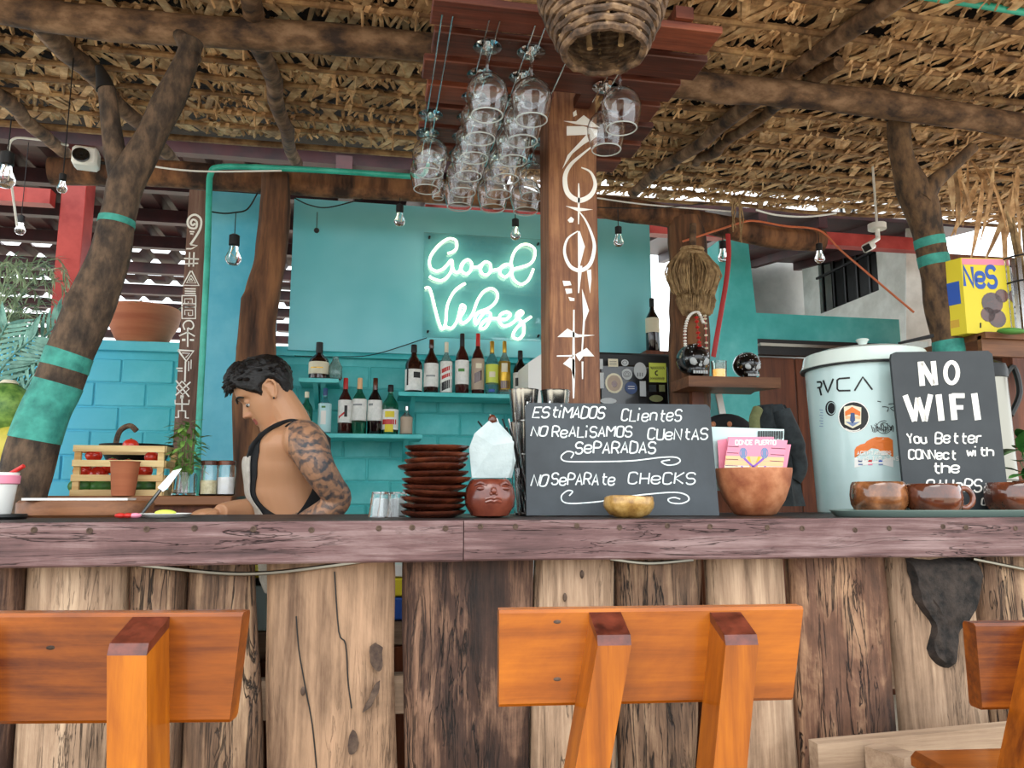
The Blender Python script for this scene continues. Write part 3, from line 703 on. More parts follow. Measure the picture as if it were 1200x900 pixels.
# torn plastic sheet at the house corner
sh = B(); y0 = yn-.05
P = [PY(1062, 268, y0), PY(1066, 262, y0), PY(1069, 272, y0), PY(1074, 256, y0), PY(1079, 274, y0), PY(1085, 262, y0), PY(1092, 290, y0), PY(1097, 318, y0), PY(1085, 324, y0), PY(1090, 400, y0), PY(1062, 400, y0)]
sh.sheet(P, .01, (0, 1, 0)); tag(obj('plastic_sheet', sh, 'white_wall'), 'torn white plastic sheet hanging at the corner of the white house', 'sheet')
# ================================================================ THE BAR
YB = 1.72; ZT = 1.10
bar = thing('bar_counter', 'long rustic bar counter faced with rough upright tree slabs', 'counter', (0.4, 2.0, 0))
# top boards
for (y0, y1, x0, x1) in ((YB, YB+.22, -1.7, 2.7), (YB+.223, YB+.45, -1.7, 2.7), (YB+.453, YB+.69, -.72, pcx-pw/2-.004), (YB+.453, YB+.69, pcx+pw/2+.004, 2.7)):
    b = B(); b.box(((x0+x1)/2, (y0+y1)/2, ZT-.02), (x1-x0, y1-y0, .04), bev=.004); obj('top_board', b, 'counter_top_wood', bar)
# fascia boards with their joint under the plates
xj = PY(541, 630, YB).x
def fascia(x0, x1, z0a, z0b, zta=ZT-.0):
    b = B(); n = 40; t = .035
    v = []
    for i in range(n+1):
        x = x0+(x1-x0)*i/n; zb = z0a+(z0b-z0a)*i/n+.0025*noise.noise(V((x*3, 1, 1)))
        v += [V((x, YB-t, zb+.004)), V((x, YB-t, zta-.004)), V((x, YB-t+.004, zta)), V((x, YB, zta)), V((x, YB, zb)), V((x, YB-t+.004, zb))]
    f = [(i*6+j, i*6+(j+1) % 6, (i+1)*6+(j+1) % 6, (i+1)*6+j) for i in range(n) for j in range(6)]+[tuple(range(6))[::-1], tuple(n*6+j for j in range(6))]
    b.add(v, f); return obj('edge_board', b, 'counter_wood', bar, ang=30)
zl = PY(0, 666, YB-.035).z; zm = PY(541, 658, YB-.035).z; zr = PY(1200, 656.5, YB-.035).z
f1 = fascia(-1.9, xj-.001, zl-(zm-zl)*.3, zm); f2 = fascia(xj+.001, 2.7, zm+.001, zr)
for (px, py) in [(40, 621), (105, 622), (172, 620), (228, 619), (297, 620), (365, 621)]+[(444, 619), (483, 618), (522, 619), (563, 617), (604, 617), (676, 616), (726, 618), (782, 616), (832, 617), (899, 618), (940, 619), (1002, 621), (1042, 619), (1105, 617), (1132, 618), (1190, 619)]:
    p = PY(px, py, YB-.035); b = B(); b.lathe([(.0065, -.004), (.0065, .0012), (.004, .0018), (.0035, .0004), (0.001, .0004)], p, 10, axis=(0, -1, 0)); obj('screw', b, 'knot', f1 if px < 541 else f2)
# thin metal rim showing under the edge board
def rim(pts, m='steel_soft'):
    P = spline([PY(a, c, YB+.0) for a, c in pts], 8); b = B(); b.tube([p+V((0, 0, 0)) for p in P], .0045, n=6); obj('metal_rim', b, m, bar)
rim([(120, 657), (200, 666), (265, 672), (320, 671), (380, 664), (430, 657)]); rim([(715, 655), (760, 660), (812, 656)]); rim([(1140, 655), (1175, 662), (1215, 670)])
# upright slabs: (x0,x1 at top py 665), (x0,x1 at py 890), material, thickness
SL_ = [(-60, 18, -75, 3, 'slab_dark'), (24, 143, 8, 137, 'slab_pale'), (148, 216, 140, 206, 'slab_groove'), (221, 296, 208, 303, 'slab_groove'),
       (309, 462, 312, 466, 'slab_tan'), (474, 629, 476, 625, 'slab_dark'), (632, 724, 627, 727, 'slab_pale'), (729, 828, 733, 822, 'slab_groove'),
       (836, 926, 845, 944, 'slab_pale'), (934, 1048, 947, 1062, 'slab_dark2'), (1054, 1146, 1074, 1178, 'slab_pale'), (1150, 1240, 1182, 1275, 'slab_groove')]
wood('slab_dark2', '#2a1a14', '#c09875', s=3, rnd=.05, c3='#6b4a38', bump=2.4, crack=1.2, blotch=.6, lo=.36, hi=.72)
slabs = []
for k, (a0, a1, c0, c1, m) in enumerate(SL_):
    ys = YB+.012; P0, P1, Q0, Q1 = PY(a0, 665, ys), PY(a1, 665, ys), PY(c0, 890, ys), PY(c1, 890, ys)
    b = B(); nz_, nx = 44, 18; th = .05; zt, zb = ZT-.045, .0
    v = []
    for i in range(nz_+1):
        z = zb+(zt-zb)*i/nz_
        t = (P0.z-z)/(P0.z-Q0.z); t = min(t, 1.6)
        x0 = P0.x+(Q0.x-P0.x)*t+.006*noise.noise(V((z*4, k*3.1, 0))); x1 = P1.x+(Q1.x-P1.x)*t+.006*noise.noise(V((z*4, k*3.1, 9)))
        for j in range(nx+1):
            s = j/nx; x = x0+(x1-x0)*s
            crown = 1-abs(2*s-1)**3.5
            amp = .010 if m in ('slab_dark', 'slab_dark2', 'slab_groove') else .003
            y = YB+.045-.033*crown-amp*noise.noise(V((x*22, k, z*4)))-amp*.6*noise.noise(V((x*60, k, z*14)))
            v.append(V((x, max(y, YB+.002), z)))
        for j in range(nx, -1, -1):
            s = j/nx; v.append(V((x0+(x1-x0)*s, YB+.045+th*.5, z)))
    w_ = 2*(nx+1); f = [(i*w_+j, i*w_+(j+1) % w_, (i+1)*w_+(j+1) % w_, (i+1)*w_+j) for i in range(nz_) for j in range(w_)]
    f += [tuple(range(w_))[::-1], tuple(nz_*w_+j for j in range(w_))]
    b.add(v, f); o = obj('slab', b, m, bar, ang=60); slabs.append(o)
def decal_blob(pts, y, th, m, par, name, jag=.004, sm=3):
    P = spline([PY(a, c, y) for a, c in pts+[pts[0]]], sm)[:-1]
    P = [p+V((jag*noise.noise(p*60), 0, jag*noise.noise(p*60+V((5, 5, 5))))) for p in P]
    b = B(); b.sheet(P, th, (0, 1, 0)); obj(name, b, m, par)
decal_blob([(440, 752), (448, 760), (449, 780), (442, 786), (434, 776), (434, 758)], YB+.0085, .006, 'knot', slabs[4], 'knot')
decal_blob([(446, 798), (444, 812), (434, 828), (424, 836), (432, 820), (440, 802)], YB+.0085, .006, 'knot', slabs[4], 'knot')
decal_blob([(414, 855), (420, 868), (418, 880), (410, 884), (408, 868)], YB+.0085, .006, 'knot', slabs[4], 'knot')
for P in ([(347, 722), (350, 760), (355, 790), (359, 812), (366, 850), (371, 900)], [(392, 670), (397, 740), (405, 755), (408, 800), (412, 830)]):
    b = B(); b.tube(spline([PY(a, c, YB+.010) for a, c in P], 4), .0016, n=5); obj('crack', b, 'black', slabs[4])
for a, c in ((682, 673), (355, 810), (662, 700)):
    p = PY(a, c, YB+.008); b = B(); b.ball(p, .008, 8, 6, sc=(.6, .4, 1.2)); obj('knot', b, 'knot', slabs[6] if a > 500 else slabs[4])
# black bark still clinging to one pale slab
b = B(); P = [(1066, 655), (1148, 655), (1152, 700), (1138, 730), (1126, 745), (1122, 780), (1112, 786), (1096, 775), (1091, 762), (1095, 735), (1087, 720), (1078, 705), (1072, 680)]
pts = spline([PY(a, c, YB+.0) for a, c in P+[P[0]]], 3)[:-1]; cx = sum((p for p in pts), V((0, 0, 0)))/len(pts)
v = []; rings = 7
for r in range(rings+1):
    for p in pts:
        q = cx.lerp(p, 1-r/(rings+.5)); e = 1 if r else 0
        q.y = YB+.018-.020*e-.012*e*abs(noise.noise(V((q.x*28, 0, q.z*12))))-.006*e*noise.noise(q*70)
        q.x += .004*noise.noise(p*50) if r == 0 else 0; v.append(q)
n = len(pts); f = [(r*n+i, r*n+(i+1) % n, (r+1)*n+(i+1) % n, (r+1)*n+i) for r in range(rings) for i in range(n)]; f.append(tuple(rings*n+i for i in range(n))); b.add(v, f)
obj('bark_patch', b, 'bark', slabs[10])
# inner frame so the bar stands, with back legs
for y in (YB+.64,):
    for x in (-.6, .0, 1.0, 2.4):
        b = B(); b.box((x, y, (ZT-.04)/2), (.08, .05, ZT-.04)); obj('leg', b, 'brown_wood', bar)
b = B(); b.box((.5, YB+.09, .72), (4.3, .04, .08)); obj('rail', b, 'grey_plank', bar)
# grey board with a block in front of the bar at lower right
yk = 1.60; A = PY(958, 872, yk); Bq = PY(1205, 848, yk)
b = B(); dx = Bq.x+1.0
b.hexa([V((A.x, yk, A.z-.16)), V((dx, yk, A.z-.13)), V((dx, yk+.035, A.z-.13)), V((A.x, yk+.035, A.z-.16)), V((A.x, yk, A.z)), V((dx, yk, Bq.z+(Bq.z-A.z)*1.5)), V((dx, yk+.035, Bq.z+(Bq.z-A.z)*1.5)), V((A.x, yk+.035, A.z))])
kb = thing('low_bench', 'weathered grey plank bench end in front of the bar at lower right', 'bench', (A.x+.5, yk, 0))
obj('plank', b, 'grey_plank', kb)
p = PY(1040, 885, yk-.03)
b = B(); b.box((p.x, yk-.045, p.z-.05), (.055, .09, .13), rot=Matrix.Rotation(.35, 3, 'Z')); obj('block', b, 'grey_plank', kb)
for x in (A.x+.08, dx-.1):
    b = B(); b.box((x, yk+.06, (A.z-.02)/2), (.07, .05, A.z-.02)); obj('leg', b, 'grey_plank', kb)
# ---- drink crates seen through the gaps behind the slabs
def crate(px, py0, y, cols, label):
    p = PY(px, py0, y); t = thing('drinks_crate', label, 'crate', (p.x, y+.15, 0)); z = p.z
    for m, h, nm in cols:
        b = B(); b.box((p.x, y+.12, z-h/2), (.3, .24, h-.004), bev=.006); obj(nm, b, m, t); z -= h
    b = B(); b.box((p.x, y+.12, z/2), (.34, .28, z)); obj('stand', b, 'brown_wood', t)
crate(305, 668, 2.95, [('yellow', .03, 'lid'), ('black', .025, 'rim'), ('enamel', .16, 'box_body'), ('grey_plank', .10, 'lower_box')], 'pale blue box with a yellow lid seen through the gap left of the tan slab')
crate(470, 661, 2.95, [('white_plastic', .05, 'lid'), ('yellow', .07, 'box_body'), ('blue', .085, 'label_band'), ('grey_plank', .09, 'lower_box')], 'yellow and blue box seen through the gap right of the tan slab')
crate(20, 680, 3.03, [('yellow', .03, 'lid'), ('white_plastic', .12, 'box_body'), ('navy', .12, 'lower_box')], 'white box with a yellow lid seen through the leftmost gap of the bar front')
# ================================================================ BAR CHAIRS
def chair(px_l, px_r, py_t, py_b, d, yaw, posts, label, rl_in=0, rise=0):
    """rail edges in pixels define the rail's plane at depth d; posts = [(px top, px bottom@900)]"""
    n = V((math.sin(-yaw), math.cos(yaw), 0)).normalized(); ux = V((math.cos(yaw), math.sin(yaw), 0)); n = V((-math.sin(yaw), math.cos(yaw), 0))
    c = PD((px_l+px_r)/2, (py_t+py_b)/2, d)
    h = lambda a, e: PP(a, e, c, n)
    pl, pr = h(px_l, (py_t+py_b)/2), h(px_r, (py_t+py_b)/2)
    zt, zb = h((px_l+px_r)/2, py_t).z, h((px_l+px_r)/2, py_b).z
    t = thing('bar_chair', label, 'chair', ((pl.x+pr.x)/2, (pl.y+pr.y)/2+.2, 0), yaw)
    th = .03; b = B()
    # curved back rail, slightly bowed
    N = 14; v = []
    for i in range(N+1):
        s = i/N; x = pl.lerp(pr, s); bow = 0
        e0 = rl_in*(s); 
        for (dz, dy) in ((zb+.004, 0), (zb, .004), (zb, th-.004), (zb+.004, th), (zt-.004, th), (zt, th-.004), (zt, .004), (zt-.004, 0)):
            shrink = -ux*rl_in*(1-(dz-zb)/(zt-zb))*s
            v.append(V((x.x, x.y, dz))+n*(dy+bow)+shrink)
    f = [(i*8+j, i*8+(j+1) % 8, (i+1)*8+(j+1) % 8, (i+1)*8+j) for i in range(N) for j in range(8)]+[tuple(range(8))[::-1], tuple(N*8+j for j in range(8))]
    b.add(v, f); obj('backrest', b, 'varnish', t, ang=30)
    pw_, pd = .042, .055
    for (pt, pb) in posts:
        T = h(pt, py_t+8); Bm = h(pb, 900); T = T-n*pd; Bm = Bm-n*pd
        k = (T.x-Bm.x, T.y-Bm.y); dz = T.z-Bm.z; dirn = (T-Bm)/dz
        zf = .30
        foot = T-dirn*(T.z-.62); foot2 = V((foot.x-dirn.x*.1, foot.y-dirn.y*.1, 0))
        b = B(); hw = ux*(pw_/2)
        ring = lambda p, w_=1: [p-hw*w_, p+hw*w_, p+hw*w_+n*pd, p-hw*w_+n*pd]
        r0, r1, r2 = ring(foot2, .85), ring(foot), ring(T-V((0, 0, .028)))
        top = [T-hw+V((0, 0, -.016))+n*.004, T+hw+V((0, 0, -.016))+n*.004, T+hw+n*pd+V((0, 0, .004)), T-hw+n*pd+V((0, 0, .004))]
        # front pair r2[0:2] sits lower than the back pair
        r2[2] = r2[2]+V((0, 0, .02)); r2[3] = r2[3]+V((0, 0, .02))
        rings = [r0, r1, r2]; v = [p for r in rings for p in r]
        f = [(i*4+j, i*4+(j+1) % 4, (i+1)*4+(j+1) % 4, (i+1)*4+j) for i in range(2) for j in range(4)]+[(3, 2, 1, 0), (8, 9, 10, 11)]
        b.add(v, f); o = obj('back_post', b, 'varnish_post', t, ang=25)
        b = B(); v = r2+top; b.add(v, [(0, 1, 5, 4), (1, 2, 6, 5), (2, 3, 7, 6), (3, 0, 4, 7), (4, 5, 6, 7)]); obj('post_cap', b, 'varnish_dark', o, ang=25)
    # seat, front legs and stretchers below the frame
    m_ = (pl+pr)/2; R3 = Matrix.Rotation(yaw, 3, 'Z')
    b = B(); b.box(V((m_.x, m_.y, .66))+n*.17, (.40, .36, .035), rot=R3, bev=.01); obj('seat', b, 'varnish', t)
    for s in (-1, 1):
        b = B(); b.box(V((m_.x, m_.y, .32))+n*.31+ux*.16*s, (.042, .042, .64), rot=R3, bev=.004); obj('leg', b, 'varnish_post', t)
        b = B(); b.box(V((m_.x, m_.y, .30))+n*.17+ux*.16*s, (.028, .30, .035), rot=R3); obj('stretcher', b, 'varnish_post', t)
    b = B(); b.box(V((m_.x, m_.y, .24))+n*.31, (.32, .028, .035), rot=R3); obj('stretcher', b, 'varnish_post', t)
    for k in range(2):
        p = h(px_l+(px_r-px_l)*.19, py_t+(py_b-py_t)*(.14+.60*k)) if posts[0][0] > 300 else h(60, py_t+40)
        b = B(); b.ball(p, .0035, 8, 6, sc=(1.6, .3, .7)); obj('screw_hole', b, 'knot', t)
    return t
chair(585, 945, 713, 825, 1.0, math.radians(-5.5), [(709, 679), (850, 834)], 'orange varnished wooden bar chair in the middle, with two back posts in full view', .022)
c1 = chair(-150, 281, 719, 849, .87, math.radians(-9), [(177, 177), (-45, -45)], 'orange varnished bar chair with a knotted backrest at lower left', .009)
chair(1147, 1560, 728, 828, 1.16, math.radians(-6), [(1216, 1183), (1440, 1400)], 'orange varnished bar chair at the lower right edge, only its left end in view', 0)
# knot figure on the left chair's backrest
# ================================================================ GLASS RACK
ZR = 2.40
rack = thing('glass_rack', 'red-brown slatted wooden rack hung under the palm roof holding stemmed glasses', 'rack', (.1, 2.3, ZR))
xl = PZ(508, 30, ZR).x; ys = []
SLT = [(15, 1.84)]
for k in range(7):
    y = 1.79+k*.137; x0 = xl-.01+.012*math.sin(k*2.2)+.004*k; x1 = PZ(816, 80, ZR).x+.02*math.sin(k*1.7)
    b = B(); b.box(((x0+x1)/2, y+.055, ZR+.011), (x1-x0, .107, .022), rot=Matrix.Rotation(.006*math.sin(k*3), 3, 'Z'), bev=.003)
    if 2.24 < y+.1 and y < 2.36+.0:   # leave room for the post: two pieces
        b = B()
        for (u0, u1) in ((x0, pcx-pw/2-.004), (pcx+pw/2+.004, x1)): b.box(((u0+u1)/2, y+.055, ZR+.011), (u1-u0, .107, .022), bev=.003)
    obj('slat', b, 'rack_wood', rack)
for x in (xl+.08, xl+.52, x1-.1):
    b = B(); b.box((x, 2.27, ZR+.04), (.05, .98, .035)); obj('bearer', b, 'rack_wood', rack)
    for y in (1.95, 2.62):
        b = B(); b.tube([V((x, y, ZR+.05)), V((x, y, roofz(y)-.01))], .004, n=6); obj('hanger', b, 'dark_metal', rack)
GP = [(.050, 0, 0)]
def stemglass(s=1.0, flute=False):
    t = thing('wine_glass', 'clear stemmed wine glass hanging upside down from the slatted rack', 'glass', (0, 0, 0), group='wine glasses hanging from the rack')
    # local origin: centre of foot underside, glass hangs downwards
    r = .058*s if not flute else .026; H = .205*s if not flute else .17
    b = B(); b.lathe([(.0, -.0005), (.038*s, -.0005), (.040*s, -.002), (.02*s, -.005), (.006, -.012), (.0038, -.03), (.0036, -.075*s), (.006, -.082*s), (0.0005, -.083*s)][1:], n=24); obj('stem', b, 'glass', t, local=True)
    k = r
    out = [(.004, -.080*s), (.3*k, -.084*s), (.62*k, -.094*s), (.88*k, -.112*s), (1.0*k, -.135*s), (.98*k, -.155*s), (.88*k, -.18*s), (.76*k, -H)]
    inn = [(.76*k-.0012, -H+.0003), (.88*k-.0014, -.18*s), (.98*k-.0014, -.155*s), (1.0*k-.0014, -.135*s), (.88*k-.0014, -.113*s), (.62*k-.0012, -.0955*s), (.3*k, -.086*s), (.003, -.083*s)]
    if flute: out = [(a, -.08+(z+.08*1)*.9) for a, z in out]; inn = [(a, -.08+(z+.08)*.9) for a, z in inn]
    b = B(); b.lathe(out+inn, n=28, cap=False); bo = obj('bowl', b, 'glass', t, local=True)
    b = B(); b.tube([V((math.cos(a)*(.76*k-.0006), math.sin(a)*(.76*k-.0006), out[-1][1])) for a in [2*math.pi*i/28 for i in range(29)]], .0020, n=6, caps=False); obj('rim', b, 'rim_glass', bo, local=True)
    return t
X0 = PZ(572, 58, ZR-.02).x
first = True; cnt = 0
gl = stemglass(); gf_ = None
spots = []
for k in range(-1, 4):
    for j in range(6):
        y = 1.97+j*.135; x = X0+k*.124+(.016 if k == 3 else 0)
        if k == -1 and j < 3: continue
        if k == -1 and j == 5: continue
        if k == 3 and j > 1: continue
        if k == 2 and j < 4: continue
        if abs(x-pcx) < .13 and 2.22 < y < 2.5: continue
        spots.append((x+random.uniform(-.002, .002), y+random.uniform(-.006, .006), k, j))
cseen = {}
for i, (x, y, k, j) in enumerate(spots):
    cseen[k] = cseen.get(k, 0)+1
    lab = 'clear upturned wine glass, %s from the front in the %s row of the rack' % (['nearest', 'second', 'third', 'fourth', 'fifth', 'sixth'][cseen[k]-1], {-1: 'leftmost short', 0: 'first full', 1: 'second full', 2: 'third', 3: 'rightmost'}[k])
    if i == 0: gl.location = (x, y, ZR-.004); gl['label'] = lab
    else: dup(gl, (x, y, ZR-.004), random.uniform(0, 6), lab)
fl = thing('champagne_flute', 'small narrow stemmed glass hanging at the back left end of the rack', 'glass', (0, 0, 0))
fl2 = stemglass(.9, True)
for ch in list(fl2.children): ch.parent = fl
bpy.data.objects.remove(fl2); p = PZ(514, 184, ZR-.004); fl.location = (p.x, min(p.y, 2.70), ZR-.004)
for k in range(-1, 4):
    x = X0+k*.124+(.016 if k == 3 else 0)
    for s in (-1, 1):
        if k == 3: seg = [(1.84, 2.2)]
        elif abs(x+s*.014-pcx) < pw/2+.01: seg = [(2.46, 2.74)]
        else: seg = [(1.84, 2.74)]
        for a, c in seg:
            b = B(); b.tube([V((x+s*.014, a, ZR-.006)), V((x+s*.014, c, ZR-.006))], .0022, n=6); obj('rail', b, 'steel', rack)
# ================================================================ BASKET LAMP
c0 = PD(708, 59, 1.72)
bk = thing('basket_lamp', 'round woven wicker basket lampshade hanging in front of the square post', 'lamp', (c0.x, c0.y, c0.z+.1))
def brad(t): return .092+.052*math.sin(min(t, 1)*math.pi*.5)+(0 if t < 1 else 0)
NR = 15
for k in range(NR):
    t = k/(NR-1)*1.25; r = .090+.06*math.sin(min(t, 1.0)*1.5) if t <= 1 else .15-.05*(t-1)**1.5
    z = c0.z+k*.0165
    P = [V((c0.x+(r+.0015*math.sin(a*9+k*2))*math.cos(a), c0.y+(r+.0015*math.sin(a*9+k*2))*math.sin(a), z+.002*math.sin(a*14+k*math.pi))) for a in [2*math.pi*i/44 for i in range(45)]]
    b = B(); b.tube(P, .0088 if k else .0095, n=7, caps=False, nz=.15, nf=60); obj('wicker_coil', b, 'wicker', bk)
for k in range(14):
    a = 2*math.pi*k/14; P = []
    for i in range(9):
        t = i/8*1.25; r = .086+.06*math.sin(min(t, 1.0)*1.5) if t <= 1 else .146-.05*(t-1)**1.5
        P.append(V((c0.x+r*math.cos(a), c0.y+r*math.sin(a), c0.z-.006+i/8*.24)))
    b = B(); b.tube(P, .0045, n=6); obj('stake', b, 'rope', bk)
for k in range(4):
    a = .4+k*math.pi/2; b = B(); p = V((c0.x+.05*math.cos(a), c0.y+.05*math.sin(a), c0.z+.03)); b.tube([p, p+V((.02*math.cos(a), .02*math.sin(a), .15))], .007, n=8); obj('cross_stick', b, 'rope', bk)
b = B(); b.lathe([(.145, 0), (.13, .012), (.08, .02), (.01, .03)], (c0.x, c0.y, c0.z+.235), 30); obj('lid', b, 'wicker', bk)
b = B(); b.tube([V((c0.x, c0.y, c0.z+.26)), V((c0.x, c0.y, roofz(c0.y)+.05))], .005, n=6); obj('cord', b, 'dark_metal', bk)
b = B(); b.lathe([(.018, .0), (.018, .05), (.012, .06)], (c0.x, c0.y, c0.z+.17), 12); obj('socket', b, 'black', bk)
# ================================================================ THINGS ON THE COUNTER
def on(px, py_base, z=ZT): return PZ(px, py_base, z)
def at_y(px, y, z=ZT):
    p = PY(px, 583, y); return V((p.x, y, z))
def scale_at(p): return (p-CAM).dot(FW)/900      # metres per pixel there
# ---- stack of brown clay plates
c = at_y(509, 1.95); s = scale_at(c); zz = ZT
tops = [528, 540, 546, 553, 558, 564, 569, 575, 581, 587, 592, 598]; PLN = 11
for k in range(PLN):
    hh = (604-522)*s/PLN
    ox = random.uniform(-.006, .006)+(.004 if k > 7 else 0); R_ = .083+random.uniform(-.003, .004)
    t = tag(obj('clay_plate', B().lathe([(.045, 0), (.052, 0), (R_*.93, .010), (R_, .0155), (R_+.001, .019), (R_-.003, .0195), (R_*.9, .014), (.05, .006), (.0005, .006)], (0, 0, 0), 40), 'clay_red', origin=V((c.x+ox, c.y+random.uniform(-.004, .004), zz)), local=True),
        'glazed red-brown clay plate, '+(['at the bottom', 'second from the bottom', 'third from the bottom', 'fourth from the bottom', 'fifth from the bottom', 'in the exact middle', 'fifth from the top', 'fourth from the top', 'third from the top', 'second from the top', 'on top'][k])+' of the stack', 'plate', 'clay plates in the stack')
    t.rotation_euler = (random.uniform(-.03, .03), random.uniform(-.05, .05), random.uniform(0, 6)); zz += hh
# ---- face pot with napkins
c = at_y(574, 1.92); s = scale_at(c); r = 30*s
pot = thing('face_pot', 'round brown clay pot modelled with a small face, holding paper napkins', 'pot', c)
b = B(); b.lathe([(.4*r, 0), (.72*r, .08*r), (.95*r, .45*r), (1.0*r, .8*r), (.93*r, 1.15*r), (.78*r, 1.42*r), (.68*r, 1.5*r), (.63*r, 1.46*r), (.8*r, 1.1*r), (.85*r, .8*r), (.5*r, .2*r), (.001, .18*r)], c, 36)
obj('body', b, 'clay_face', pot)
f0 = c+V((0, -r*.95, .9*r)); fx = V((.98, -.18, 0))
b = B(); b.ball(f0+V((0, -.0, .13*r)), .13*r, 12, 8, sc=(1, 1.1, 1.2)); b.ball(f0+V((-.1*r, -.01*r, .02*r)), .07*r, 8, 6); b.ball(f0+V((.1*r, -.01*r, .02*r)), .07*r, 8, 6); obj('nose', b, 'clay_face', pot)
for z_ in (-.18, -.30):
    b = B(); b.tube(spline([f0+V((-.3*r, .05*r, z_*r)), f0+V((-.1*r, -.0, (z_+.05)*r)), f0+V((0, -.0, (z_+.02)*r)), f0+V((.1*r, -.0, (z_+.05)*r)), f0+V((.3*r, .05*r, z_*r))], 4), .06*r, n=8); obj('lip', b, 'clay_face', pot)
for sx in (-1, 1):
    b = B(); b.ball(c+V((sx*.45*r, -r*.80, 1.12*r)), .17*r, 12, 8, sc=(1.2, .5, .5)); obj('eye', b, 'clay_face', pot)
    b = B(); b.tube(spline([c+V((sx*.25*r, -r*.84, 1.25*r)), c+V((sx*.48*r, -r*.74, 1.34*r)), c+V((sx*.68*r, -r*.55, 1.24*r))], 4), .045*r, n=6); obj('brow', b, 'clay_face', pot)
NP = [[(553, 560), (550, 525), (556, 508), (573, 493), (590, 505), (602, 518), (600, 548), (596, 560)], [(556, 560), (556, 520), (568, 498), (584, 494), (600, 512), (604, 540), (600, 560)], [(560, 560), (562, 530), (580, 500), (598, 520), (596, 560)]]
for k, q in enumerate(NP):
    b = B(); y = c.y-.012+.016*k; pts = [PY(a, e, y) for a, e in q]; cx = sum(pts, V((0, 0, 0)))/len(pts); pts = [p+V((0, .006*math.sin(i*2.1+k), 0)) for i, p in enumerate(pts)]
    n = len(pts); v = pts+[cx+V((0, -.012+.006*k, .01))]+[p+V((0, .004, 0)) for p in pts]+[cx+V((0, -.006, .01))]
    f = [(i, (i+1) % n, n) for i in range(n)]+[(n+1+(i+1) % n, n+1+i, 2*n+1) for i in range(n)]+[(i, i+n+1, (i+1) % n+n+1, (i+1) % n) for i in range(n)]
    b.add(v, f); tag(obj('paper_napkin', b, 'napkin', ang=20), ['white paper napkin at the front of the clay face pot', 'white paper napkin in the middle of the clay face pot', 'white paper napkin at the back of the clay face pot'][k], 'napkin')
# ---- straws in a glass and shaker tins behind
c = at_y(618, 2.12); s = scale_at(c)
jar = thing('straw_glass', 'tall glass of metal straws and picks behind the napkins', 'glass', c)
b = B(); b.lathe([(.028, 0), (.036, .003), (.042, .13), (.040, .13), (.034, .008), (.001, .006)], c, 28); obj('body', b, 'glass', jar)
for k in range(20):
    a = random.uniform(-1, 1); px = 612+a*14; base = c+V((random.uniform(-.02, .02), random.uniform(-.02, .02), .01))
    tip = PY(625+a*34 if k % 3 else 560+k*2.4, (478+random.uniform(-8, 30)) if k % 3 else 488+random.uniform(-6, 10), c.y+random.uniform(-.03, .03))
    mid = c+V((max(-.034, min(.034, (tip.x-c.x)*.35)), 0, .13)); e = mid+(tip-base).normalized()*(tip-mid).length
    b = B(); b.tube([base, mid, tip], .0026, n=6); tag(obj('metal_straw', b, 'steel' if k % 4 else 'dark_metal'), 'thin metal straw fanned out in the glass behind the white napkins', 'straw', 'metal straws in the glass')
b = B(); b.ball(PY(577, 492, 2.05), .012, 10, 8, sc=(1, 1, 1.2)); b.tube([PY(577, 492, 2.05), PY(580, 505, 2.05), at_y(600, 2.1, 1.12)], .003, n=6); tag(obj('stirrer', b, 'clay_red'), 'stirrer with a round dark red knob above the napkins', 'stirrer')
for k, (px, yy) in enumerate(((614, 2.22), (652, 2.22))):
    c = at_y(px, yy); s = scale_at(c); top = PY(px, 457+k*1, yy).z
    st = thing('shaker_stack', ['tall stack of steel shaker tins left of the square post, fully in view', 'steel shaker tins half hidden behind the square post and chalkboard'][k], 'shaker', c)
    h = top-ZT; n_ = 3
    for j in range(n_):
        z0 = ZT+j*(h-.17)/(n_-1); b = B(); r0, r1 = .030, .030+.037*s/.0027*.36
        b.lathe([(.026, z0-c.z), (.029, z0-c.z+.003), (.044, z0-c.z+.165), (.0455, z0-c.z+.17), (.043, z0-c.z+.168), (.028, z0-c.z+.008), (.001, z0-c.z+.006)], c, 32); obj('tin', b, 'steel', st)
# ---- chalkboard, leaning
yb_ = 1.97
def cb(px, py):   # plane leaning back slightly
    A_ = V((0, yb_, ZT)); n = V((0, -math.cos(.10), math.sin(.10))); return PP(px, py, A_, n)
cbd = thing('chalkboard', 'dark grey chalkboard asking customers in Spanish and English for no separate checks', 'board', cb(728, 604))
def quadboard(parent, fn, pts, m, th=.008, nrm=(0, 1, 0)):
    P = [fn(a, e) for a, e in pts]; b = B(); b.sheet(P, th, nrm); return obj('panel', b, m, parent)
quadboard(cbd, cb, [(617, 604), (616, 476), (619, 472), (828, 474), (832, 478), (843, 604)], 'chalkboard')
def pxmap(fn, off=.0012, nrm=V((0, -1, 0))):
    return lambda u, v, h: fn(u, -v)+nrm*(h*1)
m1 = pxmap(cb)
tb_ = B()
def txt(b, s, px, py, h, m_, wd, py1=None, px1=None, **k): return text(b, s, px, -py, h, m_, wd, **k)
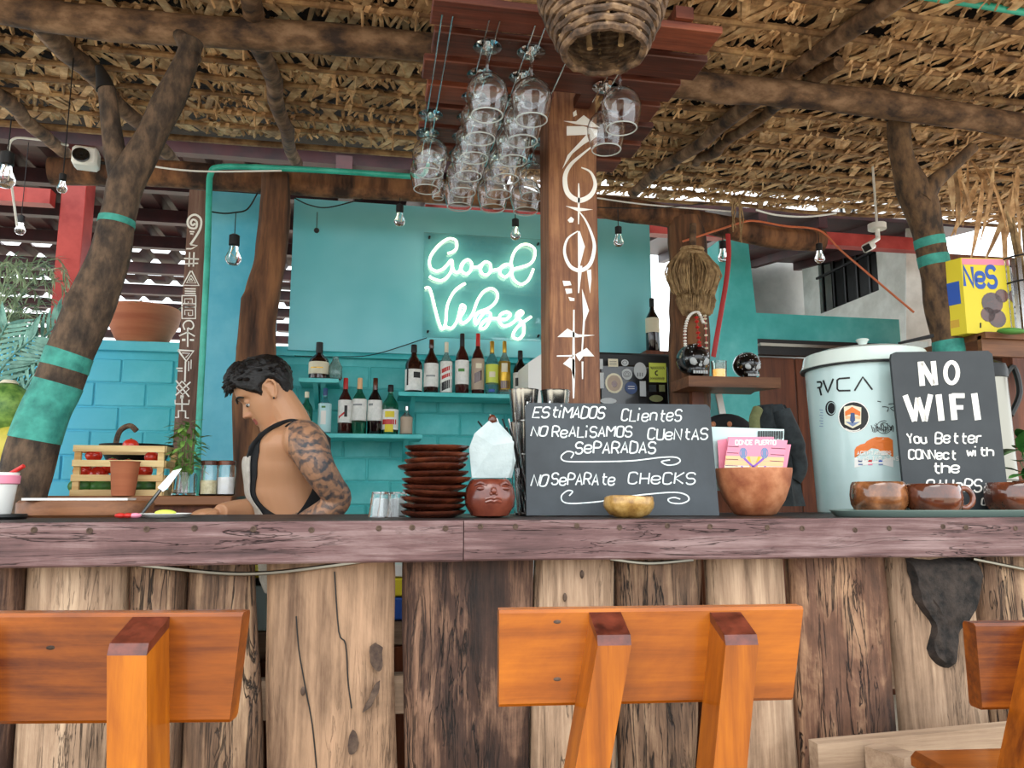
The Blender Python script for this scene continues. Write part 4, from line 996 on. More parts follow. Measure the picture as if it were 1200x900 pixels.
# strokes are laid out in picture units of the board's own face, then mapped on the board plane
txt(tb_, 'ESt', 624, 489, 12, m1, 1.7, cw=.68, gap=.16, slant=.25, th=.0012); txt(tb_, 'iMADOS', 655, 490, 13, m1, 1.7, cw=.58, gap=.16, slant=.2, th=.0012)
txt(tb_, 'CLienteS', 728, 493, 13, m1, 1.6, cw=.55, gap=.19, slant=.15, th=.0012)
txt(tb_, 'NO', 622, 511, 11, m1, 1.7, cw=.7, gap=.2, slant=.25, th=.0012); txt(tb_, 'ReALiSAMOS', 647, 512, 12, m1, 1.7, cw=.62, gap=.2, slant=.1, th=.0012)
txt(tb_, 'CUeNtAS', 759, 515, 12.5, m1, 1.7, cw=.63, gap=.19, slant=.1, th=.0012)
txt(tb_, 'SePARADAS', 674, 531, 13, m1, 1.8, cw=.62, gap=.2, slant=.1, th=.0012)
txt(tb_, 'NO', 622, 569, 13, m1, 1.7, cw=.6, gap=.16, slant=.3, th=.0012); txt(tb_, 'SePARAte', 646, 568, 13, m1, 1.7, cw=.56, gap=.17, slant=.12, th=.0012)
txt(tb_, 'CHeCKS', 736, 567, 13, m1, 1.6, cw=.78, gap=.26, slant=.12, th=.0012)
def swirl(b, pts, m_, wd, dx=0, dy=0, k=6):
    b.ribbon(spline([(a+dx, -(e+dy)) for a, e in pts], k), wd, m_, .0012)
swirl(tb_, [(669, 537), (672, 531), (665, 529), (658, 534), (659, 539), (668, 541), (700, 541), (740, 540), (775, 536), (792, 536), (797, 540), (792, 544), (782, 545), (775, 541), (785, 539)], m1, 1.5)
swirl(tb_, [(667, 581), (671, 576), (665, 575), (658, 581), (660, 588), (672, 590), (700, 588), (712, 586), (735, 582), (760, 579), (790, 577), (804, 580), (807, 586), (798, 590), (786, 589), (783, 585), (790, 583), (797, 585)], m1, 1.5)
obj('chalk_lettering', tb_, 'chalk', cbd, smooth=False)
b = B(); p = cb(728, 560)+V((0, .012, 0)); b.tube([p, V((p.x, yb_+.14, ZT+.002))], .006, n=6); obj('easel_leg', b, 'brown_wood', cbd)
# ---- small stone bowl
c = at_y(737, 1.86); s = scale_at(c); r = 30*s
b = B(); b.lathe([(.45*r, 0), (.75*r, .1*r), (.97*r, .4*r), (1.0*r, .58*r), (.95*r, .80*r), (.88*r, .84*r), (.86*r, .8*r), (.85*r, .5*r), (.5*r, .2*r), (.001, .15*r)], c, 32)
for i, p in enumerate(b.v): b.v[i] = p+V((1, 0, 0))*.004*noise.noise(p*25)+V((0, 0, 1))*.004*noise.noise(p*20)
tag(obj('stone_bowl', b, 'stone_bowl'), 'small yellowish glazed stone bowl in front of the chalkboard', 'bowl')
# ---- big clay bowl with flyers
c = at_y(884, 2.0); s = scale_at(c); r = 44*s
b = B(); b.lathe([(.42*r, 0), (.55*r, .05*r), (.78*r, .40*r), (.93*r, .80*r), (1.0*r, 1.18*r), (1.0*r, 1.25*r), (.95*r, 1.24*r), (.88*r, .8*r), (.7*r, .4*r), (.001, .12*r)], c, 44)
bowl = tag(obj('clay_bowl', b, 'clay_bowl'), 'large unglazed terracotta bowl holding pink flyers right of the chalkboard', 'bowl')
def flyer(pts, y, m, label, th=.0015, cat='flyer'):
    P = [PY(a, e, y) for a, e in pts]; b = B(); b.sheet(P, th, (0, 1, 0)); o = obj('flyer', b, m, smooth=False); return tag(o, label, cat)
fb = flyer([(833, 500), (919, 503), (917, 575), (841, 575)], 2.05, 'enamel', 'large grey and white magazine standing at the back of the flyers', .004)
gb = B()
for k in range(16): gb.sheet([PY(888+k*1.9, 505, 2.0485), PY(889.2+k*1.9, 505, 2.0485), PY(889.2+k*1.9, 514+k % 3, 2.0485), PY(888+k*1.9, 514, 2.0485)], .0006, (0, -1, 0))
obj('printed_skyline', gb, 'dark_metal', fb, smooth=False)
flyer([(841, 516), (852, 514), (862, 575), (844, 575)], 2.035, 'pink', 'narrow pink flyer at the left behind the main flyers')
flyer([(853, 512), (907, 512), (907, 575), (853, 575)], 2.028, 'pink', 'pink flyer behind the middle of the front flyers')
f2 = flyer([(853, 516), (927, 521), (917, 575), (850, 575)], 2.02, 'pink', 'pink flyer just behind the one with the drawing, its right edge showing')
ff = flyer([(854, 513), (923, 516), (913, 575), (846, 575)], 2.01, 'pink', 'front flyer with pink to peach stripes and a purple crossed drawing')
fm = lambda u, v, h: PY(u, -v, 2.01-h)
for k in range(5):   # colour bands lower half
    b = B(); y0, y1 = 528+k*5.5, 533+k*5.5; b.ribbon([(852-(y0-520)*.12, -(y0+3)), (921-(y0-520)*.17, -(y0+5))], 5.2, fm, .0003); obj('print_band', b, ['pink', 'peach', 'peach', 'cream', 'cream'][k], ff, smooth=False)
b = B()
for k in range(6): yy = 523+k*7.5; b.ribbon([(853-(yy-520)*.12, -yy), (866-(yy-520)*.05, -(yy+.6))], .7, fm, .0007); b.ribbon([(904-(yy-520)*.1, -(yy+2)), (921-(yy-520)*.17, -(yy+3))], .7, fm, .0007)
obj('print_lines', b, 'black', ff, smooth=False)
b = B(); txt(b, 'DONDE PUERTO', 862, 521, 5, fm, 1.3, cw=.62, gap=.2, slant=.05, jit=.03, th=.0008); obj('title_lettering', b, 'white_paint', ff, smooth=False)
for cx_, sg in ((871, 1), (896, -1)):
    b = B(); P = [(cx_+5*math.cos(t)*.8, -(531+6*math.sin(t))) for t in [2*math.pi*i/16 for i in range(17)]]; b.ribbon(P[:-1], 1.2, fm, .0009, closed=True); b.ribbon([(cx_, -526), (cx_, -536)], 5, fm, .0007); obj('drawn_agave', b, 'steelblue', ff, smooth=False)
    b = B(); b.ribbon(spline([(cx_+sg*1, -537), (883, -547), (883+sg*14, -556)], 5), 2.5, fm, .0009); b.ribbon(spline([(cx_-sg*4, -556), (875+sg*4, -549), (883, -556), (883+sg*10, -552), (883+sg*14, -546)], 5), 2, fm, .0009); obj('drawn_tentacle', b, 'purple', ff, smooth=False)
b = B(); b.ribbon([(877, -535), (880, -547)], 3, fm, .0008); b.ribbon([(890, -535), (886, -547)], 3, fm, .0008); obj('drawn_fruit', b, 'gold', ff, smooth=False)
# ---- oval tray with three mugs
c = at_y(1110, 1.84); s = scale_at(c)
tx = PY(978, 600, 1.84).x; tl = PY(1300, 600, 1.84).x; R_ = (tl-tx)/2; cc = V(((tx+tl)/2, 1.855, ZT))
b = B(); b.lathe([(R_-.02, 0), (R_-.016, .001), (R_-.003, .014), (R_, .016), (R_, .018), (R_-.006, .018), (R_-.022, .004), (.001, .004)], cc, 64, sy=.115/R_)
tag(obj('serving_tray', b, 'tray_green'), 'grey-green oval serving tray on the right end of the counter', 'tray')
def mug(px, y, w_, h_, m, label, handle, squash=1):
    c = at_y(px, y, ZT+.0042); s = scale_at(c); r = w_*s/2; h = h_*s
    t = thing('clay_mug', label, 'mug', c)
    b = B(); b.lathe([(.62*r, 0), (.80*r, .05*h), (.97*r, .3*h), (1.0*r, .6*h), (.95*r, .88*h), (.90*r, .98*h), (.87*r, 1.0*h), (.84*r, .97*h), (.92*r, .6*h), (.75*r, .15*h), (.001, .12*h)], c, 36); obj('body', b, m, t)
    if handle:
        a = handle; d = V((math.cos(a), math.sin(a), 0)); P = [c+d*(.9*r)+V((0, 0, .80*h)), c+d*(1.2*r)+V((0, 0, .84*h)), c+d*(1.42*r)+V((0, 0, .62*h)), c+d*(1.38*r)+V((0, 0, .36*h)), c+d*(1.15*r)+V((0, 0, .22*h)), c+d*(.93*r)+V((0, 0, .26*h))]
        b = B(); b.tube(spline(P, 5), .0075, n=10); obj('handle', b, m, t)
    return t
mug(1030, 1.90, 64, 38, 'mug_light', 'brown glazed clay mug in front of the white container, no handle in view', 0)
mug(1094, 1.84, 62, 36, 'mug_glaze', 'shiny red-brown clay mug with a looped handle in front of the no wifi board', -.25)
mug(1192, 1.86, 68, 37, 'mug_glaze', 'red-brown clay mug at the right edge of the tray', 0)
# ---- NO WIFI board leaning on the container
yn_ = 1.935; nb = V((0, -math.cos(.13), math.sin(.13)))
def nf(px, py): return PP(px, py, V((0, yn_, ZT)), nb)
b0 = thing('no_wifi_board', 'tall dark chalkboard reading NO WIFI leaning behind the brown mugs', 'board', nf(1115, 598))
ob = quadboard(b0, nf, [(1062, 601), (1044, 421), (1045, 415), (1050, 412.5), (1158, 411), (1163, 415), (1184, 600)], 'chalkboard_dark')
m2 = pxmap(nf); b = B()
def poly(b, pts): b.sheet([m2(x/4.5+1040, -(y/4.5+405), .0002) for x, y in pts], .0012, (0, -1, 0))
def bold(b, pts, wd, closed=False):
    P = [(x/4.5+1040, -(y/4.5+405)) for x, y in pts]; b.ribbon(P, wd, m2, .0013, closed)
bold(b, [(172, 85), (183, 212)], 6.2); bold(b, [(176, 90), (244, 205)], 6.4); bold(b, [(240, 82), (252, 208)], 6.0)
bold(b, [(337+33*math.cos(t), 143+55*math.sin(t)) for t in [2*math.pi*i/22 for i in range(22)]], 4.9, True)
bold(b, [(92, 262), (142, 398)], 6.2); bold(b, [(142, 398), (158, 275)], 5.4); bold(b, [(158, 275), (196, 398)], 6); bold(b, [(196, 398), (226, 258)], 5.8)
bold(b, [(268, 258), (284, 396)], 7); bold(b, [(338, 255), (352, 392)], 7); bold(b, [(338, 264), (405, 264)], 5.5); bold(b, [(346, 326), (398, 326)], 5)
bold(b, [(456, 252), (476, 392)], 7.2)
txt(b, 'You', 1064, 519, 11, m2, 1.8, cw=.52, gap=.2, slant=-.15, th=.0012); txt(b, 'Better', 1096, 519, 12, m2, 1.7, cw=.6, gap=.2, slant=.05, th=.0012)
txt(b, 'CONNect', 1065, 538, 10.5, m2, 1.8, cw=.6, gap=.17, slant=.0, th=.0012); txt(b, 'with', 1133, 534, 10, m2, 1.8, cw=.75, gap=.2, slant=.0, th=.0012)
txt(b, 'the', 1092, 554, 12, m2, 1.9, cw=.75, gap=.2, slant=.0, th=.0012); txt(b, 'OtHeRS', 1085, 576, 14, m2, 1.8, cw=.6, gap=.2, slant=.1, th=.0012); txt(b, 'C', 1150, 592, 8, m2, 1.6, th=.0012)
obj('lettering', b, 'white_paint', b0, smooth=False)
# ---- white enamel container with lid
c = at_y(1023, 2.235, ZT); s = scale_at(c); r = .183; zr_ = PY(1023, 428, 2.235).z
sx_ = (PY(1098, 583, 2.11).x-PY(950, 583, 2.11).x)/2/r
can = thing('enamel_container', 'big pale white-green enamel container with lid and stickers behind the no wifi board', 'container', c)
h = zr_-ZT
b = B(); b.lathe([(.90*r, 0), (.92*r, .004), (.955*r, .4*h), (.985*r, .80*h), (1.0*r, .93*h), (1.0*r, h), (.97*r, h), (.95*r, .7*h), (.9*r, .02), (.001, .015)], c, 64); obj('body', b, 'enamel', can)
b = B(); b.lathe([(1.06*r, h-.018), (1.085*r, h-.014), (1.05*r, h-.004), (1.02*r, h+.022), (1.0*r, h+.030), (.8*r, h+.042), (.4*r, h+.052), (.12*r, h+.056), (.10*r, h+.058)], c, 64); lid = obj('lid', b, 'enamel_lid', can)
b = B(); b.lathe([(.013, h+.055), (.011, h+.066), (.017, h+.078), (.021, h+.082), (.018, h+.086), (.001, h+.087)], c, 24); obj('knob', b, 'enamel_lid', lid)
b = B(); b.lathe([(1.045*r, h-.021), (1.075*r, h-.021), (1.08*r, h-.016), (1.05*r, h-.0165)], c, 64); obj('rim_band', b, 'black', lid)
def can_pt(px, py, off=.0012):
    rr = ray(px, py); o = CAM-c; a_ = rr.x**2+rr.y**2; R0 = .967*r
    for it in range(4):
        bq = 2*(o.x*rr.x+o.y*rr.y); cq = o.x**2+o.y**2-(R0+off)**2; D = max(bq*bq-4*a_*cq, 0); t = (-bq-math.sqrt(D))/(2*a_); z = (CAM+rr*t).z-ZT
        u = max(0, min(1, z/h)); R0 = r*(.92+(.955-.92)*u/.4 if u < .4 else .955+.03*(u-.4)/.4 if u < .8 else .985+.015*(u-.8)/.13)
    return CAM+rr*t
m3 = lambda u, v, hh: can_pt(u, -v, .0012+hh)
def q3(x, y, s_=6.923, ox=940, oy=390): return (ox+x/s_, -(oy+y/s_))
def canmark(name, m, strokes, wd, th=.0006, closed=False, sp=0):
    b = B()
    for st in strokes:
        P = [q3(*p) for p in st]
        if sp: P = spline(P, sp)
        b.ribbon(P, wd, m3, th, closed)
    return obj(name, b, m, can, smooth=False)
# letters R V C Λ
L_ = lambda p, n=4: [tuple(p[i][k]+(p[i+1][k]-p[i][k])*j/n for k in (0, 1)) for i in range(len(p)-1) for j in range(n)]+[p[-1]]
canmark('brand_lettering', 'black', [L_([(118, 400), (150, 398), (158, 412), (152, 440), (122, 448)]), L_([(140, 445), (155, 508)]), L_([(170, 385), (208, 485), (252, 372)]), L_([(388, 365), (300, 372), (284, 385), (285, 455), (298, 470), (392, 468)]), L_([(425, 470), (492, 358), (570, 462)])], 2.0)
def disc(cx_, cy_, rx, ry, m, off, name='sticker', n=24):
    b = B(); R2 = [can_pt(cx_, cy_, off)]; 
    v = [can_pt(cx_, cy_, off)]+[can_pt(cx_+rx*math.cos(t)*k, cy_+ry*math.sin(t)*k, off) for k in (.5, 1) for t in [2*math.pi*i/n for i in range(n)]]+[can_pt(cx_+rx*math.cos(t), cy_+ry*math.sin(t), .0002) for t in [2*math.pi*i/n for i in range(n)]]
    f = [(0, 1+(i+1) % n, 1+i) for i in range(n)]+[(1+i, 1+(i+1) % n, 1+n+(i+1) % n, 1+n+i) for i in range(n)]+[(1+n+i, 1+n+(i+1) % n, 1+2*n+(i+1) % n, 1+2*n+i) for i in range(n)]
    b.add(v, f); return obj(name, b, m, can, smooth=False)
def patch(pts, m, off, name='sticker'):
    P = [(940+x/6.923, 390+y/6.923) for x, y in pts]; cx_ = sum(p[0] for p in P)/len(P); cy_ = sum(p[1] for p in P)/len(P); n = len(P)
    b = B(); v = [can_pt(cx_, cy_, off)]+[can_pt(cx_+(p[0]-cx_)*k, cy_+(p[1]-cy_)*k, off) for k in (.5, 1) for p in P]+[can_pt(p[0], p[1], .0002) for p in P]
    f = [(0, 1+(i+1) % n, 1+i) for i in range(n)]+[(1+i, 1+(i+1) % n, 1+n+(i+1) % n, 1+n+i) for i in range(n)]+[(1+n+i, 1+n+(i+1) % n, 1+2*n+(i+1) % n, 1+2*n+i) for i in range(n)]
    b.add(v, f); return obj(name, b, m, can, smooth=False)
disc(1000.5, 488.5, 18.3, 18.3, 'white_paint', .0009); disc(1000.5, 488.5, 17.2, 17.2, 'black', .0013, 'sticker_field')
patch([(338, 600), (405, 588), (480, 605), (478, 740), (410, 775), (345, 742)], 'cream', .0018, 'sticker_shield'); patch([(348, 640), (405, 600), (472, 640), (472, 672), (348, 672)], 'orange', .0022, 'sticker_sunset')
patch([(350, 672), (472, 672), (470, 700), (352, 700)], 'peach', .0022, 'sticker_sand'); patch([(395, 650), (425, 650), (430, 710), (408, 738), (388, 710)], 'navy', .0026, 'sticker_figure'); patch([(352, 722), (470, 722), (410, 760)], 'steelblue', .0022, 'sticker_waves')
canmark('sticker_ring', 'white_paint', [[(350, 775), (380, 790), (415, 795), (450, 790), (470, 778)]], 1.1, .001, sp=2)
disc(973.5, 478.5, 6.3, 8.8, 'black', .0009); canmark('sticker_ring', 'enamel', [[(237+33*math.cos(t), 612+48*math.sin(t)) for t in [2*math.pi*i/20 for i in range(20)]]], .7, .0009, True); disc(974, 480, 3, 4.5, 'dark_metal', .0013, 'sticker_head')
canmark('faint_stamp', 'steelblue', [[(140+(k % 2)*8, 625+k*22), (170, 628+k*22)] for k in range(7)], .7, .0004)
canmark('black_print', 'dark_metal', [[(560+k*13, 750+18*math.sin(k*1.7)), (572+k*13, 775+16*math.cos(k*1.3)), (568+k*13, 800+10*math.sin(k))] for k in range(14)]+[[(650, 600), (700, 605), (690, 640)], [(700, 580), (740, 575), (745, 600), (715, 610), (745, 635)], [(610, 555), (640, 560)]], .9, .0004, sp=2)
canmark('black_print', 'dark_metal', [[(665+60*math.cos(t), 765+52*math.sin(t)) for t in [2*math.pi*i/20 for i in range(17)]], [(665+30*math.cos(t), 760+30*math.sin(t)) for t in [2*math.pi*i/14 for i in range(15)]]], .7, .0004)
patch([(425, 1010), (425, 950), (440, 925), (560, 860), (600, 845), (700, 848), (735, 870), (740, 1005)], 'orange', .0009)
b = B(); txt(b, 'ACEPTAMOS', 1004.5, 533, 4.2, m3, .85, cw=.68, gap=.28, slant=0, jit=0, th=.0014); txt(b, 'TODAS', 1029, 533, 4.2, m3, .85, cw=.55, gap=.2, slant=0, jit=0, th=.0014); txt(b, 'LAS TARJETAS', 1007, 539.5, 4.2, m3, .85, cw=.68, gap=.28, slant=0, jit=0, th=.0014); obj('sticker_lettering', b, 'white_paint', can, smooth=False)
patch([(425, 1015), (740, 1010), (740, 1090), (425, 1095)], 'white_plastic', .0007)
for x, m in ((455, 'navy'), (535, 'red'), (620, 'blue')): patch([(x, 1030), (x+32, 1030), (x+32, 1048), (x, 1048)], m, .0011, 'card_logo')
for x, m in ((455, 'steelblue'), (535, 'pink'), (620, 'steelblue')): patch([(x, 1062), (x+36, 1062), (x+36, 1074), (x, 1074)], m, .0011, 'card_logo')
# ---- steel blender jug and the leafy plant at the right end
c = at_y(1170, 2.30); s = scale_at(c); t = thing('steel_canister', 'tall steel canister with a dark lid right of the no wifi board', 'canister', c)
zt_ = PY(1166, 440, 2.30).z-ZT
b = B(); b.lathe([(.062, 0), (.066, .004), (.062, .2), (.060, zt_-.01), (.056, zt_), (.001, zt_)], c, 40); obj('body', b, 'steel_soft', t)
b = B(); b.lathe([(.063, zt_-.012), (.064, zt_+.012), (.058, zt_+.035), (.03, zt_+.05), (.001, zt_+.052)], c, 32); obj('lid', b, 'dark_metal', t)
b = B(); b.tube(spline([c+V((.062, -.01, zt_)), c+V((.10, -.01, zt_+.03)), c+V((.115, -.01, zt_-.06)), c+V((.07, -.01, zt_-.14))], 5), .010, n=8); obj('handle', b, 'black', t)
def leafmesh(b, o, d, L, wd, up=V((0, 0, 1)), curl=.2, seg=4, fold=.12):
    d = V(d).normalized(); s_ = d.cross(up)
    if s_.length < .01: s_ = V((1, 0, 0))
    s_.normalize(); u2 = s_.cross(d); P = []
    for i in range(seg+1):
        tt = i/seg; w_ = wd*math.sin(math.pi*min(.97, .06+tt*.94))**.8/2; q = V(o)+d*(L*tt)-u2*(-curl*L*tt*tt*-1)
        P += [q-s_*w_+u2*fold*w_, q, q+s_*w_+u2*fold*w_]
    b.add(P, [(i*3+j, i*3+j+1, i*3+j+4, i*3+j+3) for i in range(seg) for j in range(2)])
c = at_y(1212, 2.02); t = thing('potted_plant', 'green broad-leaved plant at the right end of the counter', 'plant', c)
b = B(); b.lathe([(.035, 0), (.05, .09), (.053, .1), (.046, .1), (.001, .09)], c, 24); obj('pot', b, 'terracotta', t)
R = random.Random(5)
for k in range(22):
    a = R.uniform(0, 6.28); o = c+V((R.uniform(-.02, .02), R.uniform(-.02, .02), .09+R.uniform(0, .12))); b = B()
    d = V((math.cos(a), math.sin(a)*.7, R.uniform(-.2, .8))); leafmesh(b, o+d.normalized()*.02, d, R.uniform(.07, .11), R.uniform(.04, .055)); b.tube([c+V((0, 0, .08)), o, o+d.normalized()*.025], .0015, n=4); obj('leaf', b, 'leaf_dark', t)
# ---- left end: cup, chopping block, knife, paper, plate
c = at_y(4, 1.98); t = thing('white_cup', 'white plastic cup with a red straw at the left end of the counter', 'cup', c+V((-.01, 0, 0)))
c = c+V((-.01, 0, .0)); b = B(); b.lathe([(.026, 0), (.028, .002), (.038, .095), (.036, .095), (.026, .006), (.001, .005)], c+V((0, 0, .012)), 28); obj('cup_body', b, 'white_plastic', t)
b = B(); b.lathe([(.036, .068), (.0395, .070), (.0405, .088), (.037, .089)], c+V((0, 0, .012)), 28); obj('pink_band', b, 'pink', t)
b = B(); b.tube([c+V((-.02, 0, .03)), c+V((.02, 0, .105)), PY(28, 546, 1.97)], .005, n=8); obj('straw', b, 'red', t)
b = B(); b.lathe([(.058, 0), (.062, .006), (.06, .012), (.001, .012)], c, 28); obj('saucer', b, 'black', t)
c = at_y(102, 2.2); b = B(); b.lathe([(.155, 0), (.165, .006), (.165, .036), (.158, .042), (.001, .042)], c, 44, sy=.55); tag(obj('chopping_block', b, 'brown_board'), 'thick round wooden chopping block on the counter left of the bartender', 'board')
b = B(); b.box(c+V((-.01, -.01, .0455)), (.24, .12, .006), rot=Matrix.Rotation(.1, 3, 'Z')); tag(obj('paper_sheet', b, 'white_plastic'), 'white paper lying on the round chopping block', 'paper')
t = thing('knife', 'kitchen knife with a long pale blade leaning up from the counter', 'knife', at_y(172, 2.1))
P0 = at_y(166, 2.08, ZT+.005); P1 = PY(188, 574, 2.1); P2 = PY(213, 549, 2.12)
b = B(); b.tube([P0, P0.lerp(P1, .5), P1], [.006, .008, .007], n=8, flat=.6); obj('grip', b, 'black_gloss', t)
d = (P2-P1); nn_ = V((0, 1, 0)); sd = d.cross(nn_).normalized(); b = B(); b.sheet([P1-sd*.008, P1+sd*.009, P1+d*.75+sd*.012, P1+d, P1+d*.2-sd*.010], .002, (0, 1, 0)); obj('blade', b, 'steel', t, smooth=False)
c = at_y(195, 2.06); b = B(); b.lathe([(.04, 0), (.05, .002), (.062, .010), (.060, .011), (.05, .004), (.001, .004)], c, 28); tag(obj('small_plate', b, 'white_plastic'), 'small white plate with lime peel beside the knife', 'plate')
b = B(); b.ball(c+V((0, 0, .012)), .016, sc=(1.6, 1, .5)); tag(obj('lime_wedge', b, 'lime'), 'pale lime wedge on the small white plate', 'fruit')
for k, (px, m) in enumerate(((143, 'red'), (152, 'red'), (160, 'pink'))):
    p = at_y(px, 2.0, ZT+.007); b = B(); b.ball(p, .009, 10, 6, sc=(1.6, 1, .7)); tag(obj('tomato_slice', b, m), ['leftmost red tomato scrap beside the knife handle', 'middle red tomato scrap beside the knife handle', 'pink tomato scrap nearest the knife handle'][k], 'food')
# ---- side cabinet with crate, plant, jars
zs = 1.155; ysd = 2.75
xa, xb = PY(44, 583, ysd).x, PY(279, 583, ysd).x
cab = thing('side_cabinet', 'low dark wooden side cabinet behind the counter carrying crate and jars', 'cabinet', ((xa+xb)/2, ysd, 0))
b = B(); b.box(((xa+xb)/2, ysd+.02, zs-.015), (xb-xa, .30, .03), bev=.003); obj('top', b, 'brown_board', cab)
b = B(); b.box(((xa+xb)/2, ysd+.03, (zs-.03)/2), (xb-xa-.06, .24, zs-.03)); obj('body', b, 'brown_wood', cab)
for k in range(2):
    b = B(); b.box(((xa+xb)/2+(k-.5)*(xb-xa)*.46, ysd-.10, .55), ((xb-xa)*.42, .02, .9), bev=.004); d = obj('door', b, 'brown_board', cab); b = B(); b.ball(((xa+xb)/2+(k-.5)*(xb-xa)*.12, ysd-.12, .7), .014); obj('knob', b, 'gold', d)
A_, Z_ = PY(82, 580, 2.69), PY(190, 580, 2.69)
cr = thing('vegetable_crate', 'pale slatted wooden crate of tomatoes and avocados on the side cabinet', 'crate', ((A_.x+Z_.x)/2, 2.76, zs)); s = scale_at(A_); W_ = Z_.x-A_.x; H_ = 58*s; cx_ = (A_.x+Z_.x)/2
for yy in (2.69, 2.87):
    for k in range(4):
        b = B(); b.box((cx_, yy, zs+H_*(.06+.30*k)), (W_, .008, H_*.13)); obj('slat', b, 'crate_wood', cr)
for sx in (-1, 1):
    for k in range(4):
        b = B(); b.box((cx_+sx*W_/2, 2.78, zs+H_*(.06+.30*k)), (.008, .17, H_*.13)); obj('slat', b, 'crate_wood', cr)
    for yy in (2.698, 2.862):
        b = B(); b.box((cx_+sx*(W_/2-.012), yy, zs+H_*.5), (.02, .012, H_), bev=.001); obj('corner_post', b, 'crate_wood', cr)
b = B(); b.box((cx_, 2.78, zs+.004), (W_-.01, .17, .008)); obj('base', b, 'crate_wood', cr)
for k, (px, py, m, r_) in enumerate(((97, 552, 'tomato', .03), (115, 556, 'tomato', .032), (131, 546, 'tomato', .03), (150, 548, 'tomato', .033), (153, 522, 'tomato', .026), (168, 552, 'tomato', .03), (110, 534, 'tomato', .026), (178, 536, 'tomato', .024))):
    b = B(); p = PY(px, py, 2.77); b.ball(p, r_, 16, 10, sc=(1, 1, .85)); tm = obj('tomato', b, m); tag(tm, 'ripe red tomato in the slatted crate, %s' % ['at its left end', 'second from its left end', 'behind the clay cup', 'right of the basket handle', 'lying on top under the handle', 'right of the clay cup', 'upper left', 'at its upper right end'][k], 'tomato', 'tomatoes in the crate')
    b = B(); b.lathe([(.006, 0), (.001, .004)], p+V((0, 0, r_*.82)), 6); obj('stem', b, 'green', tm)
for k, px in enumerate((95, 120, 148, 172)):
    b = B(); b.ball(PY(px, 570, 2.77), .033, 14, 10, sc=(1.25, .9, .8)); tag(obj('avocado', b, 'coconut' if 0 else 'leaf_dark'), 'dark green avocado at the bottom of the crate, %s from the left' % ['first', 'second', 'third', 'fourth'][k], 'avocado', 'avocados in the crate')
t = thing('handled_pan', 'dark bowl with a curved pale handle behind the tomato crate', 'pan', at_y(160, 3.03, zs)); c = V((PY(160, 530, 3.03).x, 3.03, zs))
b = B(); b.lathe([(.05, .10), (.10, .13), (.125, .185), (.12, .185), (.09, .14), (.001, .12)], c, 28); b.lathe([(.05, 0), (.05, .10)], c, 20); obj('bowl', b, 'dark_metal', t)
b = B(); b.tube(spline([PY(134, 528, 3.0), PY(140, 506, 3.0), PY(152, 499, 3.0), PY(160, 505, 3.0)], 5), .010, n=8); obj('handle', b, 'wicker', t)
c = at_y(144, 2.635, zs); s = scale_at(c); b = B(); b.lathe([(.032, 0), (.034, .003), (.043, .105), (.046, .108), (.047, 40*s), (.043, 40*s), (.031, .01), (.001, .008)], c, 32); tag(obj('clay_cup', b, 'terracotta'), 'orange terracotta cup standing in front of the tomato crate', 'cup')
def plant(px, y, z, n, label, H, spread, m='leaf', name='herb_plant', leafL=.05, leafW=.02):
    c = at_y(px, y, z); t = thing(name, label, 'plant', c); R = random.Random(n+px)
    b = B(); b.lathe([(.035, 0), (.038, .003), (.04, .06), (.036, .07), (.036, .075), (.033, .075), (.034, .01), (.001, .006)], c, 24); obj('jar', b, 'glass', t)
    b = B()
    for k in range(9):
        a = k*.7; e = c+V((math.cos(a)*spread*.5, math.sin(a)*spread*.5, H*R.uniform(.7, .95))); b.tube([c+V((0, 0, .01)), c+V((math.cos(a)*.02, math.sin(a)*.02, H*.4)), e], .0016, n=4)
    obj('stems', b, 'leaf', t)
    for k in range(n):
        a = R.uniform(0, 6.28); z_ = R.uniform(.3, 1)*H; rr = spread*(.35+.65*math.sin(min(1, z_/H)*2.6))*R.uniform(.2, .9)
        o = c+V((math.cos(a)*rr, math.sin(a)*rr, z_)); d = V((math.cos(a), math.sin(a), R.uniform(-.5, .6))); b = B(); leafmesh(b, o, d, leafL*R.uniform(.7, 1.2), leafW*R.uniform(.8, 1.2)); obj('leaf', b, m, t)
plant(215, 2.68, zs, 110, 'bushy green herb sprigs standing in a glass jar left of the salt jars', .245, .055, leafL=.042, leafW=.017)
for k, (px, m, lab) in enumerate(((244, 'grain', 'glass jar of yellowish grain with a red-brown lid, left of the salt jar'), (264, 'salt', 'glass jar of white salt with a red-brown lid beside the trunk column'))):
    c = at_y(px, 2.68, zs); s = scale_at(c); r_ = 10.5*s; H_ = 36*s; t = thing('storage_jar', lab, 'jar', c)
    b = B(); b.lathe([(r_*.9, 0), (r_, .004), (r_, H_*.9), (r_*.88, H_), (r_*.84, H_), (r_*.94, H_*.88), (r_*.94, .006), (.001, .005)], c, 28); obj('glass_body', b, 'glass', t)
    b = B(); b.lathe([(r_*.9, .0065), (r_*.92, H_*(.5+.1*k)), (.001, H_*(.52+.1*k))], c, 24); obj('contents', b, m, t)
    b = B(); b.lathe([(r_*.95, H_*.99), (r_*.98, H_+.012), (r_*.9, H_+.014), (.001, H_+.014)], c, 28); obj('lid', b, 'clay_red', t)
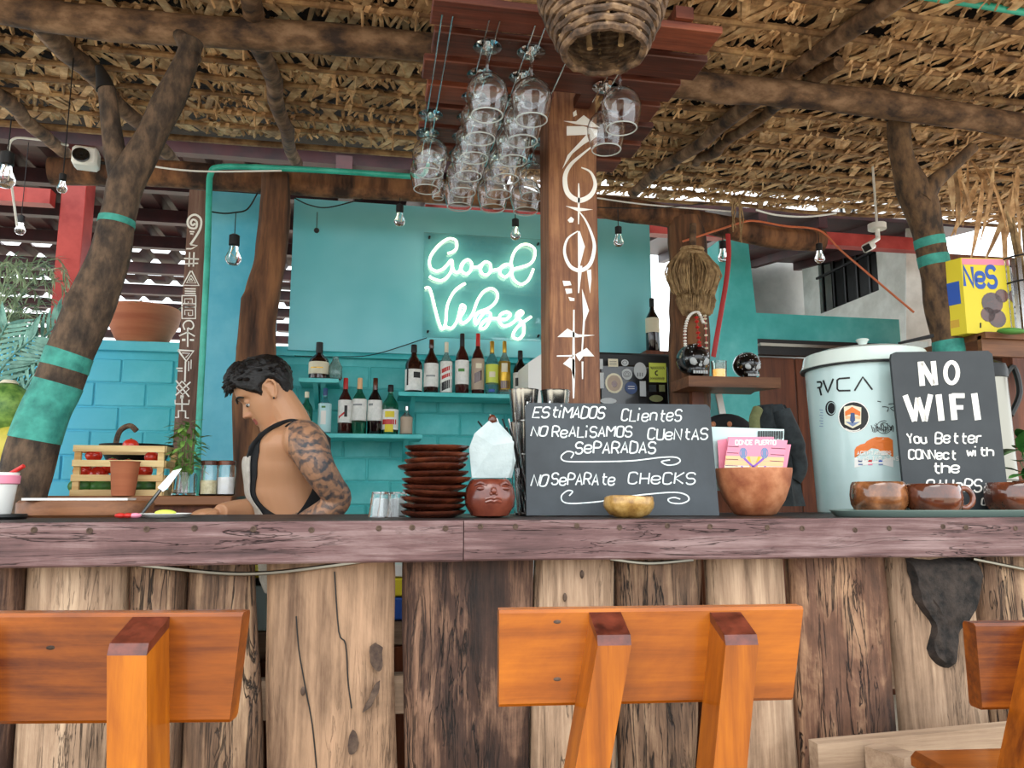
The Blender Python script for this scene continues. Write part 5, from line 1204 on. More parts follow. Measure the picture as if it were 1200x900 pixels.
# ---- glasses upside down on the counter left of the plates
for k, (px, y) in enumerate(((446, 2.02), (455, 2.1), (467, 2.04))):
    c = at_y(px, y); b = B(); b.lathe([(.0005, .058), (.0205, .058), (.0285, 0), (.030, 0), (.022, .064), (.0005, .064)], c, 24); tag(obj('small_glass', b, 'glass'), ['small upturned glass furthest left of the plate stack', 'small upturned glass in the middle, left of the plates', 'small upturned glass next to the plate stack'][k], 'glass')
c = at_y(456, 2.13); b = B(); b.box(c+V((0, .02, .025)), (.10, .03, .05), bev=.003); tag(obj('napkin_pile', b, 'napkin'), 'low white pile of napkins behind the small glasses', 'napkin')
# ================================================================ SHELVES AND BOTTLES ON THE WALL
def shelf(px0, px1, py, label, y=4.08, name='wall_shelf', m='teal_paint', dp=.24):
    a, e = PY(px0, py, y-dp/2+.02), PY(px1, py, y-dp/2+.02); z = (a.z+e.z)/2
    t = thing(name, label, 'shelf', ((a.x+e.x)/2, y, z-.022)); b = B(); b.box(((a.x+e.x)/2, y+.02, z-.011), (e.x-a.x, dp, .022), bev=.002); obj('board', b, m, t)
    for x in (a.x+.08, e.x-.08):
        b = B(); b.hexa([V((x-.012, 4.24, z-.13)), V((x+.012, 4.24, z-.13)), V((x+.012, 4.252, z-.13)), V((x-.012, 4.252, z-.13)), V((x-.012, y-.06, z-.022)), V((x+.012, y-.06, z-.022)), V((x+.012, 4.252, z-.022)), V((x-.012, 4.252, z-.022))]); obj('bracket', b, m, t)
    return z
z1 = shelf(330, 495, 508, 'lower turquoise wall shelf with seven bottles')
z2 = shelf(467, 690, 461.5, 'upper turquoise wall shelf with a row of eight bottles')
z3 = shelf(350, 397, 443, 'short turquoise wall shelf with one dark squat bottle')
def bottle(px, ptop, pbase, w_, z, glass, label_m, cap_m, label, y=4.05, shape='round', lab=(.12, .55), capf=.16, extra=None, neck=.3, liquid=None):
    c = at_y(px, y, z); s = scale_at(c); H = (PY(px, ptop, y).z-z); r = w_*s/2
    t = thing('bottle', label, 'bottle', c); nr = r*neck
    hs = .58 if shape == 'round' else .60
    if shape == 'squat': hs = .5
    prof = [(r*.9, 0), (r, .006), (r, H*hs), (r*.86, H*(hs+.07)), (nr*1.4, H*(hs+.17)), (nr, H*(hs+.24)), (nr, H*(1-capf))]
    b = B(); n = 20 if shape != 'square' else 4
    b.lathe(prof, c, 24); obj('glass_body', b, glass, t)
    b = B(); b.lathe([(nr*1.15, H*(1-capf)), (nr*1.2, H*(1-capf)+.003), (nr*1.15, H*.99), (nr*1.0, H)], c, 14); obj('cap', b, cap_m, t)
    if label_m:
        b = B(); b.lathe([(r*1.012, H*lab[0]), (r*1.025, H*lab[0]+.001), (r*1.025, H*lab[1]-.001), (r*1.012, H*lab[1])], c, 24, cap=False); o = obj('label', b, label_m, t)
        ym = y-r*1.03
        if extra:
            for (m_, u0, u1, v0, v1, sk) in extra:
                n_ = 6; b = B(); vv = []
                for i in range(n_+1):
                    u = u0+(u1-u0)*i/n_; a = math.asin(max(-.98, min(.98, u)))-.16
                    for v_ in (v0, v1): vv.append(c+V((math.sin(a)*r*1.035, -math.cos(a)*r*1.035, H*(v_+sk*(u)))))
                b.add(vv, [(2*i, 2*i+2, 2*i+3, 2*i+1) for i in range(n_)]); obj('label_print', b, m_, o, smooth=False)
    return t
mat('glass_amber', '#2a0f0a', rough=.05, coat=.5); mat('glass_red', '#3a1512', rough=.06, coat=.5); mat('label_white', '#dfe0da', '#f4f3ee', rough=.6, scale=40)
mat('glass_clear_b', '#cfe0dd', rough=.04, trans=.85); mat('label_aqua', '#bfe8ea', rough=.4); mat('glass_wine', '#14080c', rough=.06, coat=.6); mat('tan_label', '#b9a48f', rough=.6)
P_ = 'black'
bottle(482, 404, 461, 20, z2, 'glass_amber', 'label_white', 'black', 'dark bottle with a large white and black label, first on the upper shelf', extra=[(P_, .1, .8, .30, .42, 0), (P_, -.7, -.5, .15, .5, 0)], lab=(.05, .48))
bottle(503, 398, 461, 17, z2, 'glass_amber', 'label_white', 'clay_red', 'dark wine bottle with a plain white label, second on the upper shelf', lab=(.12, .55), extra=[('grey', -.6, .6, .3, .33, 0)])
bottle(521, 401, 461, 14, z2, 'glass_clear_b', 'label_white', 'cream', 'clear bottle with a slanting red and white label, third on the upper shelf', lab=(.03, .62), extra=[('red', -.9, .9, .42, .50, .05), ('red', -.9, .9, .30, .37, .05), ('black', -.9, .9, .08, .24, .05)], capf=.2)
bottle(540, 391, 461, 16, z2, 'glass_red', 'label_white', 'black', 'reddish bottle with a black pourer and pale label, fourth on the upper shelf', lab=(.16, .55), extra=[('green', -.5, .4, .36, .41, 0)], capf=.22)
bottle(559, 391, 461, 15, z2, 'glass_red', 'tan_label', 'red', 'bottle with a bright red neck and tan label, fifth on the upper shelf', lab=(.08, .58), extra=[('clay_red', -.5, .6, .2, .36, .05), ('cream', -.3, .6, .42, .5, 0)], capf=.3)
bottle(576, 400, 461, 15, z2, 'glass_teal', 'lime', 'gold', 'bottle with a yellow label, sixth on the upper shelf', lab=(.22, .56), extra=[('cream', -.4, .5, .32, .42, 0), ('blue', -.5, .4, .05, .10, 0)], capf=.24)
bottle(591, 400, 461, 14, z2, 'glass_clear_b', 'gold', 'gold', 'gold labelled tequila style bottle, seventh on the upper shelf', lab=(.1, .62), extra=[('cream', -.5, .5, .42, .58, 0), ('clay_red', -.9, .9, .12, .26, 0)], capf=.22)
bottle(610, 411, 461, 17, z2, 'black_gloss', 'label_white', 'black', 'short black bottle, last on the upper shelf beside the square post', lab=(.06, .5), extra=[('black', -.7, .7, .2, .38, 0)], capf=.2)
bottle(355, 459, 506, 15, z1, 'glass_green', 'label_aqua', 'cream', 'small clear green bottle behind the bartender shoulder, first on the lower shelf', lab=(.1, .3), capf=.14)
bottle(377, 455, 506, 15, z1, 'glass_teal', 'label_aqua', 'navy', 'pale turquoise bottle with a dark blue cap, second on the lower shelf', lab=(.04, .66), extra=[('green', -.3, .3, .56, .6, 0), ('white_paint', -.4, .4, .2, .5, 0)], capf=.16)
bottle(401, 443, 506, 16, z1, 'glass_red', 'label_white', 'red', 'bottle with a red cap and white label, third on the lower shelf', lab=(.2, .6), extra=[('red', -.7, .2, .34, .38, .1), ('black', .1, .5, .3, .5, 0)], capf=.2)
bottle(418, 443, 506, 17, z1, 'glass_green', 'label_white', 'peach', 'pale green wine bottle with a white label, fourth on the lower shelf', lab=(.24, .62), extra=[('grey', -.7, .5, .5, .53, 0)], capf=.2)
bottle(436.5, 443, 506, 17, z1, 'glass_wine', 'label_white', 'clay_red', 'dark red wine bottle with a white label, fifth on the lower shelf', lab=(.24, .60), extra=[('grey', -.7, -.1, .5, .54, 0)], capf=.26)
bottle(455, 451, 506, 19, z1, 'glass_green', 'label_white', 'black', 'green bottle with a red and yellow label, sixth on the lower shelf', lab=(.1, .5), extra=[('red', -.8, .8, .2, .3, 0), ('yellow', -.5, .5, .05, .2, 0), ('yellow', -.5, .6, .34, .46, 0)], capf=.14)
bottle(474.5, 476, 506, 14, z1, 'glass_clear_b', 'tan_label', 'steel', 'short clear bottle with a tan label, last on the lower shelf', lab=(.05, .62), capf=.16)
bottle(368, 401, 441, 23, z3, 'glass_amber', 'cream', 'black', 'squat dark bottle with a cream label on the short shelf', shape='squat', lab=(.14, .46), capf=.3, extra=[('gold', -.6, .6, .28, .31, 0)])
c = at_y(388, 4.05, z3); b = B(); b.lathe([(.028, 0), (.036, .01), (.036, .07), (.02, .10), (.014, .12), (.016, .125), (.012, .12), (.032, .068), (.030, .01), (.001, .008)], c, 24); tag(obj('glass_jar', b, 'glass_clear_b'), 'small clear glass jar beside the squat dark bottle', 'jar')
# bottle in the dark gap
z4 = PY(770, 413, 4.1).z
b = B(); b.box((PY(773, 413, 4.1).x, 4.15, z4-.012), (.2, .2, .024)); b.box((PY(773, 413, 4.1).x, 4.2, (z4-.02)/2), (.05, .05, z4-.02)); tag(obj('corner_stand', b, 'brown_wood'), 'narrow wooden stand in the dark gap beside the trunk column', 'stand')
bottle(770, 350, 412, 16, z4, 'glass_wine', 'cream', 'black', 'dark wine bottle with a cream label in the gap beside the trunk column', y=4.1, lab=(.35, .62))
# ---- black sticker-covered fridge
yf_ = 3.78; A_, Z_ = PY(696, 411, yf_), PY(792, 416, yf_); fr = thing('fridge', 'black fridge covered with stickers behind the chalkboard', 'fridge', ((A_.x+Z_.x)/2, yf_+.2, 0))
b = B(); b.box(((A_.x+Z_.x)/2, yf_+.19, A_.z/2), (Z_.x-A_.x, .34, A_.z), bev=.012); obj('body', b, 'black', fr)
b = B(); b.box(((A_.x+Z_.x)/2-.01, yf_+.005, A_.z/2-.02), (Z_.x-A_.x-.07, .03, A_.z-.1), bev=.01); dr = obj('door', b, 'black_gloss', fr)
ysk = yf_-.012
def stk(kind, px, py, w_, h_, m, k=0):
    b = B(); s = scale_at(PY(px, py, ysk)); p = PY(px, py, ysk)
    n = 20 if kind == 'o' else 4; P = [p+V((w_*s/2*(math.cos(2*math.pi*i/n) if kind == 'o' else (1, 1, -1, -1)[i]), 0, h_*s/2*(math.sin(2*math.pi*i/n) if kind == 'o' else (1, -1, -1, 1)[i]))) for i in range(n)]
    b.sheet([q+V((0, -.0006*k, 0)) for q in P], .0012, (0, -1, 0)); return obj('sticker', b, m, dr, smooth=False)
def q8(x, y): return 690+x/10.9, 400+y/10.9
stk('r', *q8(310, 275), 12, 9.5, 'cream'); stk('o', *q8(460, 275), 9, 8, 'silver_print'); stk('o', *q8(487, 420), 13, 13.5, 'silver_print'); stk('o', *q8(655, 375), 15.5, 20, 'silver_print')
stk('o', *q8(322, 535), 21.5, 24, 'cream'); stk('o', *q8(322, 535), 17, 19, 'tan_label', 2); stk('o', *q8(325, 545), 7, 8, 'clay_red', 4); stk('o', *q8(540, 595), 15, 15, 'navy'); stk('r', *q8(690, 605), 7.5, 18, 'silver_print')
stk('r', *q8(880, 400), 21, 23, 'lime'); stk('r', *q8(815, 600), 9, 8, 'jacket'); stk('r', *q8(935, 600), 7, 8, 'jacket_green'); stk('r', *q8(150, 290), 5.5, 12, 'silver_print'); stk('r', *q8(160, 500), 6, 19, 'silver_print'); stk('o', *q8(250, 760), 20, 7, 'silver_print'); stk('o', *q8(860, 730), 17, 8, 'jacket_green')
ms = lambda u, v, h: PY(u, -v, ysk-.0012-h)
b = B()
for (x0, x1, y_) in ((785, 960, 330), (800, 970, 345), (790, 960, 465), (785, 965, 480)):
    P = [q8(x0+(x1-x0)*i/18, y_+(14 if i % 2 else -8)) for i in range(19)]; b.ribbon([(p[0], -p[1]) for p in P], .7, ms, .0006)
P = [q8(875+25*math.cos(t), 405+26*math.sin(t)) for t in [1.2+i*.42 for i in range(10)]]; b.ribbon([(p[0], -p[1]) for p in P], 1.4, ms, .0006)
for (cx_, cy_, rr) in ((460, 272, 28), (487, 420, 45), (487, 420, 25)): P = [q8(cx_+rr*math.cos(t), cy_+rr*.8*math.sin(t)) for t in [i*.4 for i in range(17)]]; b.ribbon([(p[0], -p[1]) for p in P], .5, ms, .0006)
for y_ in (255, 275, 295): b.ribbon([(q8(265, y_)[0], -q8(265, y_)[1]), (q8(355, y_)[0], -q8(355, y_)[1])], .5, ms, .0006)
for x_ in (625, 655, 685): b.ribbon([(q8(x_, 400)[0], -q8(x_, 400)[1]), (q8(x_, 450)[0], -q8(x_, 450)[1])], .8, ms, .0006)
obj('sticker_print', b, 'dark_metal', dr, smooth=False)
b = B(); b.ribbon([(q8(500, 575)[0], -q8(500, 575)[1]), (q8(585, 575)[0], -q8(585, 575)[1])], .8, ms, .0006); b.ribbon([(q8(500, 605)[0], -q8(500, 605)[1]), (q8(585, 605)[0], -q8(585, 605)[1])], .8, ms, .0006); obj('sticker_print', b, 'white_paint', dr, smooth=False)
# white appliance left of the fridge, mostly behind the post
b = B(); ya = 3.75; P = [PY(619, 425, ya), PY(640, 411, ya), PY(690, 411, ya)]; P = P+[V((P[2].x, ya, 0)), V((P[0].x, ya, 0))]
b.sheet(P, .35, (0, 1, 0)); o = obj('white_appliance', b, 'white_plastic'); tag(o, 'white appliance with a slanting top corner half hidden behind the square post', 'appliance')
# ================================================================ RIGHT OF THE POST: shelf with skulls, broom, door things
ysf = 3.42; p = PY(797, 444, ysf); q = PY(893, 446, ysf)
t = thing('wood_shelf', 'live-edged brown wooden shelf on the right trunk column carrying black skulls', 'shelf', ((p.x+q.x)/2, ysf, p.z-.03))
b = B(); P = [V((p.x, ysf-.10, p.z)), V((q.x+.03, ysf-.12, p.z)), V((q.x-.03, ysf+.02, p.z)), V((q.x, ysf+.12, p.z)), V((p.x, ysf+.12, p.z))]; b.sheet(P, .05, (0, 0, -1)); obj('board', b, 'brown_board', t)
b = B(); b.box((p.x+.12, ysf+.09, p.z-.15), (.06, .04, .2)); obj('bracket', b, 'brown_wood', t)
def skull(px, py, r_, label, m='black_gloss'):
    c = PY(px, py, ysf); c.z = p.z+r_*.98; t = thing('skull', label, 'figurine', V((c.x, c.y, p.z)))
    b = B(); b.ball(c+V((0, 0, .1*r_)), r_, 24, 16, sc=(.88, 1.05, .88)); b.ball(c+V((0, -.45*r_, -.5*r_)), r_*.55, 16, 10, sc=(.95, .9, .85)); obj('cranium', b, m, t)
    for s_ in (-1, 1):
        b = B(); b.ball(c+V((s_*.32*r_, -.86*r_, -.12*r_)), r_*.23, 12, 8, sc=(1, .6, 1)); obj('eye_socket', b, 'silver_print', t)
    b = B(); b.ball(c+V((0, -.98*r_, -.35*r_)), r_*.1, 8, 6); obj('nose', b, 'silver_print', t)
    R = random.Random(int(px)); b = B()
    for k in range(34):
        a, e = R.uniform(-1.3, 1.3), R.uniform(-.5, 1.1); d = V((math.sin(a)*math.cos(e)*.88, -math.cos(a)*math.cos(e)*1.05, math.sin(e)*.88)); b.ball(c+V((0, 0, .1*r_))+d*r_, r_*.035, 6, 4)
    for k in range(6): b.box(c+V(((k-2.5)*.14*r_, -.93*r_, -.72*r_)), (.1*r_, .05*r_, .16*r_))
    obj('painted_dots', b, 'silver_print', t)['kind'] = 'stuff'
skull(812, 425, .088, 'black painted skull figurine on the left end of the wooden shelf'); skull(875, 430, .072, 'black skull figurine with white dots on the right end of the wooden shelf')
c = PY(843, 440, ysf-.03); c.z = p.z+.001
t = thing('candle_holder', 'small glowing candle holder between the two black skulls', 'candle', c); b = B(); b.lathe([(.03, 0), (.034, .004), (.037, .085), (.034, .085), (.031, .006), (.001, .005)], c, 24); obj('holder', b, 'glass_clear_b', t); b = B(); b.lathe([(.028, .006), (.028, .045), (.001, .045)], c, 20); obj('wax', b, 'flame', t)
# hanging straw brooms
yb2 = 3.36
def broom(px, top, bot, wpx, label, R):
    c = PY(px, top, yb2); t = thing('straw_broom', label, 'broom', PY(px, bot, yb2)); s = scale_at(c); b = B()
    H = (PY(px, top, yb2).z-PY(px, bot, yb2).z)
    for k in range(520):
        a = R.uniform(0, 6.28); rr = math.sqrt(R.uniform(0, 1)); w_ = wpx*s/2
        pts = []; l_ = R.uniform(.86, 1.0)
        for i in range(6):
            u = i/5*l_; prof = .28+.85*math.sin(min(1, u*1.6)*1.57)-.35*max(0, u-.6)/.4
            pts.append(V((c.x+math.cos(a)*rr*w_*prof+.004*math.sin(u*9+k), yb2+math.sin(a)*rr*w_*.5*prof, c.z-H*u)))
        b.tube(pts, .0028, n=3, caps=False)
    o = obj('bristles', b, 'fibre', t); o['kind'] = 'stuff'
    for z_ in (.04, .14): 
        b = B(); b.lathe([(wpx*s*.22, -.008), (wpx*s*.24, 0), (wpx*s*.22, .008)], V((c.x, yb2, c.z-H*z_)), 16, sy=.7); obj('binding', b, 'rope', t)
    b = B(); b.tube([V((c.x, yb2, c.z-.03)), V((c.x+.01, yb2, c.z+.12))], .016, n=10); obj('handle', b, 'pole', t)
R = random.Random(3)
broom(811, 290, 346, 62, 'upper broad tan straw broom head hanging on the trunk column', R); yb2 = 3.40; broom(815, 325, 370, 44, 'lower narrow tan straw broom head below the broader one', R); yb2 = 3.34
for k in range(4): pass
# beads and ribbons under the brooms
for k, (pts, m, r_, lab) in enumerate(([[(803, 405), (803, 385), (808, 370), (818, 366), (824, 378)], 'white_paint', .009, 'looped string of white beads hanging below the straw broom'], [[(816, 372), (818, 390), (820, 405)], 'red', .011, 'short string of red beads hanging below the straw broom'], [[(826, 370), (827, 385), (828, 408)], 'cream', .009, 'short string of cream beads next to the red beads'])):
    P = spline([PY(a, e, 3.34) for a, e in pts], 6); t = thing('bead_string', lab, 'beads', P[-1]); b = B(); b.tube(P, .002, n=4); obj('string', b, 'red', t)
    for q_ in P[::2 if k else 1]: b = B(); b.ball(q_, r_, 8, 6, sc=(1, 1, .6)); obj('bead', b, m, t)
b = B(); P = spline([PY(a, e, 3.42) for a, e in ((853, 274), (854, 300), (851, 330), (846, 360), (840, 395), (836, 418))], 5); b.tube(P, .013, n=8, flat=.4); tag(obj('red_hose', b, 'red_ribbon'), 'long red ribbon hanging in front of the turquoise pier', 'ribbon')
# jacket over a chair back, dark things behind the flyers
yj = 3.1
jk = thing('jacket', 'dark grey jacket hanging behind the bowl of flyers', 'jacket', PY(905, 575, yj)); b = B(); n = 22; rows_ = 14; v = []
for i in range(rows_+1):
    u = i/rows_; 
    for j in range(n):
        a = 2*math.pi*j/n; wl = 14+15*u**.6+3*math.sin(u*6); px_ = 903+8*u+wl*math.cos(a); q_ = PY(px_, 475+118*u, yj); v.append(V((q_.x, yj+math.sin(a)*(.05+.05*u)+.012*math.sin(a*7+u*3), q_.z)))
b.add(v, [(i*n+j, i*n+(j+1) % n, (i+1)*n+(j+1) % n, (i+1)*n+j) for i in range(rows_) for j in range(n)]+[tuple(range(n))]); obj('body', b, 'jacket', jk)
b = B(); b.tube(spline([PY(915, 482, yj-.04), PY(926, 510, yj-.06), PY(937, 545, yj-.06), PY(930, 562, yj-.05)], 5), [.045]*8+[.035]*8, n=12, nz=.15); obj('sleeve', b, 'jacket', jk)
b = B(); b.tube(spline([PY(888, 480, yj-.05), PY(884, 492, yj-.07), PY(886, 510, yj-.07)], 5), .022, n=10, nz=.2); obj('collar', b, 'jacket_green', jk)
b = B(); b.tube([V((PY(905, 480, yj).x, yj+.02, PY(905, 480, yj).z)), V((PY(905, 480, yj).x, yj+.02, 0))], .015, n=8); b.lathe([(.16, 0), (.16, .02), (.02, .03)], V((PY(905, 480, yj).x, yj+.02, 0)), 20); obj('coat_stand', b, 'dark_metal', jk)
yk2 = 3.36
c = PY(850, 583, yk2); t = thing('black_bag', 'black rounded bag behind the flyers with two small round fasteners', 'bag', V((c.x, yk2, 0)))
b = B(); q_ = PY(855, 500, yk2); b.ball(q_+V((0, .03, -.04)), .14, 24, 14, sc=(1.0, .55, .75)); obj('body', b, 'cloth_black', t); b = B(); b.box((q_.x, yk2+.03, (q_.z-.14)/2), (.24, .14, q_.z-.14)); obj('stand', b, 'brown_wood', t)
for px in (836, 855): b = B(); b.ball(PY(px, 497, yk2-.06), .013, 10, 6, sc=(1, .6, 1)); obj('fastener', b, 'clay_bowl', t)
b = B(); b.sheet([PY(839, 462, 3.6), PY(846, 461, 3.6), PY(852, 490, 3.6), PY(845, 492, 3.6)], .01, (0, 1, 0)); tag(obj('folded_paper', b, 'white_plastic'), 'white folded paper leaning below the wooden shelf', 'paper')
# ---- right shelf with box and wire basket
ysr = 2.52; p = PY(1062, 400, ysr); zsh = PY(1150, 392, ysr).z
ru = thing('right_shelf', 'brown wooden shelf unit at the right edge holding the yellow box and wire basket', 'shelf', (PY(1200, 400, ysr).x+.2, ysr+.1, 0))
xs0, xs1 = PY(1143, 400, ysr).x, PY(1143, 400, ysr).x+1.1
b = B(); b.box(((xs0+xs1)/2, ysr+.12, zsh-.012), (xs1-xs0+.0, .34, .024)); obj('board', b, 'brown_board', ru)
b = B(); b.box(((xs0+xs1)/2, ysr-.02, zsh-.05), (xs1-xs0, .02, .078)); obj('front_edge', b, 'brown_board', ru)
for x in (xs0+.35, xs1-.05):
    for y in (ysr+.0, ysr+.25): b = B(); b.box((x, y, (zsh-.03)/2), (.05, .05, zsh-.03)); obj('leg', b, 'brown_wood', ru)
b = B(); b.hexa([PY(1060, 402, 2.7), PY(1150, 384, 2.5), PY(1150, 384, 2.5)+V((0, .04, 0)), PY(1060, 402, 2.7)+V((0, .04, 0)), PY(1060, 399, 2.7), PY(1150, 378, 2.5), PY(1150, 378, 2.5)+V((0, .04, 0)), PY(1060, 399, 2.7)+V((0, .04, 0))]); obj('bracket', b, 'black', ru)
A_ = PY(1131, 389, ysr); Bx = PY(1162, 387, ysr)
bx = thing('cereal_box', 'yellow cardboard drink powder box lettered Nes beside the wire basket', 'box', (A_.x+.08, ysr+.03, zsh))
hb = PY(1125, 303, ysr).z-zsh; wb = PY(1178, 390, ysr).x-A_.x
Rz = Matrix.Rotation(.0, 3, 'Z'); b = B(); b.hexa([V((A_.x, ysr-.01, zsh)), V((A_.x+wb, ysr-.03, zsh)), V((A_.x+wb, ysr+.03, zsh)), V((A_.x-.03, ysr+.07, zsh)), V((A_.x-.0, ysr-.01, zsh+hb)), V((A_.x+wb, ysr-.03, zsh+hb)), V((A_.x+wb, ysr+.03, zsh+hb)), V((A_.x-.03, ysr+.07, zsh+hb))]); obj('carton', b, 'yellow', bx, smooth=False)
mb = lambda u, v, h: V((A_.x+u*wb, ysr-.01-.02*u-h, zsh+v*hb))
b = B(); b.ribbon([(.02, .95), (.98, .95)], .08, mb, .001); obj('top_band', b, 'pink', bx, smooth=False)
tt = B(); text(tt, 'NeS', .04, .62, .26, lambda u, v, h: mb(u*1.0, v, h), .06, cw=.75, gap=.25, slant=0, jit=0, th=.0016); obj('lettering', tt, 'blue', bx, smooth=False)
for (u, v, r_) in ((.62, .4, .24), (.7, .2, .2), (.5, .25, .16), (.85, .5, .15)): b = B(); b.sheet([mb(u+r_*math.cos(a)*1.0, v+r_*.6*math.sin(a), .0005) for a in [2*math.pi*i/16 for i in range(16)]], .001, (0, -1, 0)); obj('printed_cereal', b, 'clay_red', bx, smooth=False)
ml = lambda u, v, h: V((A_.x-.03*(1-u)-h, ysr+.07-.08*u-h*.3, zsh+v*hb))
b = B(); b.ribbon([(.2, .55), (.85, .55)], .3, ml, .001); obj('side_panel', b, 'blue', bx, smooth=False); b = B(); b.ribbon([(.3, .15), (.7, .15)], .1, ml, .001); obj('side_panel', b, 'gold', bx, smooth=False)
c = PY(1208, 380, ysr-.04); c.z = zsh; s = scale_at(c)
wbk = thing('wire_basket', 'round silver wire basket of dried pods at the right edge of the shelf', 'basket', c); r_ = .085; hB = PY(1190, 305, ysr-.04).z-zsh
for k in range(4): b = B(); b.tube([c+V((r_*(.8+.2*k/3)*math.cos(a), r_*(.8+.2*k/3)*math.sin(a), .004+hB*k/3)) for a in [2*math.pi*i/28 for i in range(29)]], .0035, n=6, caps=False); obj('ring', b, 'dark_metal' if k > 1 else 'steel', wbk)
for k in range(22): a = 2*math.pi*k/22; b = B(); b.box(c+V((r_*.9*math.cos(a), r_*.9*math.sin(a), hB/2)), (.003, .014, hB*.98), rot=Matrix.Rotation(a, 3, 'Z')); obj('strip', b, 'steel', wbk)
b = B(); b.lathe([(.001, .003), (r_*.8, .003), (r_*.8, .006), (.001, .006)], c, 24, cap=False); obj('base', b, 'steel', wbk)
for k in range(7):
    a = k*.9; b = B(); e = c+V((.05*math.cos(a), .05*math.sin(a)*.6, hB+R.uniform(.12, .22))); b.tube([c+V((.03*math.cos(a), .03*math.sin(a), .01)), c.lerp(e, .55)+V((.01, 0, 0)), e], [.009, .013, .004], n=7, nz=.2); tag(obj('dried_pod', b, 'fibre'), 'long dried brown pod in the wire basket, %s' % ['its tip furthest right', 'leaning right and back', 'leaning back', 'standing at the back left', 'furthest left', 'leaning left and forward', 'foremost'][k], 'pod', 'dried pods in the wire basket')
b = B(); b.ball(PY(1185, 388, ysr-.09), .05, 12, 8, sc=(1.2, .5, .25)); tag(obj('green_cloth', b, 'green'), 'folded bright green cloth under the wire basket', 'cloth')
b = B(); q_ = PY(1100, 280, 3.4); q2_ = PY(1095, 300, 3.5); b.box((q2_.x+.6, 3.5, 1.22), (1.2, .06, 2.44)); struct('wall_side', b, 'brown_wood')
# ================================================================ THE BARTENDER
D0 = 2.58; MPX = D0/900
def MP(px, py, d=D0): return PD(px, py, d)*1.0 if 0 else CAM+ray(px, py)*d
SEC = [(484, 341, 8, .030), (494, 344, 17, .055), (503, 347, 28, .110), (512, 346, 37, .150), (525, 341, 42, .160), (545, 337, 44, .150), (575, 338, 43, .135), (605, 346, 39, .130), (640, 352, 42, .155), (675, 356, 42, .165), (700, 358, 36, .150)]
def sec(py):
    for a, c in zip(SEC, SEC[1:]):
        if a[0] <= py <= c[0]:
            t = (py-a[0])/(c[0]-a[0]); t2 = t*t*(3-2*t)
            return [x+(y-x)*t2 for x, y in zip(a, c)]
    return list(SEC[0] if py < SEC[0][0] else SEC[-1])
def T(py, th, off=0):
    _, cx, hw, dp = sec(py); c = MP(cx, py); e = .86
    ct, st = math.cos(th), math.sin(th); ct2 = math.copysign(abs(ct)**e, ct); st2 = math.copysign(abs(st)**e, st)
    return c-RT*(hw*MPX*ct2+off*ct)-FH*(dp*st2+off*st)
man = thing('person', 'young man in a sleeveless shirt and grey apron looking down at work behind the counter', 'person', V((MP(356, 660).x, MP(356, 660).y, 0)))
body = B()
rows_ = []
for i in range(45):
    py = 484+(700-484)*i/44; rows_ += [T(py, 2*math.pi*k/32) for k in range(32)]
f = [(i*32+k, i*32+(k+1) % 32, (i+1)*32+(k+1) % 32, (i+1)*32+k) for i in range(44) for k in range(32)]+[tuple(range(32))[::-1], tuple(44*32+k for k in range(32))]
body.add(rows_, f)
def limb(b, pts, r, k=5, n=18, flat=1):
    P = spline([V(p) for p in pts], k); rr = [x[0] for x in spline([(q, 0) for q in r], k)]
    b.tube(P, rr, n=n, flat=flat)
# neck
HC = MP(312, 464, D0)
limb(body, [MP(350, 516), MP(345, 503), MP(340, 490), MP(331, 475), MP(322, 464)], [.050, .060, .058, .056, .058])
# near (left) arm with the tattoos
NA = [MP(356, 511, D0-.13), MP(362, 524, D0-.17), MP(373, 548, D0-.19), MP(387, 570, D0-.17), MP(396, 584, D0-.15), MP(386, 597, D0-.16), MP(362, 612, D0-.18), MP(338, 624, D0-.19), MP(318, 630, D0-.19)]
NR_ = [.058, .062, .052, .046, .043, .043, .040, .031, .026]
body.ball(MP(355, 515, D0-.135), .064, 20, 14, sc=(1, 1, 1.0)); limb(body, NA, NR_)
# far (right) arm: forearm comes forward over the work top
FA = [MP(340, 512, D0+.14), MP(330, 530, D0+.17), MP(318, 560, D0+.15), MP(308, 588, D0+.08), MP(302, 598, D0+.03), MP(288, 598, D0-.07), MP(270, 598, D0-.14), MP(258, 600, D0-.19)]
FR = [.055, .056, .048, .042, .040, .038, .030, .025]
body.ball(MP(340, 514, D0+.135), .06, 18, 12); limb(body, FA, FR)
def hand(b, wrist, fwd, up, s=1, curl=.35):
    fwd = V(fwd).normalized(); up = V(up); up = (up-fwd*up.dot(fwd)).normalized(); sd = fwd.cross(up)
    b.ball(wrist+fwd*.045*s, .042*s, 16, 10, sc=(1.0, .95, .42), rot=Matrix((fwd, sd, up)).transposed())
    for k, (o, L) in enumerate(((-.028, .066), (-.010, .078), (.009, .074), (.026, .060))):
        p0 = wrist+fwd*.07*s+sd*o*s; p1 = p0+fwd*L*.45*s-up*curl*.02; p2 = p1+fwd*L*.32*s-up*curl*.045; p3 = p2+fwd*L*.2*s-up*curl*.05
        b.tube([p0-fwd*.02, p0, p1, p2, p3], [.0085*s, .009*s, .0085*s, .0078*s, .0062*s], n=10)
    q0 = wrist+fwd*.02*s-sd*.03*s; b.tube([q0, q0+fwd*.03*s-sd*.022*s-up*.01, q0+fwd*.055*s-sd*.028*s-up*.02], [.013*s, .011*s, .008*s], n=10)
hand(body, FA[-1], V((-RT*.8-FH*.45-V((0, 0, .12)))), V((0, 0, 1)))
hand(body, NA[-1], -RT-V((0, 0, .2)), V((0, 0, 1)))
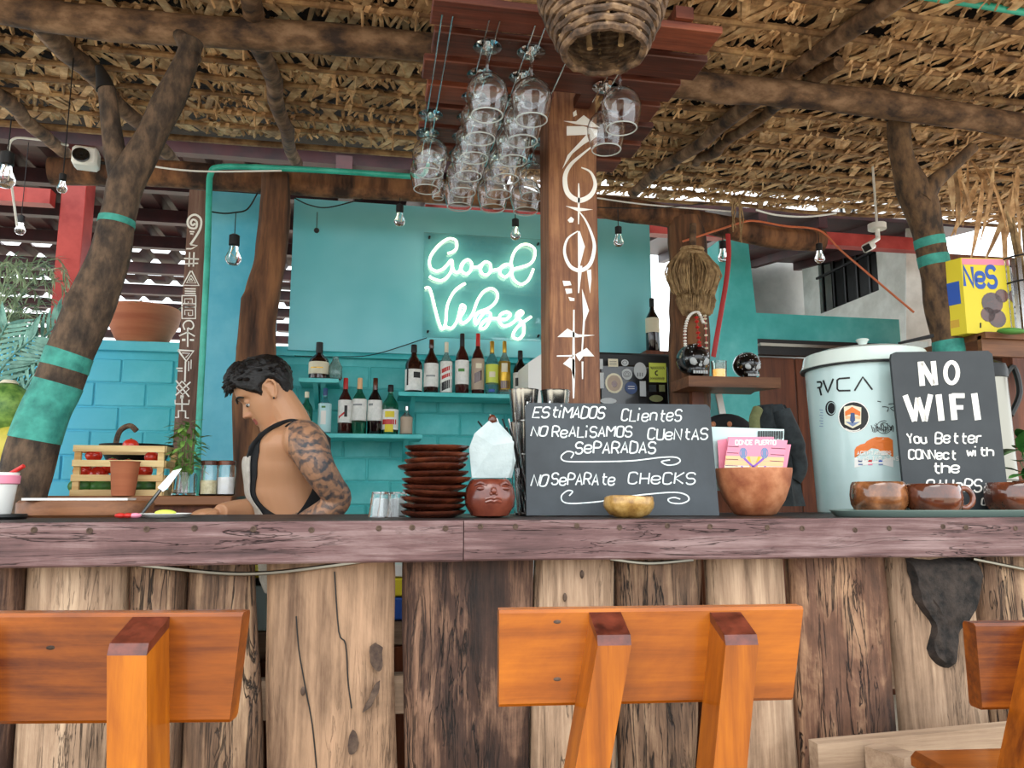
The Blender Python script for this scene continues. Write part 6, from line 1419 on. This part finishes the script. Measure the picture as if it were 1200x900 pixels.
# legs
for s_, dd in ((-1, -.09), (1, .09)):
    hp_ = MP(356, 690, D0+dd); kn = V((MP(352, 690, D0+dd).x, MP(352, 690, D0+dd).y, .47)); an = V((kn.x+.03, kn.y+.02, .09)); limb(body, [hp_, hp_.lerp(kn, .5), kn, kn.lerp(an, .4), an], [.09, .078, .055, .054, .038])
    body.ball(an+V((-.06, 0, -.045)), .05, 16, 10, sc=(2.0, .8, .75))
# head
Fd = (-RT*math.cos(math.radians(18))-FH*math.sin(math.radians(18))); ptc = math.radians(31)
hF = (Fd*math.cos(ptc)-V((0, 0, 1))*math.sin(ptc)).normalized(); hY = hF.cross(V((0, 0, 1))).normalized()
if hY.dot(FH) > 0: hY = -hY          # towards the camera
hU = hF.cross(hY); hU = hU if hU.z > 0 else -hU; hU.normalize()
def HL(f_, y_, u_): return HC+hF*f_+hY*y_+hU*u_
def interp(tab, x):
    if x <= tab[0][0]: return tab[0][1]
    for a, c in zip(tab, tab[1:]):
        if x <= c[0]: t = (x-a[0])/(c[0]-a[0]); t = t*t*(3-2*t) if len(a) > 2 else t; return a[1]+(c[1]-a[1])*t
    return tab[-1][1]
FRB = [(-.118, .030), (-.110, .060), (-.098, .071), (-.085, .068), (-.065, .070), (-.045, .072), (-.02, .073), (.0, .073), (.012, .073), (.03, .083), (.05, .086), (.07, .080), (.09, .062), (.105, .036), (.115, .0)]
BKB = [(-.118, .02), (-.11, .0), (-.08, -.02), (-.05, -.052), (-.02, -.078), (.01, -.094), (.04, -.100), (.07, -.090), (.09, -.070), (.105, -.042), (.115, -.0)]
WDB = [(-.118, .018), (-.110, .030), (-.095, .040), (-.07, .052), (-.045, .060), (-.02, .066), (.01, .072), (.04, .076), (.07, .070), (.09, .055), (.105, .034), (.115, .004)]
NOSE = [(-.05, 0), (-.042, .006), (-.036, .024), (-.030, .030), (-.020, .025), (.0, .013), (.012, .006), (.03, .0)]
def head_pt(u, th, off=0):
    fr, bk, wd = interp(FRB, u), interp(BKB, u), interp(WDB, u)
    ct, st = math.cos(th), math.sin(th); mid = (fr+bk)/2; hf = (fr-bk)/2
    # squarer face in front
    e = .82; ct2 = math.copysign(abs(ct)**e, ct); st2 = math.copysign(abs(st)**.9, st)
    x = mid+hf*ct2; y = wd*st2
    if ct > 0 and off == 0:
        x += interp(NOSE, u)*math.exp(-(y/.011)**2)+.5*interp(NOSE, u)*(math.exp(-((abs(y)-.013)/.006)**2) if u < -.026 else 0)
        x += .008*math.exp(-((u+.054)/.006)**2)*math.exp(-(y/.020)**2)+.009*math.exp(-((u+.068)/.006)**2)*math.exp(-(y/.018)**2)
        x -= .004*math.exp(-((u+.0605)/.003)**2)*math.exp(-(y/.022)**2)
        x -= .011*math.exp(-((u-.010)/.013)**2)*math.exp(-((abs(y)-.031)/.014)**2)
        x += .006*math.exp(-((u-.030)/.008)**2)*math.exp(-((abs(y)-.028)/.02)**2)
        x += .004*math.exp(-((u+.095)/.012)**2)*math.exp(-(y/.018)**2)
        y *= 1+.04*math.exp(-((u+.02)/.02)**2)*math.exp(-((abs(y)-.055)/.02)**2)
    return HL(x+off*ct, y+off*st, u+(off*max(0, u)/.115))
NU, NT = 60, 72; v = []
for i in range(NU+1):
    u = -.118+.233*i/NU
    v += [head_pt(u, 2*math.pi*k/NT) for k in range(NT)]
body.add(v, [(i*NT+k, i*NT+(k+1) % NT, (i+1)*NT+(k+1) % NT, (i+1)*NT+k) for i in range(NU) for k in range(NT)]+[tuple(range(NT))[::-1], tuple(NU*NT+k for k in range(NT))])
for s_ in (-1, 1):   # ears and eyelids
    E = [(-.002, .012), (.006, .028), (-.006, .036), (-.022, .030), (-.026, .012), (-.020, -.006), (-.010, -.022), (-.002, -.024), (-.002, -.012)]
    P = spline([HL(a-.012, s_*(.074+.012*max(0, -a/.026)), c) for a, c in E], 4); body.tube(P, .0052, n=8)
    body.ball(HL(-.020, s_*.072, .004), .018, 12, 8, sc=(.9, .4, 1.4), rot=Matrix((hF, hY, hU)).transposed())
    body.ball(HL(.0595, s_*.031, .0085), .0142, 14, 10)
# make it one continuous skin
tmp = bpy.data.meshes.new('tmp'); tmp.from_pydata([tuple(p) for p in body.v], [], body.f); to = bpy.data.objects.new('tmp', tmp); COL.objects.link(to)
rm = to.modifiers.new('r', 'REMESH'); rm.mode = 'VOXEL'; rm.voxel_size = .0034; sm = to.modifiers.new('s', 'SMOOTH'); sm.factor = .5; sm.iterations = 5
dg = bpy.context.evaluated_depsgraph_get(); me = bpy.data.meshes.new_from_object(to.evaluated_get(dg)); bpy.data.objects.remove(to)
W = WM[man.name].inverted(); me.transform(W); me.name = 'body'
mf = 'body'; bo = bpy.data.objects.new('body', me); COL.objects.link(bo); bo.parent = man; WM[bo.name] = WM[man.name]
me.polygons.foreach_set('use_smooth', [True]*len(me.polygons))
att = me.color_attributes.new('tone', 'FLOAT_COLOR', 'POINT')
seg = [(NA[i], NA[i+1]) for i in range(len(NA)-1)]
o0 = WM[man.name].translation; cols = []
skin = V(rgb('#b98763')[:3]); skin_d = V(rgb('#9c6a4a')[:3]); lipc = V(rgb('#a4564a')[:3])
import array
for vv in me.vertices:
    p = vv.co+o0; q = p-HC; a, y_, u = q.dot(hF), q.dot(hY), q.dot(hU)
    c = skin; ink = 0.0
    if abs(u+.061) < .0105 and a > .058 and abs(y_) < .024 and q.length < .14: c = lipc
    elif q.length < .15 and a > .07 and -.045 < u < -.02: c = skin.lerp(lipc, .2)
    if (p-CAM).dot(FW) < D0-.085 and proj(p)[0] > 338:
        dmin = 9
        for (s0, s1) in seg:
            dd = s1-s0; t = max(0, min(1, (p-s0).dot(dd)/dd.length_squared)); dmin = min(dmin, (p-s0-dd*t).length)
        if dmin < .075: ink = 1.0 if (p-NA[0]).length > .05 else .6
    cols += [c.x, c.y, c.z, ink]
att.data.foreach_set('color', cols)
m = mat('skin', '#b98763', rough=.5, bump=.08, scale=60); nt = m.node_tree; N = nt.nodes; L = nt.links; bs_ = N['Principled BSDF']
at = N.new('ShaderNodeAttribute'); at.attribute_name = 'tone'; tc = N.new('ShaderNodeTexCoord')
wv = N.new('ShaderNodeTexNoise'); wv.inputs['Scale'].default_value = 16; wv.inputs['Distortion'].default_value = 2.2; wv.inputs['Detail'].default_value = 4; L.new(tc.outputs['Object'], wv.inputs['Vector'])
w2 = N.new('ShaderNodeTexWave'); w2.inputs['Scale'].default_value = 9; w2.inputs['Distortion'].default_value = 14; w2.inputs['Detail'].default_value = 3; w2.inputs['Detail Scale'].default_value = 1.6; w2.wave_type = 'RINGS'; L.new(tc.outputs['Object'], w2.inputs['Vector'])
r1 = N.new('ShaderNodeValToRGB'); r1.color_ramp.elements[0].position = .42; r1.color_ramp.elements[1].position = .62; L.new(wv.outputs['Fac'], r1.inputs[0])
r2 = N.new('ShaderNodeValToRGB'); r2.color_ramp.elements[0].position = .35; r2.color_ramp.elements[1].position = .75; L.new(w2.outputs['Fac'], r2.inputs[0])
ml1 = N.new('ShaderNodeMath'); ml1.operation = 'ADD'; L.new(r1.outputs[0], ml1.inputs[0]); L.new(r2.outputs[0], ml1.inputs[1])
ml2 = N.new('ShaderNodeMath'); ml2.operation = 'MULTIPLY_ADD'; ml2.inputs[1].default_value = .42; ml2.inputs[2].default_value = .22; L.new(ml1.outputs[0], ml2.inputs[0])
ml3 = N.new('ShaderNodeMath'); ml3.operation = 'MULTIPLY'; L.new(ml2.outputs[0], ml3.inputs[0]); L.new(at.outputs['Alpha'], ml3.inputs[1])
mx = N.new('ShaderNodeMix'); mx.data_type = 'RGBA'; mx.inputs[7].default_value = rgb('#3b3a3e'); L.new(ml3.outputs[0], mx.inputs[0]); L.new(at.outputs['Color'], mx.inputs[6]); L.new(mx.outputs[2], bs_.inputs['Base Color'])
bs_.inputs['Subsurface Weight'].default_value = .08; bs_.inputs['Subsurface Radius'].default_value = (.01, .005, .003)
me.materials.append(m)
# hair: the head's own surface grown outwards inside the hairline
def hmask(u, th):
    a = abs((th+math.pi) % (2*math.pi)-math.pi)       # 0 = face, pi = back
    line = interp([(0, .066), (.5, .062), (.85, .045), (1.15, .012), (1.35, -.008), (1.5, .022), (1.75, .034), (2.0, .0), (2.3, -.040), (3.2, -.055)], a)
    return max(0, min(1, (u-line)/.010))
v = []; NT2 = 90; NU2 = 56
for i in range(NU2+1):
    u = -.07+.185*i/NU2
    for k in range(NT2):
        th = 2*math.pi*k/NT2; mk = hmask(u, th); a = abs((th+math.pi) % (2*math.pi)-math.pi)
        off = -.012+mk*(.012+.008+.014*max(0, u/.115)+.016*max(0, 1-a/1.0)*max(0, (u-.05)/.06 if u < .1 else .8))
        off += mk*.0055*noise.noise(V((math.cos(th)*9, math.sin(th)*9, u*70)))+mk*.003*noise.noise(V((th*12, u*30, 3)))
        p = head_pt(u, th, off if off else .0001); v.append(p)
hb_ = B(); hb_.add(v, [(i*NT2+k, i*NT2+(k+1) % NT2, (i+1)*NT2+(k+1) % NT2, (i+1)*NT2+k) for i in range(NU2) for k in range(NT2)]+[tuple(range(NT2))[::-1], tuple(NU2*NT2+k for k in range(NT2))])
R = random.Random(11)
for k in range(70):   # short tufts, longest at the fringe
    th = R.uniform(-.9, .9); u = R.uniform(.062, .108); p = head_pt(u, th, .010); q = p+hF*R.uniform(.014, .034)-hU*R.uniform(-.006, .016)+hY*R.uniform(-.012, .012)
    hb_.tube([p-hF*.012, p.lerp(q, .5)+hU*.007, q], [.008, .006, .0012], n=5)
for k in range(110):
    th = R.uniform(0, 6.28); u = R.uniform(.03, .112)
    if hmask(u, th) < 1: continue
    p = head_pt(u, th, .016); q = p+(p-HC).normalized()*.006+hF*.018+hY*R.uniform(-.008, .008); hb_.tube([p, p.lerp(q, .6), q], [.006, .005, .001], n=4)
obj('hair', hb_, 'hair', man, ang=80)
for s_ in (-1, 1):
    b = B(); P = spline([HL(.091, s_*.012, .022), HL(.090, s_*.026, .031), HL(.080, s_*.043, .032), HL(.068, s_*.053, .023)], 4); b.tube(P, [.0026+.0014*math.sin(math.pi*i/(len(P)-1)) for i in range(len(P))], n=6); obj('eyebrow', b, 'hair', man)
    b = B(); P = spline([HL(.0665, s_*.018, .000), HL(.0738, s_*.029, -.003), HL(.067, s_*.042, .000)], 4); b.tube(P, .0014, n=5); obj('eyelash', b, 'hair', man)
    b = B(); b.ball(HL(.0610, s_*.030, .0010), .0112, 14, 10); e = obj('eyeball', b, 'silver_print', man); b = B(); b.ball(HL(.0690, s_*.030, -.0045), .0044, 10, 6); obj('iris', b, 'black_gloss', e)
b = B(); b.ball(HL(-.012, .082, -.026), .0035, 8, 6); obj('earring', b, 'black', man)
# clothing follows the torso
def patch_t(rows, name, m, off=.006, par=man, n=22, th_=.004):
    b = B(); v1 = []; v2 = []
    for (py, a0, a1) in rows:
        for k in range(n+1):
            th = math.radians(a0+(a1-a0)*k/n); v1.append(T(py, th, off)); v2.append(T(py, th, off-th_))
    M_ = len(rows); w_ = n+1; N0 = len(v1)
    f = [(i*w_+k, i*w_+k+1, (i+1)*w_+k+1, (i+1)*w_+k) for i in range(M_-1) for k in range(n)]
    f += [(N0+i*w_+k+1, N0+i*w_+k, N0+(i+1)*w_+k, N0+(i+1)*w_+k+1) for i in range(M_-1) for k in range(n)]
    f += [(i*w_, (i+1)*w_, N0+(i+1)*w_, N0+i*w_) for i in range(M_-1)]+[((i+1)*w_+n, i*w_+n, N0+i*w_+n, N0+(i+1)*w_+n) for i in range(M_-1)]
    f += [(k+1, k, N0+k, N0+k+1) for k in range(n)]
    b.add(v1+v2, f); return obj(name, b, m, par)
def dense(rows, k=3):
    return [tuple(r) for r in spline(rows, k)]
patch_t(dense([(508, -70, 46), (520, -80, 62), (538, -88, 68), (556, -95, 66), (568, -100, 60), (580, -105, 58), (592, -110, 62), (602, -115, 80), (610, -120, 110), (640, -178, 181), (672, -178, 181)]), 'shirt_front', 'cloth_black', .005)
patch_t(dense([(500, 120, 200), (520, 128, 230), (545, 140, 235), (565, 146, 240), (578, 140, 245), (592, 122, 250), (604, 104, 250), (612, 96, 258)]), 'shirt_back', 'cloth_black', .005)
patch_t(dense([(537, -62, 56), (545, -66, 57), (560, -72, 54), (575, -80, 49), (590, -88, 50), (604, -95, 60), (640, -120, 88), (690, -120, 95)]), 'apron', 'apron_cloth', .013)
def strap(P, w_, m='cloth_black'):
    b = B(); P = spline(P, 6); b.tube(P, w_, n=10, flat=.35); obj('strap', b, m, man)
strap([T(538, math.radians(52), .008), T(522, math.radians(58), .009), T(510, math.radians(64), .010), T(501, math.radians(75), .008), T(496, math.radians(100), .008), T(500, math.radians(135), .008)], .009)
strap([MP(336, 503, D0-.09), MP(343, 497, D0-.11), MP(355, 495, D0-.12), MP(366, 500, D0-.115), MP(375, 510, D0-.10), MP(381, 524, D0-.07), MP(380, 540, D0-.03)], .015)
strap([MP(318, 540, D0-.13), MP(323, 528, D0-.13), MP(331, 512, D0-.12), MP(337, 500, D0-.095)], .006)
# trousers and shoes
b = B()
for s_, dd in ((-1, -.09), (1, .09)):
    hp_ = MP(356, 685, D0+dd); kn = V((MP(352, 690, D0+dd).x, MP(352, 690, D0+dd).y, .47)); an = V((kn.x+.03, kn.y+.02, .12)); limb(b, [hp_, hp_.lerp(kn, .5), kn, kn.lerp(an, .5), an], [.105, .095, .075, .068, .06])
b.ball(MP(356, 675, D0), .13, 20, 12, sc=(1, 1.4, .9)); o = obj('trousers', b, 'trousers', man)
for s_, dd in ((-1, -.09), (1, .09)):
    kn = MP(352, 690, D0+dd); b = B(); b.ball(V((kn.x-.03, kn.y+.02, .048)), .058, 18, 10, sc=(2.1, .85, .82)); obj('shoe', b, 'black', man)
# ================================================================ LEFT PLANTS AND COCONUTS
def stemplant(name, label, cat, base, stems, m, leafL, leafW, per, th=.003):
    t = thing(name, label, cat, base); R = random.Random(len(stems)*7)
    for P in stems:
        P = spline(P, 5); b = B(); b.tube(P, [th*(1-.6*i/len(P)) for i in range(len(P))], n=5); st = obj('stem', b, 'leaf_grey', t); b = B()
        for i in range(3, len(P)):
            d = (P[i]-P[i-1]).normalized()
            for s_ in range(per):
                a = R.uniform(0, 6.28); o = V((math.cos(a), math.sin(a), R.uniform(-.6, .3))); dd = (d*.9+o*.55).normalized(); leafmesh(b, P[i], dd, leafL*R.uniform(.7, 1.2), leafW)
        lo_ = obj('leaves', b, m, st); lo_['kind'] = 'stuff'
    return t
base = PY(-40, 440, 3.5)
R = random.Random(21); st = []
for k in range(26):
    ex, ey = R.uniform(2, 74), R.uniform(298, 400); dy = R.uniform(-.25, .2)
    a = PY(-35+R.uniform(-20, 20), 450+R.uniform(-10, 10), 3.5); e = PY(ex, ey, 3.5+dy); m_ = a.lerp(e, .5)+V((0, 0, .12+.05*R.random()))
    st.append([a, m_, e, e+V((.05, 0, -.05))])
stemplant('hanging_plant', 'grey-green plant with many narrow drooping leaves in front of the red steel post', 'plant', base, st, 'leaf_grey', .05, .007, 3)
b = B(); b.lathe([(.08, 0), (.12, .14), (.13, .16), (.11, .16), (.001, .14)], PY(-35, 475, 3.5)-V((0, 0, .05)), 24); pot_ = obj('pot', b, 'terracotta', bpy.data.objects['hanging_plant'])
b = B(); q_ = PY(-35, 475, 3.5); b.box((q_.x, q_.y, (q_.z-.05)/2), (.3, .3, q_.z-.05)); tag(obj('plant_stand', b, 'brown_wood'), 'tall brown stand under the grey-green plant at the left edge', 'stand')
# palm fronds
t = thing('palm_plant', 'blue-green palm fronds spreading beside the forked tree', 'plant', PY(-20, 560, 3.15)); R = random.Random(4)
for (x1, y1, x0, y0) in ((70, 375, -10, 520), (40, 395, -25, 500), (60, 440, -20, 500), (8, 380, -30, 520), (78, 408, 0, 520)):
    A_, E_ = PY(x0, y0, 3.15), PY(x1, y1, 3.15+R.uniform(-.1, .1)); P = spline([A_, A_.lerp(E_, .5)+V((-.02, 0, .05)), E_], 8); b = B(); b.tube(P, .004, n=6); st = obj('frond_stem', b, 'leaf_teal', t)
    for i in range(3, len(P)):
        d = (P[i]-P[i-1]).normalized()
        for s_ in (-1, 1):
            b = B(); sd = d.cross(FH).normalized()*s_; leafmesh(b, P[i], d*.75+sd*.7+V((0, 0, -.15)), .14*(1-.35*i/len(P)), .015, up=-FH); obj('leaflet', b, 'leaf_teal', st)
for k, (px, py, r_, lab) in enumerate(((8, 478, .075, 'pale green coconut on top of the pile at the left edge'), (14, 524, .07, 'yellowish coconut at the left edge below the green one'), (-34, 530, .07, 'brownish coconut lowest at the left edge'))):
    b = B(); p_ = PY(px, py, 2.86); b.ball(p_, r_, 20, 14, sc=(1, 1, 1.15)); o = obj('coconut', b, 'leaf' if k == 0 else 'coconut'); tag(o, lab, 'coconut', 'coconuts at the left edge')
    b = B(); b.lathe([(.03, 0), (.02, .012), (.001, .014)], p_+V((0, 0, r_*1.1)), 12); obj('cap', b, 'cream', o)
q_ = PY(-8, 558, 2.86); b = B(); b.lathe([(.08, 0), (.12, .02), (.13, .03), (.12, .03), (.08, .01), (.001, .01)], V((q_.x, q_.y, q_.z-.03)), 28); b.lathe([(.08, 0), (.08, q_.z-.03)], V((q_.x, q_.y, 0)), 18); tag(obj('fruit_stand', b, 'brown_wood'), 'dark wooden fruit stand under the coconuts at the left edge', 'stand')
# big clay planter on the wall
c = PY(166, 407, 4.33); c.z = 1.96; s = scale_at(c); r = 41*s; H_ = PY(166, 362, 4.33).z-1.96
t = thing('clay_planter', 'wide brown clay planter bowl on top of the turquoise wall at left', 'planter', c); b = B(); b.lathe([(.58*r, 0), (.70*r, .1*H_), (.93*r, .55*H_), (1.0*r, .86*H_), (1.0*r, .96*H_), (.95*r, H_), (.9*r, .95*H_), (.001, .85*H_)], c, 44); obj('bowl', b, 'terracotta', t)
R = random.Random(9)
for k in range(46): a = R.uniform(0, 6.28); o = c+V((math.cos(a)*r*R.uniform(0, .8), math.sin(a)*r*R.uniform(0, .8), H_*.92)); b = B(); leafmesh(b, o, V((math.cos(a), math.sin(a), R.uniform(.1, 1))), R.uniform(.05, .09), .02); obj('leaf', b, 'leaf_dark', t)
# ================================================================ PIPES, CABLES, BULBS, CAMERAS
def cable(name, pts, r, m, label, cat='cable', n=7, k=6):
    P = spline([PY(a, e, y) for a, e, y in pts], k) if k else [PY(a, e, y) for a, e, y in pts]; b = B(); b.tube(P, r, n=n); return tag(obj(name, b, m), label, cat)
cable('green_pipe', [(230, 600, 3.40), (232, 520, 3.40), (238, 400, 3.40), (243, 300, 3.40), (245, 225, 3.40), (247, 204, 3.40), (256, 196, 3.40), (300, 196, 3.40), (400, 201, 3.40), (470, 206, 3.40), (488, 206, 3.38), (497, 200, 3.3), (500, 190, 3.2)], .0135, 'teal_pipe', 'green plastic pipe rising beside the slim plank and running under the roof', 'pipe', 12, 5)
b = B(); b.tube([PY(1050, -9, 2.0), PY(1130, 3, 2.0), PY(1230, 19, 2.0)], .012, n=12); tag(obj('turquoise_pole', b, 'teal_pipe'), 'turquoise pipe crossing the top right corner under the palm roof', 'pipe')
cable('white_cable', [(180, 195, 3.3), (210, 199, 3.3), (250, 201, 3.3), (330, 200, 3.3)], .004, 'white_plastic', 'white cable along the back log beam above the slim plank')
cable('white_cable', [(700, 232, 3.5), (760, 240, 3.5), (860, 248, 3.5)], .004, 'white_plastic', 'white cable running right from the square post')
cable('white_cable', [(886, 246, 3.1), (910, 252, 3.1), (945, 254, 3.1), (980, 250, 3.1)], .0045, 'white_plastic', 'white cable sagging below the thatch above the house')
cable('orange_cable', [(800, 283, 3.5), (840, 270, 3.5), (868, 261, 3.5), (885, 259, 3.5), (920, 265, 3.5), (960, 270, 3.5), (985, 293, 3.5), (1020, 323, 3.45), (1071, 366, 3.4)], .0055, 'orange_cable', 'orange cable descending diagonally in front of the white house')
cable('black_cable', [(345, 232, 3.6), (362, 240, 3.6), (385, 243, 3.6), (425, 233, 3.6)], .003, 'black', 'black cable sagging at the top left of the turquoise board')
cable('black_cable', [(247, 248, 3.45), (262, 250, 3.45), (275, 249, 3.45), (290, 245, 3.45), (302, 226, 3.45)], .0035, 'black', 'black cable carrying the large filament bulb')
cable('black_cable', [(345, 417, 4.15), (400, 418, 4.15), (440, 415, 4.15), (500, 396, 4.15)], .0025, 'black', 'thin black cable running along the foot of the turquoise board')
cable('black_cable', [(560, 230, 3.3), (640, 240, 3.3), (760, 244, 3.3), (830, 238, 3.3)], .0025, 'black', 'thin dark cable behind the square post under the beam')
def bulb(px, py, y, hpx, label, cord=None, big=False, ztop=None):
    p = PY(px, py, y); s = scale_at(p); H = hpx*s; t = thing('light_bulb', label, 'bulb', p)
    b = B(); b.lathe([(H*.13, H*.62), (H*.16, H*.64), (H*.16, H*.95), (H*.08, H*1.0), (.001, H)], p, 14); obj('socket', b, 'black', t)
    b = B(); b.lathe([(.0005, 0), (H*.15, H*.03), (H*.24, H*.15), (H*.24, H*.24), (H*.15, H*.46), (H*.12, H*.62)], p, 18, cap=False); obj('glass', b, 'bulb_glass', t)
    b = B(); b.tube([p+V((0, 0, H*.6)), p+V((-.06*H, 0, H*.35)), p+V((.05*H, 0, H*.2)), p+V((.07*H, 0, H*.5))], .0015, n=5); obj('filament', b, 'gold' if big else 'cream', t)
    top = (cord if cord else 20)*s; top = top if not ztop else ztop-p.z-H; b = B(); b.tube([p+V((0, 0, H)), p+V((0, 0, H+top))], .0022, n=5); obj('cord', b, 'black', t); return t
bulb(273, 311, 3.45, 38, 'large clear filament bulb hanging in front of the turquoise panel', 26, True)
bulb(468, 265, 3.3, 27, 'small clear bulb hanging at the upper left of the neon lettering', 8)
bulb(604, 281, 3.3, 26, 'small clear bulb hanging just below the wine glasses', 10)
bulb(725, 289, 3.3, 25, 'small clear bulb hanging right of the square post', 20)
bulb(961, 308, 3.5, 24, 'round clear bulb hanging in front of the barred window', 14)
bulb(72, 226, 2.9, 24, 'clear bulb hanging in front of the top of the red steel post', ztop=2.85)
bulb(23, 275, 4.75, 24, 'clear bulb hanging low at the left in front of the tin roof', ztop=3.24)
bulb(5, 220, 2.7, 45, 'white socketed bulb at the left edge below the rafter', 40)
bulb(848, 307, 3.5, 26, 'small bulb with a black socket against the turquoise pier', 6)
p = PY(371, 270, 3.6); b = B(); b.ball(p, .013, 10, 8); b.tube([p, p+V((0, 0, .09))], .002, n=5); tag(obj('empty_socket', b, 'black'), 'empty black lamp socket hanging at the left of the turquoise board', 'socket')
# white horn speaker / floodlight on the beam at left
p = PY(101, 186, 3.45); t = thing('security_light', 'small white square lamp housing with a dark round lens on the log beam at left', 'lamp', p-V((0, 0, .04))); R3 = Matrix.Rotation(.15, 3, 'Z')
b = B(); b.box(p, (.10, .09, .085), rot=R3, bev=.012); obj('housing', b, 'white_plastic', t); b = B(); b.lathe([(.030, 0), (.031, .012), (.026, .014), (.001, .006)], p+V((-.004, -.044, -.006)), 24, axis=(.15, -1, 0), sx=1.1); obj('lens', b, 'black_gloss', t)
b = B(); b.tube([p+V((0, .03, 0)), p+V((.08, .08, .02))], .007, n=8); obj('arm', b, 'dark_metal', t)
# cctv
p = PY(1028, 269, 3.45); t = thing('security_camera', 'white security camera on a bracket in front of the white house', 'camera', p)
b = B(); b.lathe([(.045, 0), (.045, .03), (.03, .035)], p, 20, axis=(0, 0, 1)); obj('base', b, 'white_plastic', t); b = B(); b.tube([p, p-V((0, 0, .05)), PY(1022, 284, 3.42)], .012, n=10); obj('bracket', b, 'white_plastic', t)
q_ = PY(1018, 289, 3.38); R4 = Matrix.Rotation(-.5, 3, 'Y') @ Matrix.Rotation(.7, 3, 'Z'); b = B(); b.box(q_, (.10, .05, .045), rot=R4, bev=.008); obj('housing', b, 'white_plastic', t); b = B(); b.box(q_+R4 @ V((-.052, 0, 0)), (.006, .036, .032), rot=R4); obj('lens', b, 'black_gloss', t)
b = B(); b.tube([p+V((0, 0, .03)), V((p.x, p.y, roofz(p.y)-.0))], .006, n=6); obj('cord', b, 'white_plastic', t)
# dry palm strips hanging from the roof edge at upper right
R = random.Random(31)
for k in range(16):
    px = R.uniform(1105, 1200); a = PY(px, R.uniform(190, 230), R.uniform(2.9, 3.3)); e = PY(px+R.uniform(-25, 35), R.uniform(270, 340) if px > 1140 else R.uniform(240, 275), 3.0); b = B(); d = (e-a); leafmesh(b, a+V((0, 0, .05)), d, d.length, R.uniform(.012, .035), up=-FH, seg=5)
    tag(obj('dry_palm_strip', b, 'palm'), 'dry brown palm strip hanging from the roof edge at the upper right', 'leaf', 'dry palm strips at the upper right')
# fibres hanging beside the broom
for k in range(6):
    px = 862+R.uniform(-4, 8); a = PY(px, 232, 3.45); e = PY(px+R.uniform(-3, 8), R.uniform(262, 288), 3.45); b = B(); b.tube([a, a.lerp(e, .5)+V((R.uniform(-.02, .02), 0, 0)), e], .0035, n=5); tag(obj('fibre_strand', b, 'rope'), 'pale fibre strand tied to the back log beam above the turquoise pier', 'fibre', 'fibre strands above the turquoise pier')
# red beam left of the steel post
b = B(); P = PY(-120, 222, 4.8); Q = PY(62, 232, 4.8); b.box(((P.x+Q.x)/2, 4.8, (P.z+Q.z)/2), (Q.x-P.x, .08, .09)); tag(obj('steel_beam', b, 'red_paint'), 'red steel beam running left from the red post', 'beam')
cable('white_cable', [(20, 265, 4.2), (12, 200, 4.1), (13, 165, 4.0), (40, 163, 4.0), (80, 170, 4.0)], .006, 'white_plastic', 'white cable looping below the rafter at the far left')
